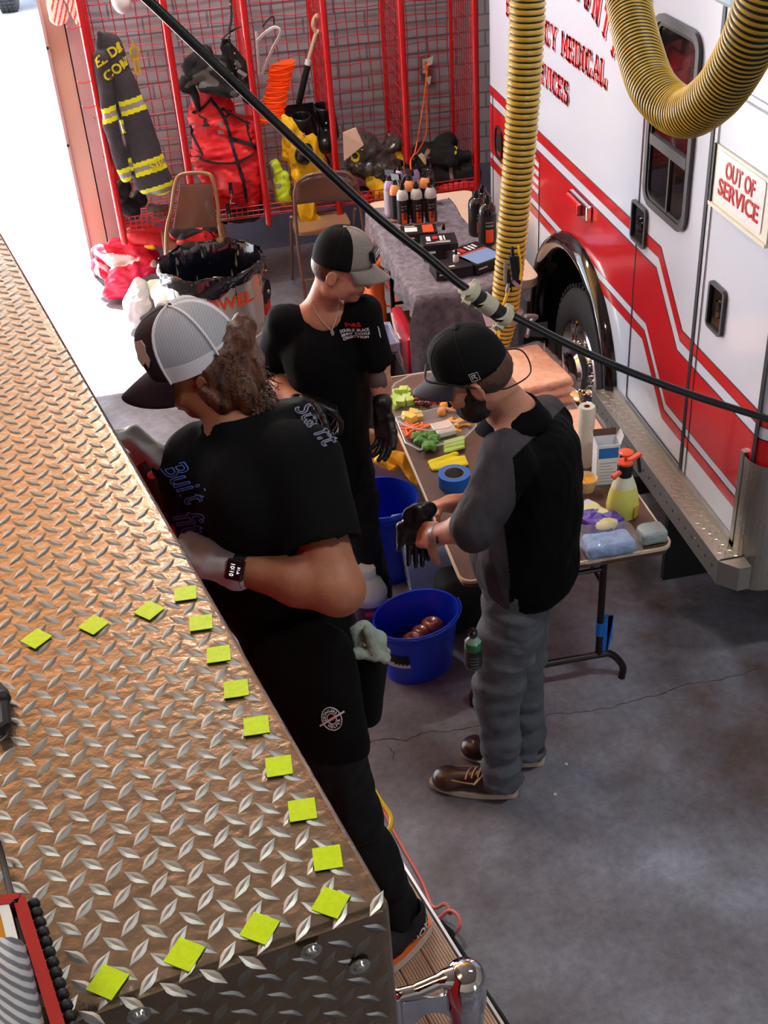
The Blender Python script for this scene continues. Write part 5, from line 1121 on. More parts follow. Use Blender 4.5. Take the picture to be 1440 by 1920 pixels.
def head(S, C, f, u, neck, s=1.0, nr=.054):
    Fm = frame(f, u); r, f, u = [V3(Fm.col[i]) for i in range(3)]; M = np.array(Fm)
    P = lambda a, b, cc: C+(r*a+f*b+u*cc)*s
    S.ell(P(0,-.008,.012), (.077*s,.098*s,.092*s), M, k=.01); S.ell(P(0,.028,-.045), (.060*s,.070*s,.078*s), M, k=.02)
    S.ell(P(0,.066,-.100), (.026*s,.022*s,.020*s), M, k=.02)
    for sx in (-1, 1):
        S.ell(P(sx*.040,.058,-.042), (.026*s,.028*s,.024*s), M, k=.02); S.ell(P(sx*.052,.01,-.078), (.018*s,.04*s,.026*s), M, k=.025)
        S.ell(P(sx*.032,.096,-.010), (.017*s,.014*s,.011*s), M, k=.010, sub=True); S.ell(P(sx*.031,.080,-.011), (.0125*s,.0125*s,.0115*s), M, k=.002)
        S.ell(P(sx*.030,.086,.010), (.022*s,.010*s,.007*s), M, k=.010)
        Me = np.array(Matrix(Fm) @ Matrix.Rotation(sx*.35, 3, 'Z'))
        S.ell(P(sx*.085,-.010,-.022), (.008*s,.020*s,.032*s), Me, k=.006); S.ell(P(sx*.093,-.006,-.020), (.006*s,.010*s,.018*s), Me, k=.005, sub=True)
    S.cap(P(0,.092,.0), P(0,.114,-.038), .008*s, .012*s, k=.010); S.ell(P(0,.112,-.042), (.017*s,.012*s,.010*s), M, k=.006)
    S.ell(P(0,.094,-.066), (.024*s,.009*s,.0055*s), M, k=.005); S.ell(P(0,.092,-.077), (.021*s,.010*s,.006*s), M, k=.005); S.ell(P(0,.101,-.0715), (.022*s,.006*s,.0018*s), M, k=.003, sub=True)
    S.cap(P(0,-.025,-.055), neck, nr, nr*1.1, k=.03)
    return P
def hand(S, W_, d, n, side=1, curl=(.5,.5,.5,.5), s=1., thumb=(.6,.75,.35), tcurl=.3, k=.006, fat=1.):
    d = V3(d).normalized(); n = V3(n); n = (n-d*n.dot(d)).normalized(); t = d.cross(n)*side
    M = np.array(Matrix(((t.x,d.x,n.x),(t.y,d.y,n.y),(t.z,d.z,n.z))))
    S.box(W_+d*.048*s, (.040*s,.050*s,.015*s*fat), M, k=k*2, rnd=.013*s); S.cap(W_-d*.02, W_+d*.03*s, .026*s, .026*s, k=.02, axis=n, f=.75)
    for i, (lf, off) in enumerate(((.92,.029),(1.,.010),(.95,-.010),(.78,-.028))):
        p = W_+d*(.090-.004*abs(i-1.2))*s+t*off*s; a = 0; rr = (.0100-.0007*i)*s*fat
        S.cap(p-d*.02*s, p, rr*1.05, rr*1.05, k=k)
        for j, sl in enumerate((.042,.027,.021)):
            a += curl[i]*(1., 1.05, .8)[j]; q = p+(d*math.cos(a)+n*math.sin(a)+t*off*.9)*(sl*lf*s); S.cap(p, q, rr*(1-.08*j), rr*(1-.08*(j+1)), k=k*.5); p = q
    p = W_+d*.022*s+t*.030*s; td = (d*thumb[0]+t*thumb[1]+n*thumb[2]).normalized()
    for j, sl in enumerate((.042,.032,.024)):
        q = p+td*sl*s; S.cap(p, q, (.0145-.0018*j)*s*fat, (.0130-.0018*j)*s*fat, k=k); p = q; td = (td+d*.25*tcurl*2+n*tcurl).normalized()
def cap_hat(parent, C, f, u, mats, s=1., brim_len=.075, strap=True, split=.50, a=.098, bw=.082, h=.115, curve=.35, name='cap'):
    """mats: front cloth, back cloth, brim; C = head centre at hat-band level"""
    Fm = frame(f, u); r, f, u = [V3(Fm.col[i]) for i in range(3)]; P = lambda x, y, z: C+(r*x+f*y+u*z)*s
    NA, NP = 48, 12; rows = []
    for j in range(NP+1):
        ph = (PI/2)*j/NP; row = []
        for i in range(NA+1):
            th = 2*PI*i/NA; cr = math.cos(ph)**.72; y = a*math.sin(th)*cr; x = bw*math.cos(th)*cr; fr = max(0, math.sin(th))
            z = h*math.sin(ph)**(1.0-.22*fr)-.004*max(0,-math.sin(th)); y += .010*fr*math.sin(ph*2); row.append(P(x, y-.004*math.sin(ph), z))
        rows.append(row)
    def mf(i, j):                                          # rows transposed: i = azimuth
        th = 2*PI*(i+.5)/NA; return 0 if math.sin(th) > math.cos(math.radians(60)) - .0+(.0) and abs((th-PI/2)) < math.radians(62) else 1
    G_ = [[rows[j][i] for j in range(NP+1)] for i in range(NA+1)]
    b = MB(); b.grid(G_, mfun=mf); crown = obj(name, b, mats[:2]+mats[3:], parent, angle=75)
    m_ = crown.modifiers.new('th', 'SOLIDIFY'); m_.thickness = .003; m_.offset = 0
    b = MB(); rows = []
    for i in range(25):
        th = math.radians(28+124*i/24); x0 = bw*math.cos(th); y0 = a*math.sin(th); row = []
        for j in range(9):
            t = j/8; e = brim_len*(math.sin(PI*(i/24)*.92+.125)**.55); xx = x0*(1-.10*t); yy = y0+e*t; row.append(P(xx, yy, .004-.055*curve*2*(xx/bw)**2*t**.8-.012*t-.010*t*t))
        rows.append(row)
    b.grid(rows); br = obj('brim', b, mats[2], crown, angle=75); m_ = br.modifiers.new('th', 'SOLIDIFY'); m_.thickness = .0035; m_.offset = 0
    b = MB()
    for q in (.2, .38, .56, .74, .9):
        pts = [rows[i][0].lerp(rows[i][-1], q)+u*.0022*s for i in range(2, 23)]; b.tube(pts, .0007, 4)
    obj('stitching', b, mats[2], br)
    b = MB(); b.lathe([(.009,0),(.008,.004),(.0001,.006)], P(0,-.004,h-.001), 12, M=Fm @ Matrix(((1,0,0),(0,1,0),(0,0,1)))); obj('button', b, mats[0], crown)
    return crown, P, G_, (r, f, u)
def seam(G_, idxs, m, parent, off=.0015, r=.0035, nm='seam_tape', j0=0):
    for i in idxs:
        b = MB(); P = [V3(p) for p in G_[i][j0:]]; cen = V3(G_[0][-1])*0+sum((V3(g[0]) for g in G_), V3())/len(G_); b.tube([p+(p-cen).normalized()*off for p in P], r, 6, flat=.5); obj(nm, b, m, parent)
def shoe_pts(heel, toe, z): return heel, toe
def rim_sole(name, heel, toe, w, z0, z1, m, parent, mi=0, grow=0.):
    d = (toe-heel); L_ = d.length; d.normalize(); l = V3((-d.y, d.x, 0)); P = []
    for i in range(28):
        t = 2*PI*i/28; x = .5-.5*math.cos(t); ww = w*(.78+.32*math.sin(PI*min(1, x*1.05))**1.0*(x)+.05)*abs(math.sin(t))**.65*(1 if math.sin(t) >= 0 else -1)
        P.append((x*L_*(1+2*grow)-grow*L_, ww*(1+grow*2)))
    b = MB(); b.prism(P, (heel.x, heel.y, z0), d, l, z1-z0, mi); return obj(name, b, m, parent, smooth=False)
# ------------------------------------------------------------------ man A: grey and black work shirt, bearded
fA = V3((-.92,.39,0)).normalized(); lA = V3((-fA.y, fA.x, 0))
A = thing('person', 'bearded man in a black cap, two-tone work shirt and grey trousers, holding black gloves', 'person', (.86, 2.84, 0))
hC = aty(884,694,2.86); hf = V3((-.86,.30,-.46)); hu = V3((-.40,.05,.9))
neckA = aty(962,775,2.88); pelA = V3((.888,2.865,.95)); chA = aty(998,885,2.88); shL = aty(948,862,2.73); shR = aty(1015,790,3.02)
elL = aty(893,986,2.64); wrL = aty(818,1003,2.77); elR = aty(905,950,3.06); wrR = aty(845,944,3.0)
ankL = V3((.795,2.775,.09)); ankR = V3((.925,2.90,.09)); knL = V3((.79,2.79,.48)); knR = V3((.905,2.915,.49)); hipL = pelA+lA*.085-V3((0,0,.03)); hipR = pelA-lA*.085-V3((0,0,.03))
S = Soft(.02)
Pa = head(S, hC, hf, hu, neckA, 1.02, .058)
S.cap(neckA-V3((0,0,.03)), chA, .07, .10, k=.05); S.cap(chA, pelA, .10, .09, k=.05)
for sh_, el_, wr_ in ((shL, elL, wrL), (shR, elR, wrR)):
    S.cap(neckA-V3((0,0,.06)), sh_, .05, .05, k=.05); S.cap(sh_, el_, .048, .040, k=.02); S.cap(el_, el_.lerp(wr_, .35), .040, .042, k=.02); S.cap(el_.lerp(wr_, .35), wr_, .042, .028, k=.02)
for hp, kn, an in ((hipL, knL, ankL), (hipR, knR, ankR)):
    S.cap(hp, kn, .07, .05); S.cap(kn, an, .045, .035); S.cap(an, an+fA*.14-V3((0,0,.045)), .035, .025)
hand(S, wrL, (aty(782,1002,2.86)-wrL), V3((.1,.6,-.5)), 1, (.55,.6,.65,.7), 1.0, (.55,.5,.6), .2)
hand(S, wrR, (aty(800,950,2.93)-wrR)+V3((0,0,-.01)), V3((-.1,-.5,-.8)), -1, (.75,.55,.6,.7), 1.0, (.75,.4,.45), .3)
bodyA = soft_obj('body', S, [M_skin], A, h=.0045)
# clothes
S = Soft(.035); tor = (chA-pelA).normalized()
S.ell(pelA+V3((-.01,.0,.06))-fA*.01, (.205,.160,.15), np.array(frame(fA, (0,0,1))), k=.06); S.ell(chA-V3((0,0,.10)), (.205,.155,.20), np.array(frame(fA, (0,0,1))), k=.06); S.ell(chA+V3((.0,0,.05)), (.20,.135,.14), np.array(frame(fA, (0,0,1))), k=.06)
S.ell(pelA+V3((0,0,-.03))-fA*.015, (.200,.165,.12), np.array(frame(fA, (0,0,1))), k=.05)
for sh_, el_, wr_c in ((shL, elL, wrL), (shR, elR, wrR)):
    S.cap(neckA-V3((0,0,.05)), sh_+V3((0,0,-.01)), .05, .075, k=.05); S.cap(sh_, el_, .076, .062, k=.035); S.cap(el_.lerp(sh_, .25), el_.lerp(wr_c, .12), .064, .064, k=.02)
pass
S.wrinkle(.007, 17, 21, (1,1,.6)).wrinkle(.0045, 40, 22, (.8,1.3,.5)).wrinkle(.0015, 90, 23)
for el_, wr_ in ((elL, wrL), (elR, wrR)): S.cap(el_.lerp(wr_, .62), wr_+(wr_-el_), .072, .09, sub=True, k=.004)
hem = pelA-V3((0,0,.145)); S.plane(hem+V3((0,0,0)), V3((.12,0,-1)), k=.004)
S.cap(neckA+V3((0,0,.06)), neckA-V3((0,0,.02)), .054, .060, sub=True, k=.01)
def shirtA(Cc):
    x0 = aty(946,1000,2.72).x; p1 = aty(925,862,2.74); p2 = aty(1052,742,2.93); sl_ = (p2.z-p1.z)/(p2.x-p1.x)
    sd = np.array((elL-shL).normalized()); sq = Cc-np.array(shL); rad = np.linalg.norm(sq-(sq @ sd)[:, None]*sd, axis=1); sl = (sq @ sd > -.02) & (rad < .088)
    sl[:] = False
    return ((Cc[:, 0] > x0) & (Cc[:, 2] < p1.z+(Cc[:, 0]-p1.x)*sl_) & ~sl)*1
shirt = soft_obj('work_shirt', S, [M_gshirt, M_bshirt], A, h=.005, mfun=shirtA)
bvS = bvh_of(shirt); p1 = hit(bvS, 940, 880, 0); p2 = hit(bvS, 1035, 785, 0); p3 = hit(bvS, 948, 1000, 0); npl = (p2-p1).cross((p1+p2)*.5-V3((0,0,CAMH))); npl = npl if npl.z > 0 else -npl
for pf in shirt.data.polygons:
    cw = pf.center+ORG[shirt.name]; pf.material_index = 1 if (cw.x > p3.x-.002 and (cw-p1).dot(npl) < 0) else 0
S = Soft(.012)
Mf = frame(hf*.3+fA, V3((0,0,1)))
ring = []
for i in range(29):
    a = 2*PI*i/28*.94+PI/2+.19; e_ = fA*math.sin(a)+lA*math.cos(a); zf = -.030*max(0, math.sin(a)); p = neckA+fA*math.sin(a)*.064+lA*math.cos(a)*.062+V3((0,0,.035+zf))
    ring.append([p-V3((0,0,.045)), p, p+e_*.007+V3((0,0,.004)), p+e_*.030-V3((0,0,.030)), p+e_*.048-V3((0,0,.052))])
b = MB(); b.grid(ring); co_ = obj('collar', b, M_bshirt, shirt, angle=80); m_ = co_.modifiers.new('th', 'SOLIDIFY'); m_.thickness = .003
S = Soft(.03)
for hp, kn, an, sgn in ((hipL, knL, ankL, 1), (hipR, knR, ankR, -1)):
    S.cap(hp+V3((0,0,.02)), hp.lerp(kn, .5), .108, .094, k=.04); S.cap(hp.lerp(kn, .5), kn, .094, .078); S.cap(kn, an+V3((0,0,.03)), .076, .064); S.cap(an+V3((0,0,.03)), an-V3((0,0,.035)), .064, .066)
S.ell(pelA-V3((0,0,.01))-fA*.035, (.17,.12,.12), np.array(frame(fA, (0,0,1))))
S.wrinkle(.009, 17, 41, (1,1,1.9)).wrinkle(.004, 34, 43, (.6,.6,1.8)).wrinkle(.002, 60, 42, (1,1,2)); S.plane((0,0,.062), (0,0,-1), k=.003)
tr_ = soft_obj('trousers', S, [M_gpant], A, h=.006)
def mocshoe(heel, toe, parent, nm='boot'):
    d = (toe-heel).normalized(); l = V3((-d.y, d.x, 0)); S = Soft(.02); at = lambda x, y, z: heel+d*x+l*y+V3((0,0,z))
    S.cap(at(.045,0,.065), at(.12,0,.06), .040, .040); S.cap(at(.10,0,.06), at(.20,0,.045), .043, .038); S.ell(at(.248,0,.044), (.058,.054,.036), np.array(Matrix(((d.x,l.x,0),(d.y,l.y,0),(0,0,1))))); S.cap(at(.05,0,.08), at(.06,0,.125), .042, .045)
    S.cap(at(.055,0,.14), at(.06,0,.10), .034, .03, sub=True, k=.006); S.plane((0,0,.022), (0,0,-1), k=.003)
    bt = soft_obj(nm, S, [mat('dark brown leather', c(58,34,30), .28, coat=.3, noise=.15, nscale=25)], parent, h=.0045)
    rim_sole('sole', heel+d*.002, toe, .045, .004, .026, mat('cream wedge sole', c(196,184,166), .6), bt)
    b = MB(); pts = [at(.145+.12*math.sin(a)**.8 if math.sin(a) > 0 else .145, .040*math.cos(a), .068-.006*math.sin(a)) for a in [PI*i/20 for i in range(21)]]; b.tube([p+V3((0,0,.006)) for p in pts], .0028, 6); obj('toe_seam', b, mat('tan stitching', c(176,140,104), .6), bt)
    b = MB()
    for i in range(4): x = .105+i*.022; b.tube(catmull([at(x,-.028,.106-.009*i), at(x+.006,0,.116-.009*i), at(x+.012,.028,.106-.009*i)], 4), .0032, 6)
    b.tube(catmull([at(.115,0,.108), at(.13,.04,.104), at(.15,.055,.085), at(.135,.03,.1)], 4), .0022, 5); b.tube(catmull([at(.115,0,.108), at(.125,-.03,.108), at(.15,-.05,.09)], 4), .0022, 5)
    obj('laces', b, mat('tan laces', c(206,170,140), .7), bt); return bt
mocshoe(V3((.850,2.748,0)), V3((.560,2.873,0)), A); mocshoe(V3((.985,2.868,0)), V3((.705,2.985,0)), A)
# beard, short hair
S = Soft(.012); Fm = frame(hf, hu); Mh = np.array(Fm)
S.ell(Pa(0,.062,-.100), (.044,.038,.040), Mh)
for sx in (-1, 1): S.ell(Pa(sx*.048,.034,-.088), (.028,.044,.044), Mh); S.ell(Pa(sx*.064,.018,-.062), (.014,.030,.038), Mh); S.ell(Pa(sx*.070,.006,-.025), (.009,.014,.03), Mh)
S.cap(Pa(-.024,.098,-.060), Pa(.024,.098,-.060), .008, .008); S.wrinkle(.0022, 160, 3)
soft_obj('beard', S, [M_beard], A, h=.004)
S = Soft(.012); S.ell(Pa(0,-.030,-.012), (.0795,.084,.075), Mh); S.wrinkle(.0012, 200, 3); S.plane(Pa(0,.012,0), hf, k=.004)
S.cap(Pa(0,-.05,-.12), Pa(0,.0,-.10), .045, .06, sub=True, k=.02)
soft_obj('hair', S, [mat('cropped brown hair', c(84,58,46), .8, noise=.35, nscale=220)], A, h=.004)
capA, Pc, GA, axA = cap_hat(A, hC+hu.normalized()*.012-hf.normalized()*.006, hf+V3((0,0,.10)), hu, [M_capb, M_capb, mat('charcoal cap brim', c(70,72,84), .75)], 1.06, .078, h=.118)
seam(GA, (12, 0, 24, 8, 16, 36), mat('cap seam', c(30,30,34), .8), capA, r=.0015, off=.0018)
r_, f_, u_ = axA
b = MB(); p0 = Pc(.083,-.020,.018) if lA.dot(r_) > 0 else Pc(-.083,-.020,.018); sd = (r_ if lA.dot(r_) > 0 else -r_)
ux_ = f_*-1 if sd.dot(r_) > 0 else f_; ux_ = u_.cross(sd)
b.tube([p0+sd*.008+ux_*x*.012+u_*y*.012 for x, y in ((-1,-1),(1,-1),(1,1),(-1,1))], .0011, 5, closed=True); b.bar(p0+sd*.008-ux_*.007-u_*.007, p0+sd*.008-ux_*.007+u_*.006, .0022, .0015, up=sd); b.bar(p0+sd*.008-ux_*.007+u_*.006, p0+sd*.008+ux_*.005+u_*.006, .0022, .0015, up=sd); b.bar(p0+sd*.008+ux_*.004+u_*.004, p0+sd*.008-ux_*.004-u_*.001, .0022, .0015, up=sd); b.bar(p0+sd*.008-ux_*.002, p0+sd*.008+ux_*.006-u_*.007, .0022, .0015, up=sd)
obj('logo', b, mat('silver embroidery', c(190,190,190), .5), capA, smooth=False)
# glasses worn on the cap and cord behind the neck
b = MB(); s_ = sd
b.tube(catmull([Pc(0,.0,0)+s_*.086+f_*.06+u_*.018, Pc(0,0,0)+s_*.093+f_*.0-u_*.012, Pc(0,0,0)+s_*.088-f_*.05-u_*.040], 6), .003, 6); b.tube(catmull([Pc(0,0,0)+s_*.086+f_*.06+u_*.018, Pc(0,.112,.028)+s_*.05, Pc(0,.118,.03), Pc(0,.112,.028)-s_*.05, Pc(0,0,0)-s_*.086+f_*.06+u_*.018], 6), .0035, 6)
b.tube(catmull([Pc(0,0,0)+s_*.088-f_*.05-u_*.040, Pc(0,0,0)+s_*.070-f_*.09-u_*.062, Pc(0,-.135,-.075), Pc(0,-.125,-.03)-s_*.05, Pc(0,0,0)-s_*.088-f_*.05-u_*.03], 8), .0022, 6)
obj('sunglasses', b, M_black, A)
b = MB(); Mw_ = frame(wrL-elL, V3((0,-1,.2))); b.lathe([(.0325,-.010),(.0345,-.009),(.0345,.009),(.0325,.010)], wrL+(elL-wrL).normalized()*.012, 24, M=Matrix(((Mw_[0][0],Mw_[0][2],Mw_[0][1]),(Mw_[1][0],Mw_[1][2],Mw_[1][1]),(Mw_[2][0],Mw_[2][2],Mw_[2][1])))); wa = obj('watch', b, M_ss, A)
b = MB(); q = wrL+(elL-wrL).normalized()*.012+V3((-.004,-.034,.01)); b.box(q+V3((-.013,-.006,-.014)), q+V3((.013,.004,.014))); obj('watch_case', b, mat('watch face', c(40,42,50), .1, coat=1), wa, smooth=False, bevel=.003)
# black gloves held in the hands
gp = aty(772,985,2.86); S = Soft(.008)
hand(S, gp+V3((.02,0,.03)), V3((-.02,0,-1)), V3((-.3,-1,0)), 1, (.16,.08,.12,.1), 1.0, (.95,.3,.1), 0, fat=.95); S.cap(gp+V3((.0,0,.04)), gp+V3((.05,0,.045)), .028, .03, axis=(0,1,0), f=.4)
S.cap(aty(752,985,2.87), aty(748,1020,2.88), .012, .009); S.cap(aty(770,975,2.87), aty(752,988,2.87), .016, .012)
S.cap(aty(798,985,2.85), aty(800,1045,2.86), .024, .012, axis=(0,1,0), f=.5); S.wrinkle(.002, 70, 3)
tag(soft_obj('work_gloves', S, [M_bglove], h=.0035, loc=gp), 'pair of limp black nitrile gloves dangling from the hands of the bearded man', 'gloves')
# green bottle clipped to his pocket
gb = aty(888,1250,2.655); t = thing('spray_bottle', 'green liquid bottle with a dark label hanging at the trouser pocket of the bearded man', 'bottle', gb)
Mt = Matrix.Rotation(.0, 3, 'X'); hh = .135
b = MB(); b.lathe([(.022,0),(.026,.006),(.027,.09),(.025,.105),(.014,.118),(.012,.122)], gb, 24, mfun=lambda i: 0 if i < 3 else 1); obj('body', b, [mat('green liquid', c(20,104,52), .15, coat=1.), mat('pale clear shoulder', c(130,170,150), .12, coat=1.)], t)
b = MB(); b.lathe([(.0275,.012),(.0275,.078)], gb, 24, capb=False, capt=False); lb_ = obj('label', b, M_label, t)
b = MB(); b.lathe([(.012,.120),(.014,.126),(.014,.142),(.008,.150)], gb, 18); b.bar(gb+V3((0,0,.146)), gb+V3((-.02,-.012,.152)), .010, .008); obj('cap', b, mat('black shiny cap', c(12,12,13), .15, coat=1), t)
for i in range(4):
    b = MB(); P_ = [[gb+V3((.0281*math.sin(a), -.0281*math.cos(a), z)) for z in (.018+i*.012, .020+i*.012)] for a in [-.6+1.0*j/5 for j in range(6)]]; b.grid(P_); obj('print_line', b, mat('dim white print', c(150,156,150), .6), lb_)
# ------------------------------------------------------------------ man B: necklace, grey front cap
fB = V3((.34,-.94,0)).normalized(); lB = V3((-fB.y, fB.x, 0))
B_ = thing('person', 'slim man in a black t-shirt, grey fronted cap and silver necklace, wearing black gloves', 'person', (.56, 3.88, 0))
hC = aty(640,497,3.84); hf = V3((.88,-.40,-.30)); hu = V3((.30,-.12,.94))
neckB = aty(598,583,3.90); shRb = aty(532,606,3.90); shLb = aty(683,588,3.84); chB = aty(615,680,3.88); pelB = aty(625,880,3.88)
elRb = aty(503,700,3.98); wrRb = aty(575,768,3.72); elLb = aty(710,684,3.82); wrLb = aty(718,768,3.74)
hipLb = pelB+lB*.075; hipRb = pelB-lB*.075; knLb = V3((hipLb.x+.02, 3.84, .46)); knRb = V3((hipRb.x+.0, 3.90, .46)); anLb = V3((.585,3.86,.09)); anRb = V3((.40,3.95,.09))
S = Soft(.02); Pb = head(S, hC, hf, hu, neckB, .98, .050)
S.cap(neckB-V3((0,0,.03)), chB, .06, .085, k=.05); S.cap(chB, pelB, .085, .075, k=.05)
for sh_, el_, wr_ in ((shRb, elRb, wrRb), (shLb, elLb, wrLb)):
    S.cap(neckB-V3((0,0,.03)), sh_, .045, .045, k=.04); S.cap(sh_, el_, .046, .038); S.cap(el_, el_.lerp(wr_, .4), .038, .038); S.cap(el_.lerp(wr_, .4), wr_, .038, .026); S.cap(wr_, wr_+(wr_-el_).normalized()*.02, .020, .016)
for hp, kn, an in ((hipLb, knLb, anLb), (hipRb, knRb, anRb)):
    S.cap(hp, kn, .065, .045); S.cap(kn, an, .045, .035); S.cap(an, an+fB*.12-V3((0,0,.05)), .03, .025)
ea = np.array(elLb); wa_ = np.array(wrLb); axe = (wa_-ea)/np.linalg.norm(wa_-ea)
def skinB(Cc):
    q = Cc-ea; t = q @ axe; rad = np.linalg.norm(q-t[:, None]*axe, axis=1)
    lips = (np.linalg.norm((Cc-np.array(Pb(0,.098,-.071)))/np.array([.028,.028,.012]), axis=1) < 1)*2
    return lips+((t > -.12) & (t < .14) & (rad < .06) & (noise3(Cc, 38, 9) > .12) & (q[:, 0] < .016))*1
bodyB = soft_obj('body', S, [M_skin, M_tattoo, mat('lip skin', c(150,84,80), .5)], B_, h=.005, mfun=skinB)
Mb = np.array(frame(fB, (0,0,1)))
S = Soft(.035)
S.ell(chB+V3((0,0,.04)), (.175,.110,.15), Mb, k=.06); S.ell(chB-V3((0,0,.12)), (.155,.105,.18), Mb, k=.06); S.ell(chB.lerp(pelB, .60), (.148,.108,.18), Mb, k=.06); S.ell(pelB+V3((0,0,.04)), (.150,.110,.15), Mb, k=.05)
for sh_, el_ in ((shRb, elRb), (shLb, elLb)):
    S.cap(neckB-V3((0,0,.035)), sh_, .045, .056, k=.04); S.cap(sh_, sh_.lerp(el_, .86), .064, .062, k=.03)
    S.cap(el_+(el_-sh_).normalized()*.0, el_+(el_-sh_).normalized()*.1, .05, .05, sub=True, k=.004)
S.wrinkle(.005, 20, 51, (1,1,.5)).wrinkle(.002, 50, 52); S.cap(neckB+V3((0,0,.05)), neckB+fB*.025-V3((0,0,.015)), .06, .062, sub=True, k=.006); S.ell(pelB-V3((0,0,.05)), (.148,.108,.10), Mb, k=.05); S.plane(pelB-V3((0,0,.12)), (0,0,-1), k=.004)
teeB = soft_obj('t_shirt', S, [M_tee], B_, h=.006)
S = Soft(.03)
for hp, kn, an in ((hipLb, knLb, anLb), (hipRb, knRb, anRb)):
    S.cap(hp+V3((0,0,.03)), hp.lerp(kn, .5), .092, .078, k=.03); S.cap(hp.lerp(kn, .5), kn, .078, .064); S.cap(kn, an, .062, .052)
S.ell(pelB-V3((0,0,.03)), (.145,.10,.09), Mb); S.wrinkle(.006, 24, 61, (1,1,1.5)).wrinkle(.003, 60, 62); S.plane((0,0,.05), (0,0,-1), k=.003); soft_obj('trousers', S, [M_bpant], B_, h=.006)
for an in (anLb, anRb):
    S = Soft(.02); S.cap(an-fB*.03-V3((0,0,.045)), an+fB*.08-V3((0,0,.05)), .04, .038); S.ell(an+fB*.13-V3((0,0,.052)), (.045,.05,.034), Mb); S.plane((0,0,.004), (0,0,-1), k=.003); soft_obj('shoe', S, [M_black], B_, h=.006)
S = Soft(.006); hand(S, wrRb+V3((.02,0,.03)), V3((.85,-.25,-.45)), V3((.1,-.3,-1)), -1, (.5,.6,.65,.7), 1.0, (.7,.5,.5), .3, fat=1.1); S.cap(wrRb-V3((.03,-.02,-.02)), wrRb, .034, .032); S.wrinkle(.001, 90, 3); soft_obj('glove', S, [M_bglove], B_, h=.0035)
S = Soft(.006); hand(S, wrLb+V3((0,0,-.01)), V3((.0,-.12,-1)), V3((-.75,-.6,0)), -1, (.35,.4,.45,.5), 1.08, (.8,.5,.35), .2, fat=1.15); S.cap(wrLb+V3((0,0,.03)), wrLb, .036, .033); S.wrinkle(.001, 90, 3); soft_obj('glove', S, [M_bglove], B_, h=.0035)
capB, Pc, GB, (r_, f_, u_) = cap_hat(B_, hC+hu.normalized()*.016-hf.normalized()*.004, hf+V3((0,0,.08)), hu, [M_capg, M_capb, M_capg], 1.04, .074, h=.118)
seam(GB, (12,), mat('grey cap seam', c(110,102,98), .85), capB, r=.0014, off=.0016)
b = MB(); pc_ = Pc(0,.112,.052); nf = (f_*.94+u_*.34).normalized(); uu = (u_-nf*u_.dot(nf)).normalized(); rr = r_
rect = lambda w, h, o, d0, d1: [pc_+rr*x*w+uu*y*h+nf*(o+d) for d in (d0, d1) for x, y in ((-1,-1),(1,-1),(1,1),(-1,1))]
b.hexa(rect(.032,.020,.0,-.014,.002), 0); b.hexa(rect(.030,.018,.0,.001,.0026), 1); b.hexa(rect(.028,.0165,.0,.0026,.0032), 0)
pt = obj('patch', b, [M_black, M_wtxt], capB, smooth=False)
text('DOUBLE BLACK', .010, pc_+uu*.008+nf*.0042, rr, uu, M_wtxt, pt, bold=.02, width=.048); text('COLLECTION', .007, pc_-uu*.002+nf*.0042, rr, uu, M_wtxt, pt, width=.044); text('P&S', .007, pc_-uu*.011+nf*.0042, rr, uu, M_rtxt, pt, width=.02)
S = Soft(.01); S.ell(Pb(0,-.030,-.005), (.0795,.076,.070), np.array(frame(hf, hu))); S.plane(Pb(0,.015,0), hf, k=.004); S.cap(Pb(0,-.05,-.12), Pb(0,.0,-.09), .045, .06, sub=True, k=.02); soft_obj('hair', S, [M_hairb], B_, h=.005)
# necklace and shirt print
bvB = bvh_of([teeB, bodyB]); NB = V3((.25,-.9,.35)).normalized()
b = MB(); b.tube([hit(bvB, u, v, .003) for u, v in [(585,565),(592,585),(602,601),(614,613),(622,620)]], .0018, 5); b.tube([hit(bvB, u, v, .003) for u, v in [(637,560),(634,582),(628,605),(622,620)]], .0018, 5)
nk = obj('necklace', b, mat('bright silver chain', c(216,212,206), .4, metal=.3), B_)
p = hit(bvB, 623, 624, .006); b = MB(); Mn = frame(NB, (0,0,1)); b.lathe([(.009,-.001),(.009,.002),(.0001,.003)], p, 16, sx=.75, sy=1.2, M=Matrix(((Mn[0][0],Mn[0][2],Mn[0][1]),(Mn[1][0],Mn[1][2],Mn[1][1]),(Mn[2][0],Mn[2][2],Mn[2][1])))); obj('pendant', b, M_ss, nk)
uxB = V3((.93,.36,.09)).normalized(); uyB = V3((-.06,.1,1)); uyB = (uyB-uxB*uyB.dot(uxB)).normalized()
def tB(s_, u, v, sz, w, m): text(s_, sz, hit(bvB, u, v), uxB, uyB, m, teeB, bold=.03, surf=bvB, off=.0025, width=w)
tB('P&S', 663, 610, .022, .034, M_rtxt); tB('DOUBLE BLACK', 663, 619, .016, .078, M_wtxt); tB('RENNY DOYLE', 663, 625.5, .013, .076, M_wtxt); tB('COLLECTION', 661, 631, .013, .070, M_wtxt)
b = MB()
for i in range(4): b.tube([hit(bvB, 708+i*1.2, 612+5*i, .003), hit(bvB, 711+i*1.0, 618+5*i, .003)], .0018, 4)
obj('sleeve_print', b, M_wtxt, teeB)['kind'] = 'stuff'
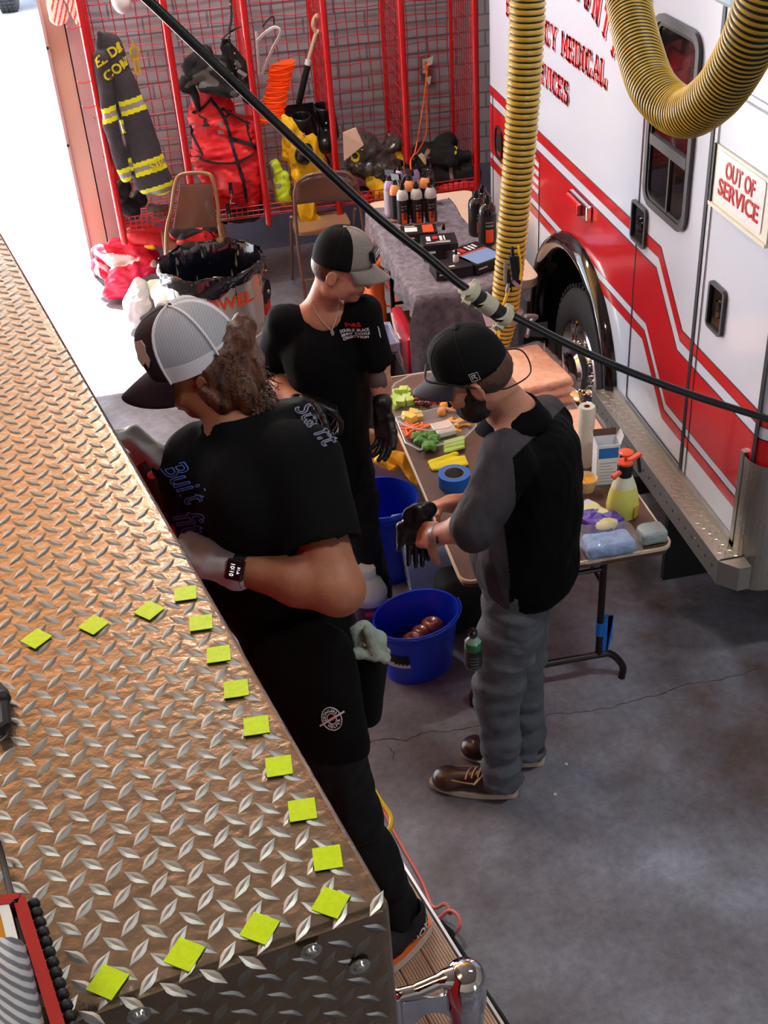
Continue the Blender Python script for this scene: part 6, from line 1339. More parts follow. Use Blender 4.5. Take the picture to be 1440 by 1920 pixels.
# ------------------------------------------------------------------ man C: white mesh cap, leaning to the engine
fC = V3((-.95,.30,0)).normalized(); lC = V3((-fC.y, fC.x, 0))
C_ = thing('person', 'person in a maroon and white mesh cap and black apron leaning on the fire engine', 'person', (.25, 2.15, .3))
hC = aty(372,676,2.38); hf = V3((-.90,.12,-.38)); hu = V3((-.36,.02,.93))
neckC = aty(448,800,2.32); chC = aty(488,930,2.26); pelC = aty(588,1262,2.16); shLc = aty(562,868,2.16); elLc = aty(634,1105,1.98); wrLc = aty(425,1062,2.10)
shRc = aty(420,850,2.48); elRc = aty(400,960,2.50); wrRc = aty(312,876,2.38)
hipLc = pelC+lC*.085; hipRc = pelC-lC*.085
anLc = atz(748,1722,.37); knLc = hipLc.lerp(anLc, .5)+V3((-.01,.01,.0)); anRc = V3((.03,2.42,.37)); knRc = V3((.06,2.32,.82))
S = Soft(.02); Pcn = head(S, hC, hf, hu, neckC, 1.0, .060)
S.cap(neckC-V3((0,0,.04)), chC, .07, .11, k=.05); S.cap(chC, pelC, .11, .10, k=.05)
for sh_, el_, wr_, q in ((shLc, elLc, wrLc, 1), (shRc, elRc, wrRc, .8)):
    S.cap(neckC-V3((0,0,.05)), sh_, .05, .05, k=.05); S.cap(sh_, el_, .058*q, .052*q); S.cap(el_, el_.lerp(wr_, .35), .052*q, .050*q, k=.03); S.cap(el_.lerp(wr_, .35), wr_, .050*q, .031, k=.03); S.cap(wr_, wr_+(wr_-el_).normalized()*.02, .022, .018)
for hp, kn, an in ((hipLc, knLc, anLc), (hipRc, knRc, anRc)):
    S.cap(hp, kn, .07, .05); S.cap(kn, an, .045, .035); S.cap(an, an+fC*.06-V3((0,0,.03)), .03, .025)
bodyC = soft_obj('body', S, [M_skin2], C_, h=.005)
Mc = np.array(frame(fC, (chC-pelC)))
S = Soft(.035)
S.ell(chC+V3((.01,0,.03)), (.205,.150,.15), Mc, k=.06); S.ell(aty(392,905,2.36), (.13,.11,.15), Mc, k=.07); S.ell(aty(440,1040,2.28), (.15,.12,.16), Mc, k=.07); S.ell(chC.lerp(pelC, .40), (.185,.150,.20), Mc, k=.06); S.ell(chC.lerp(pelC, .80), (.180,.135,.19), Mc, k=.06)
S.cap(neckC-V3((-.03,0,.045)), chC, .075, .12, k=.05); S.ell(aty(508,796,2.34), (.10,.10,.085), k=.06); S.cap(neckC-V3((0,0,.06)), neckC+(hC-neckC)*.12, .084, .074, k=.03)
for sh_, el_ in ((shLc, elLc), (shRc, elRc)):
    S.cap(neckC-V3((0,0,.06)), sh_, .055, .07, k=.05); S.cap(sh_, sh_.lerp(el_, .66), .088, .082, k=.04)
sdc = (elLc-shLc).normalized(); pp_ = shLc.lerp(elLc, .76)
S.cap(pp_+sdc*.05, pp_+sdc*.14, .11, .11, sub=True, k=.004)
S.wrinkle(.006, 15, 71, (1,1,.6)).wrinkle(.002, 45, 72); S.cap(neckC+(hC-neckC)*.5, neckC-V3((0,0,.02)), .068, .062, sub=True, k=.006); S.plane(neckC+(hC-neckC)*.16, (hC-neckC)+V3((.05,0,0)), k=.004)
S.plane(pelC-V3((0,0,.10)), (0,0,-1), k=.004)
teeC = soft_obj('t_shirt', S, [M_tee2], C_, h=.006)
S = Soft(.03)
for hp, kn, an in ((hipLc, knLc, anLc), (hipRc, knRc, anRc)):
    S.cap(hp+V3((0,0,.02)), hp.lerp(kn, .5), .105, .085, k=.04); S.cap(hp.lerp(kn, .5), kn, .085, .070); S.cap(kn, an+V3((0,0,.03)), .068, .060); 
S.ell(pelC-V3((0,0,.03)), (.17,.12,.11), Mc); S.wrinkle(.006, 20, 81, (1,1,1.4)).wrinkle(.002, 55, 82); S.plane((0,0,.385), (0,0,-1), k=.003); soft_obj('trousers', S, [M_bpant], C_, h=.006)
# running shoes
def runner(heel, toe, parent, txt=True):
    d = (toe-heel).normalized(); l = V3((-d.y, d.x, 0)); at = lambda x, y, z: heel+d*x+l*y+V3((0,0,z)); S = Soft(.02); z0 = heel.z
    S.cap(at(.04,0,.060), at(.14,0,.055), .040, .038); S.cap(at(.13,0,.052), at(.22,0,.045), .040, .032); S.cap(at(.05,0,.075), at(.045,0,.11), .038, .04); S.cap(at(.05,0,.13), at(.06,0,.09), .03, .028, sub=True, k=.006); S.plane((0,0,z0+.030), (0,0,-1), k=.003)
    bt = soft_obj('running_shoe', S, [mat('black knit upper', c(20,20,22), .7, bump=.3, bscale=200)], parent, h=.0045)
    rim_sole('sole', heel-d*.012, toe, .052, z0+.002, z0+.032, mat('grey white foam sole', c(206,196,190), .6), bt, grow=.02)
    rim_sole('midsole_line', heel-d*.010, toe-d*.004, .051, z0+.032, z0+.038, mat('orange foam line', c(238,112,40), .5), bt, grow=.015)
    return bt, at, d, l
hl = atz(797,1738,.302); te = hl+V3((-.26,-.05,0)); sC, at_, d_, l_ = runner(hl, hl+(atz(700,1815,.302)-hl).normalized()*.27, C_)
b_ = bvh_of(sC); nC = V3((.25,-.9,.45)).normalized(); ux_ = V3((.9,.3,.45)).normalized()
text('HOK', .034, atz(775,1727,.36), V3((.75,.25,.60)).normalized(), V3((-.55,-.1,.8)), M_wtxt, sC, bold=.02, surf=b_, off=.002, shear=.3)
runner(V3((.10,2.40,.302)), V3((-.16,2.42,.302)), C_)
S = Soft(.006); dW = (aty(352,1030,2.16)-wrLc); hand(S, wrLc+dW.normalized()*.02, dW, V3((-.4,.6,-.5)), 1, (.5,.55,.6,.65), 1.05, (.6,.3,.6), .3, fat=1.15); S.cap(wrLc-dW.normalized()*.028, wrLc+dW.normalized()*.03, .042, .036, k=.02); S.wrinkle(.0015, 90, 3); soft_obj('glove', S, [M_wglove], C_, h=.0035)
S = Soft(.006); dR = aty(262,832,2.40)-wrRc; hand(S, wrRc+dR.normalized()*.01, dR, V3((-.45,-.55,-.6)), -1, (.75,.8,.85,.9), 1.2, (.6,.55,.55), .3, fat=1.2); S.cap(wrRc-dR.normalized()*.05, wrRc+dR.normalized()*.02, .040, .034, k=.02); S.wrinkle(.002, 80, 3); soft_obj('glove', S, [M_wglove], C_, h=.0035)
capC, Pc, GC, (r_, f_, u_) = cap_hat(C_, hC+hu.normalized()*.012, hf+V3((0,0,.05)), hu, [M_capm, M_net, M_capm], 1.09, .080, h=.120, curve=.5)
for i in (6, 18, 0, 24, 36, 42, 30): pass
seam(GC, (4, 20, 43, 29, 36), M_capw, capC, r=.0065, off=.001); seam(GC, (12,), M_capm, capC, r=.002, off=.0015)
b = MB(); rows = []
for i in list(range(20, 34))+[]:
    rows.append([V3(GC[i][0])+(V3(GC[i][0])-hC).normalized()*.002, V3(GC[i][0]).lerp(V3(GC[i][2]), .98)+(V3(GC[i][1])-hC).normalized()*.003])
b.grid(rows); rows = []
for i in list(range(39, 49))+[0,1,2,3,4]:
    rows.append([V3(GC[i % 48][0])+(V3(GC[i % 48][0])-hC).normalized()*.002, V3(GC[i % 48][0]).lerp(V3(GC[i % 48][2]), .98)+(V3(GC[i % 48][1])-hC).normalized()*.003])
b.grid(rows); obj('cap_band', b, M_capw, capC, angle=80)
b = MB(); P_ = [(-.012,.026),(.010,.030),(.018,.018),(.014,.004),(.022,-.012),(.012,-.028),(.004,-.016),(-.008,-.026),(-.018,-.010),(-.014,.008)]
bcap = bvh_of(capC); q = hit(bcap, 268, 664, .001); q2 = hit(bcap, 276, 664, .001); q3 = hit(bcap, 268, 656, .001)
nn = (q2-q).cross(q3-q).normalized(); nn = nn if nn.dot(V3((0,0,CAMH))-q) > 0 else -nn
uu = (u_-nn*u_.dot(nn)).normalized(); rr = uu.cross(nn); rr = -rr if rr.cross(uu).dot(nn) < 0 else rr; b.prism([(x*1.0, y*1.05) for x, y in P_], q+nn*.001, rr, uu, .003)
obj('emblem', b, mat('tan emblem', c(196,160,146), .6), capC, smooth=False)
# hair: mass under the cap with curly ends
S = Soft(.02); Mh = np.array(frame(hf, hu)); bk = -hf.normalized()
S.ell(Pcn(0,-.040,-.010), (.088,.080,.080), Mh); S.ell(Pcn(0,-.075,-.055), (.075,.055,.070), Mh)
for sx in (-1, 1):
    S.ell(Pcn(sx*.080,-.032,-.030), (.022,.034,.05), Mh); S.ell(Pcn(sx*.070,-.062,-.085), (.03,.042,.05), Mh); S.cap(Pcn(sx*.083,-.004,-.03), Pcn(sx*.081,-.020,-.085), .012, .015); S.ell(Pcn(sx*.070,-.036,-.122), (.020,.026,.024), Mh)
S.ell(Pcn(0,-.115,.02), (.04,.035,.035), Mh); S.wrinkle(.007, 42, 5, (1,1,.6)).wrinkle(.003, 150, 6, (1,1,.35)).wrinkle(.0012, 330, 7, (1,1,.3))
hr = soft_obj('hair', S, [M_hairb], C_, h=.0045)
b = MB(); rr_ = random.Random(3)
for i in range(260):
    a = rr_.uniform(-1.5, 1.5)*1; sx = math.sin(a); p = Pcn(sx*.085, -.06-.05*math.cos(a)*rr_.random(), rr_.uniform(-.14,.03)); d0 = (p-hC).normalized(); pts = []
    for j in range(7): pts.append(p+d0*(.006*j)*rr_.uniform(.6,1.1)+V3((.006*math.sin(j*1.4+i), .006*math.cos(j*1.3+i), -.005*j)))
    b.tube(pts, .0012, 4)
obj('hair_strand', b, M_hairb, hr)['kind'] = 'stuff'
# smart watch
ax_ = (wrLc-elLc).normalized(); wp = wrLc-ax_*.035; Mw_ = frame(ax_, V3((0,-1,0))); Mm = Matrix(((Mw_[0][0],Mw_[0][2],Mw_[0][1]),(Mw_[1][0],Mw_[1][2],Mw_[1][1]),(Mw_[2][0],Mw_[2][2],Mw_[2][1])))
b = MB(); b.lathe([(.040,-.013),(.0425,-.012),(.0425,.012),(.040,.013)], wp, 28, M=Mm); wt = obj('watch', b, M_rubber, C_)
nw = V3((-.12,-.82,.55)); nw = (nw-ax_*nw.dot(ax_)).normalized(); tw = ax_.cross(nw); q = wp+nw*.040
b = MB(); b.hexa([q+ax_*x*.020+tw*y*.023+nw*z for z in (-.006,.006) for x, y in ((-1,-1),(1,-1),(1,1),(-1,1))]); wc = obj('watch_case', b, mat('black glass', c(6,6,8), .08, coat=1), wt, smooth=False, bevel=.004)
text('10:10', .013, q+nw*.0075-tw*.009*0+ax_*.004, -tw, ax_, mat('lit watch digits', (1,1,1,1), .5, emit=(.8,.9,1,1), estr=.6), wc); text('51°F', .008, q+nw*.0075-ax_*.010, -tw, ax_, MATS['lit watch digits'], wc)
# shirt print (blue script down the chest, pale script on the shoulder blade)
bvC = bvh_of(teeC)
M_bscr = mat('dull blue script print', c(84,124,210), .7); M_wscr = mat('dull white script print', c(128,128,150), .7)
def script(s_, px, py, w, m, ang, sh=.4, sz=.1):
    n = V3(ray(px, py)).normalized()*-1; p = V3((0,0,CAMH))-n*1.7
    r0 = V3((1,0,0)); r0 = (r0-n*r0.dot(n)).normalized(); u0 = n.cross(r0); ux = r0*math.cos(ang)+u0*math.sin(ang); uy = n.cross(ux)
    cu = bpy.data.curves.new('t', 'FONT'); cu.body = s_; cu.size = sz; cu.align_x = 'CENTER'; cu.align_y = 'CENTER'; cu.shear = sh; cu.resolution_u = 4; cu.fill_mode = 'NONE'
    t = bpy.data.objects.new('t', cu); COL.objects.link(t); me = bpy.data.meshes.new_from_object(t.evaluated_get(bpy.context.evaluated_depsgraph_get())); bpy.data.objects.remove(t); bpy.data.curves.remove(cu)
    vs = [v.co.copy() for v in me.vertices]; es = [tuple(e.vertices) for e in me.edges]; bpy.data.meshes.remove(me)
    b = MB(); W0 = max(v.x for v in vs)-min(v.x for v in vs); k = w/W0; Q_ = []
    for v in vs:
        h = bvC.ray_cast(p+ux*v.x*k+uy*v.y*k*1.3+n*.0, -n, 3); Q_.append(h[0]+n*.002 if h[0] is not None else None)
    for a, c_ in es:
        if Q_[a] is None or Q_[c_] is None or (Q_[a]-Q_[c_]).length > .09: continue
        b.tube([Q_[a], Q_[c_]], .0017, 4, caps=False)
    if b.f: o = obj('script_print', b, m, teeC); o['kind'] = 'stuff'
script('Built', 340, 900, .11, M_bscr, -1.1, .5, .12); script('fit', 352, 975, .06, M_bscr, -1.2, .5, .12); script('Sta fit', 590, 790, .11, M_wscr, -1.05, .5, .1)
# apron with pouches, badge and towel
bvp = None
S = Soft(.02); a0 = aty(575,1230,2.06); S.cap(aty(598,1215,1.99), aty(618,1390,1.97), .075, .095, axis=lC, f=.45); S.cap(aty(535,1230,2.0), aty(570,1350,2.0), .07, .08, axis=lC, f=.4); S.ell(aty(690,1240,2.06), (.035,.035,.03)); S.cap(aty(685,1245,2.06), aty(690,1340,2.04), .050, .034); S.wrinkle(.003, 35, 4)
S.plane(aty(630,1412,1.97), (0,0,-1), k=.006)
ap = soft_obj('tool_apron', S, [mat('black apron cloth', c(6,6,8), .85, spec=.25, bump=.2, bscale=150)], C_, h=.005)
bva = bvh_of(ap); nA = -V3(ray(622,1348)).normalized(); p0 = V3((0,0,CAMH))-nA*1.9
r0 = V3((1,0,0)); r0 = (r0-nA*r0.dot(nA)).normalized(); u0 = nA.cross(r0); rot = .35; ux = r0*math.cos(rot)+u0*math.sin(rot); uy = nA.cross(ux)
def onap(x, y, off=.003):
    h = bva.ray_cast(p0+ux*x+uy*y, -nA, 2); return (h[0] if h[0] is not None else p0-nA*.4)+nA*off
b = MB()
for R0_, m0 in ((.026, 0), (.012, 0)): b.tube([onap(R0_*math.cos(a)*.82, R0_*math.sin(a)) for a in [2*PI*i/28 for i in range(28)]], .0013, 5, closed=True)
b.tube([onap(x, .006*0+.35*x*0, .004) for x in (-.030,-.01,.01,.032)], .0022, 6); b.grid([[onap(-.009+.018*i/4, -.004+.008*j/2, .004) for j in range(3)] for i in range(5)], 1)
bg_ = obj('badge', b, [M_wtxt, M_rtxt], ap, smooth=False)
def arctext(s_, R0_, a0, a1, flip):
    for i, ch in enumerate(s_):
        a = a0+(a1-a0)*i/(len(s_)-1); p = onap(R0_*math.cos(a)*.82, R0_*math.sin(a), .004); t_ = (ux*math.sin(a)-uy*math.cos(a))*(1 if not flip else -1); text(ch, .009, p, t_, nA.cross(t_), M_wtxt, bg_, bold=.03)
arctext('DETAILERS', .0185, PI*.88, PI*.12, False); arctext('HELPER', .0185, PI*1.2, PI*1.8, True)
S = Soft(.012); S.ell(aty(694,1204,2.04), (.040,.030,.026)); S.cap(aty(668,1186,2.03), aty(672,1222,2.0), .015, .012); S.cap(aty(682,1178,2.04), aty(722,1222,2.03), .016, .015); S.cap(aty(690,1185,2.0), aty(704,1230,1.99), .014, .014); S.cap(aty(666,1224,1.99), aty(722,1234,2.0), .009, .013); S.wrinkle(.004, 60, 7).wrinkle(.0015, 160, 8)
tag(soft_obj('microfibre_towel', S, [mat('sage grey microfibre', c(160,172,158), .9, bump=.6, bscale=300)], h=.0035, loc=aty(690,1205,2.1)), 'sage grey towel stuffed in the apron pouch at the hip', 'towel')
# polishing tool in his gloved hands
t = thing('power_polisher', 'dark handheld polisher with a red battery held against the engine by pale gloves', 'power tool', aty(300,930,2.36))
b = MB(); b.tube(catmull([aty(272,866,2.38), aty(288,895,2.36), aty(305,930,2.34), aty(325,970,2.32)], 4), .024, 12); obj('body', b, mat('dark brown tool housing', c(52,36,32), .35), t)
b = MB(); b.tube([aty(296,884,2.34), aty(282,892,2.36)], .016, 14); b.tube([aty(300,905,2.33), aty(320,912,2.33)], .006, 8); obj('collar', b, M_chrome, t)
b = MB(); b.tube([aty(318,955,2.31), aty(336,985,2.30)], .028, 12); obj('band', b, M_black, t)
b = MB(); b.tube([aty(334,975,2.29), aty(346,1005,2.29)], .027, 12); obj('battery', b, M_redp, t, label='red battery')
# ================================================================== things on the floor
# trash can with liner
tc_ = V3((.145, 5.86, 0)); can = thing('trash_can', 'round pale steel trash can with TOWEL lettering and a black liner', 'trash can', tc_)
b = MB(); b.lathe([(.205,0),(.215,.01),(.252,.77),(.262,.81),(.262,.83)], tc_, 48, capt=False)
canm = obj('can', b, mat('pale galvanised steel', c(206,202,188), .32, metal=.75, bump=.1, bscale=20), can, angle=60)
b = MB()
for z in (.22,.46): b.lathe([(.222+.034*z/.66*1.2,z-.008),(.228+.034*z/.66*1.2,z),(.222+.034*z/.66*1.2,z+.008)], tc_, 48, capb=False, capt=False)
obj('rib', b, mat('pale galvanised rib', c(196,192,178), .35, metal=.75), can)
rows = []
for j in range(15):
    t = j/14; row = []
    for i in range(97):
        a = 2*PI*i/96
        if t < .5: r0 = .250-.03*(1-t*2); z = .40+.44*(t*2)
        elif t < .6: r0 = .266; z = .845
        else: r0 = .270+.006*((t-.6)/.4); z = .845-(t-.6)/.4*(.080+.03*math.sin(a*3+1)+.012*math.sin(a*11))
        w_ = (.006*math.sin(a*9+j)+.004*math.sin(a*23+2*j)+.003*math.sin(a*41))*(1 if t != 0 else 0); row.append(tc_+V3(((r0+w_)*math.cos(a), (r0+w_)*math.sin(a), z+.008*math.sin(a*7)*(.4 < t < .7))))
    rows.append(row)
b = MB(); b.grid(rows); b.add([tc_+V3((.23*math.cos(2*PI*i/32), .23*math.sin(2*PI*i/32), .402)) for i in range(32)], [tuple(range(32))])
ln = obj('liner', b, mat('black liner film', c(18,20,28), .18, coat=.6), can, angle=80)
bvc = bvh_of(canm); nT = (V3((0,0,0))-tc_); nT.z = 0; nT = nT.normalized(); uxT = V3((0,0,1)).cross(nT)
text('TOWEL', .085, tc_+nT*.2+V3((0,0,.69))+uxT*.035, uxT, (0,0,1), M_orl, canm, bold=.035, surf=bvc, off=.003, width=.31, label='orange stencilled lettering')
# white bucket behind it, red turnout gear heap, grey bag, cream quilt
wb = V3((-.03,6.62,0)); b = MB(); b.lathe([(.15,0),(.17,.36),(.178,.36),(.178,.38),(.165,.40),(.10,.43),(.0001,.44)], wb, 32); t = thing('lidded_bucket', 'white lidded bucket in the sun behind the trash can', 'bucket', wb); obj('bucket', b, mat('white bucket plastic', c(214,220,206), .35), t); b = MB(); b.box(wb+V3((-.12,-.165,.27)), wb+V3((-.04,-.14,.33))); obj('latch', b, M_jambl, t, smooth=False, bevel=.006)
M_red2 = mat('bright red turnout cloth', c(214,16,60), .5, bump=.4, bscale=25, noise=.15, nscale=12)
S = Soft(.03)
for (u, v, z, r1) in [(215,480,.28,.10),(255,470,.30,.09),(190,495,.20,.09),(230,520,.16,.11),(270,500,.22,.09),(215,545,.08,.08),(285,480,.22,.07),(250,455,.34,.06)]: S.ell(atz(u, v, z), (r1, r1*.7, r1*.75))
S.cap(atz(185,470,.32), atz(230,450,.38), .03, .03); S.cap(atz(180,500,.2), atz(215,530,.08), .04, .03); S.wrinkle(.018, 20, 5).wrinkle(.007, 50, 6)
rg = tag(soft_obj('red_gear_heap', S, [M_red2, mat('white lining', c(236,226,226), .6), mat('dark strap', c(30,30,36), .6)], h=.008, mfun=lambda C: (noise3(C, 16, 12) > .62)*1+((noise3(C, 16, 12) <= .62) & (noise3(C, 15, 14) > .85))*2, loc=atz(230,520,.05)), 'heap of bright red gear in the sun at the foot of the door jamb', 'gear')
S = Soft(.02); S.cap(atz(250,452,.36), atz(286,462,.34), .022, .02); S.wrinkle(.004,50,2)
tag(soft_obj('helmet_strap', S, [M_black, mat('amber trim', c(250,180,30), .4)], h=.005, mfun=lambda C: C[:,0] > float(atz(270,458,.35).x), loc=atz(268,457,.35)), 'black and amber strap end lying on the red heap', 'strap')
S = Soft(.03); q = atz(262,575,.14); S.ell(q, (.10,.09,.14)); S.ell(q+V3((.02,0,.10)), (.06,.05,.08)); S.wrinkle(.014, 22, 8, (1,1,.4)).wrinkle(.005, 60, 3)
tag(soft_obj('cloth_sack', S, [mat('grey white sack cloth', c(206,200,198), .7), mat('dark grey sack fold', c(110,100,104), .7)], h=.007, mfun=lambda C: noise3(C, 20, 21) > .4, loc=q-V3((0,0,.14))), 'bulging grey and white cloth sack left of the trash can', 'sack')
S = Soft(.02); q = atz(305,560,.16); S.box(q, (.09,.07,.12), rnd=.04); S.wrinkle(.006, 40, 3)
tag(soft_obj('quilted_pad', S, [mat('cream quilted pad', c(226,214,184), .8, bump=.8, bscale=60)], h=.007, loc=q-V3((0,0,.13))), 'cream quilted pad between the sack and the trash can', 'pad')
# vinyl stacking chair
M_bronze = mat('bronze painted steel', c(150,112,80), .35, metal=.4)
ch = thing('stacking_chair', 'stacking chair with a padded brown vinyl back behind the trash can', 'chair', (.10,6.95,0))
y0 = 6.9; W = lambda u, v, y: aty(u, v, y)
fr_ = [W(312,462,6.88)+V3((-.05,-.02,-.25)), W(312,455,6.9), W(322,390,6.95), W(330,340,6.98), W(344,326,7.0), W(385,325,7.0), W(399,336,6.98), W(408,380,6.95), W(416,448,6.9), W(416,455,6.88)+V3((.06,-.02,-.25))]
fr_[0].z = 0; fr_[-1].z = 0; b = MB(); b.tube(catmull(fr_, 6), .012, 10); obj('frame', b, M_bronze, ch)
b = MB(); bl_ = [W(325,428,6.94), W(407,424,6.94), W(397,345,6.99), W(338,347,6.99)]; cen_ = sum(bl_, V3())/4
rows = []
for i in range(9):
    row = []
    for j in range(9): s_, t_ = i/8, j/8; p = bl_[0].lerp(bl_[1], s_).lerp(bl_[3].lerp(bl_[2], s_), t_); e = (min(s_,1-s_)*min(t_,1-t_)*4)**.5; row.append(p+V3((0,-.012-.018*e,0)))
    rows.append(row)
b.grid(rows); rows2 = [[p+V3((0,.03+.0*1,0)) for p in r] for r in rows]; b.grid(rows2[::-1]); 
for e0, e1 in ((rows[0], rows2[0]), (rows2[-1], rows[-1])): b.grid([e0, e1])
b.grid([[r[0] for r in rows2], [r[0] for r in rows]]); b.grid([[r[-1] for r in rows], [r[-1] for r in rows2]])
obj('backrest', b, mat('brown marbled vinyl', c(98,62,44), .4, noise=.12, nscale=6, coat=.2), ch)
S = Soft(.02); S.box((.10,7.17,.45), (.20,.20,.03), rnd=.025); obj('seat', S.mb(.01), MATS['brown marbled vinyl'], ch)
b = MB()
for x in (-.08,.28): b.tube([(x,6.98,.43),(x,7.34,.43),(x,7.36,0)], .012, 8)
obj('leg', b, M_bronze, ch)
# metal folding chair
fc = thing('folding_chair', 'brown metal folding chair in front of the yellow shirt', 'chair', (.90,7.1,0))
M_fbr = mat('brown enamel', c(120,84,68), .3, coat=.4)
yb = 7.05; k = [W(566,528,yb+.1), W(560,470,yb), W(553,390,yb), W(553,358,yb), W(562,338,yb), W(590,326,yb), W(640,323,yb), W(662,334,yb), W(672,360,yb), W(678,400,yb), W(690,480,yb), W(697,505,yb+.1)]
k[0].z = 0; k[-1].z = 0; k[0].y = yb-.05; k[-1].y = yb-.05
b = MB(); b.tube(catmull(k, 5), .011, 10); b.tube([(k[0].x,yb-.05,.16),(k[-1].x,yb-.05,.16)], .008, 8); obj('frame', b, M_fbr, fc)
b = MB(); rows = []
for i in range(13):
    t = i/12; u = 553+(668-553)*t; vt = 341-18*math.sin(PI*min(1,t*1.0+.0)) ; vb = 383-6*t; row = []
    for j in range(5): v = vt+(vb-vt)*j/4; p = W(u, v, yb); p.y += .03*math.sin(PI*t); row.append(p)
    rows.append(row)
b.grid(rows); br_ = obj('backrest', b, M_fbr, fc, angle=80); m_ = br_.modifiers.new('th', 'SOLIDIFY'); m_.thickness = .012
b = MB(); b.prism(rpoly(.72,1.08,7.08,7.42,.08), (0,0,.415), (1,0,0), (0,1,0), .025); obj('seat', b, mat('tan enamel seat', c(150,116,90), .3, coat=.4), fc, smooth=False, bevel=.008)
for x in (.70, 1.10):
    b = MB(); b.tube([(x,7.06,.56),(x,7.42,0)], .010, 8); obj('leg', b, M_fbr, fc)
# red corded fan / reel by the trash can
t = thing('cord_reel', 'small red and black machine on the floor right of the trash can', 'machine', (.46,6.95,0))
b = MB(); b.box((.36,6.86,0),(.50,7.05,.13)); obj('housing', b, mat('glossy red plastic', c(210,30,34), .25, coat=.5), t, smooth=False, bevel=.03)
b = MB(); b.lathe([(.075,-.03),(.085,0),(.075,.03),(.03,.035)], (.46,6.9,.17), 24, M=Matrix(((0.4,0,.9),(.9,0,-.4),(0,1,0)))); wh_ = obj('wheel', b, M_rubber, t)
b = MB(); b.lathe([(.014,.035),(.012,.045)], (.46,6.9,.17), 12, M=Matrix(((0.4,0,.9),(.9,0,-.4),(0,1,0)))); obj('hub', b, M_ss, wh_)
b = MB(); b.tube(catmull([(.5,6.9,.008),(.62,6.85,.008),(.8,6.75,.008),(.98,6.62,.008),(1.08,6.4,.008),(1.12,6.1,.008),(1.06,5.95,.008),(1.16,5.85,.008)], 8), .006, 6)
tag(obj('extension_cord', b, M_ocord, loc=(.8,6.75,0)), 'orange cord lying on the floor behind the slim man', 'cord')
# things left of the bottle table
S = Soft(.02); S.box((1.03,6.22,.40), (.045,.20,.24), rnd=.03); S.wrinkle(.006, 25, 3)
tag(soft_obj('hanging_tool_bag', S, [mat('orange nylon bag', c(238,120,50), .6, noise=.1, nscale=8)], h=.008, loc=(1.03,6.22,.17)), 'orange bag standing against the blanket of the bottle table', 'bag')
b = MB(); cb = V3((1.16,6.06,0)); 
for a_, c_ in (((-.10,-.10,0),(.10,-.096,.26)),((-.10,.096,0),(.10,.10,.26)),((-.10,-.10,0),(-.096,.10,.26)),((.096,-.10,0),(.10,.10,.26)),((-.10,-.10,0),(.10,.10,.004))): b.box(cb+V3(a_), cb+V3(c_))
t = thing('cardboard_box', 'open brown cardboard box beside the clear bins', 'box', cb); obj('carton_wall', b, mat('brown cardboard', c(172,124,84), .8), t, smooth=False)
def bin_(x0, x1, y0, y1, z0, h, m, lab, nm, ribs=True, taper=.03, cat='bin'):
    cx, cy = (x0+x1)/2, (y0+y1)/2; t = thing(nm, lab, cat, (cx, cy, z0)); b = MB()
    def ring(e, z): return [V3((x0+e, y0+e, z)), V3((x1-e, y0+e, z)), V3((x1-e, y1-e, z)), V3((x0+e, y1-e, z))]
    A_ = ring(taper, z0); B0 = ring(0, z0+h); C0 = ring(.006, z0+h); D0 = ring(taper+.005, z0+.006)
    v = A_+B0+C0+D0; f = [(3,2,1,0),(12,13,14,15)]
    for i in range(4):
        j = (i+1) % 4
        f += [(i,j,4+j,4+i),(4+i,4+j,8+j,8+i),(8+i,8+j,12+j,12+i)]
    b.add(v, f); o = obj('shell', b, m, t, smooth=False)
    b = MB(); b.tube([p+V3((0,0,.0)) for p in ring(-.006, z0+h)], .007, 6, closed=True)
    if ribs:
        for i in range(7): x = x0+.03+(x1-x0-.06)*i/6; b.bar((x, y0-.002, z0+h), (x, y0+taper-.004, z0+.02), .008, .006)
    obj('rim', b, m, t, smooth=False); return t
M_cbin = mat('translucent blue white plastic', c(206,220,246), .2, alpha=.75, coat=.5); M_dbin = mat('charcoal crate plastic', c(50,46,52), .5)
bin_(.80,1.05,5.62,5.86,0,.34,M_cbin,'translucent ribbed bin behind the slim man','storage_bin'); bin_(.62,1.03,5.32,5.58,.0,.30,M_dbin,'charcoal crate nearest the food trays','crate',ribs=False); bin_(.70,.96,5.66,5.92,.0,.22,M_dbin,'charcoal crate half hidden behind the slim man','crate',ribs=False) if False else None
S = Soft(.012); S.cap((.93,5.72,.36),(.99,5.72,.36), .03, .03); tag(soft_obj('yellow_tape_roll', S, [mat('yellow tape', c(244,206,60), .4)], h=.006, loc=(.96,5.72,.33)), 'yellow roll sitting in the translucent bin', 'tape') if False else None
b = MB(); b.lathe([(.05,0),(.055,.0),(.055,.03),(.05,.03)], (.93,5.72,.34), 24); tag(obj('yellow_tape_roll', b, mat('yellow tape', c(244,206,60), .4), loc=(.90,5.70,.31)), 'yellow roll sitting in the translucent bin', 'tape')
t = thing('cooler', 'red cooler with white latch leaning beside the blanket', 'cooler', (1.1,5.7,0))
b = MB(); b.box((1.075,5.48,.0),(1.135,5.90,.42)); obj('shell', b, mat('cherry red plastic', c(196,40,62), .35, coat=.4), t, smooth=False, bevel=.015)
b = MB(); b.box((1.066,5.66,.26),(1.076,5.74,.34)); b.bar((1.07,5.50,.10),(1.07,5.86,.40),.012,.012); obj('latch', b, M_white, t, smooth=False, bevel=.003)
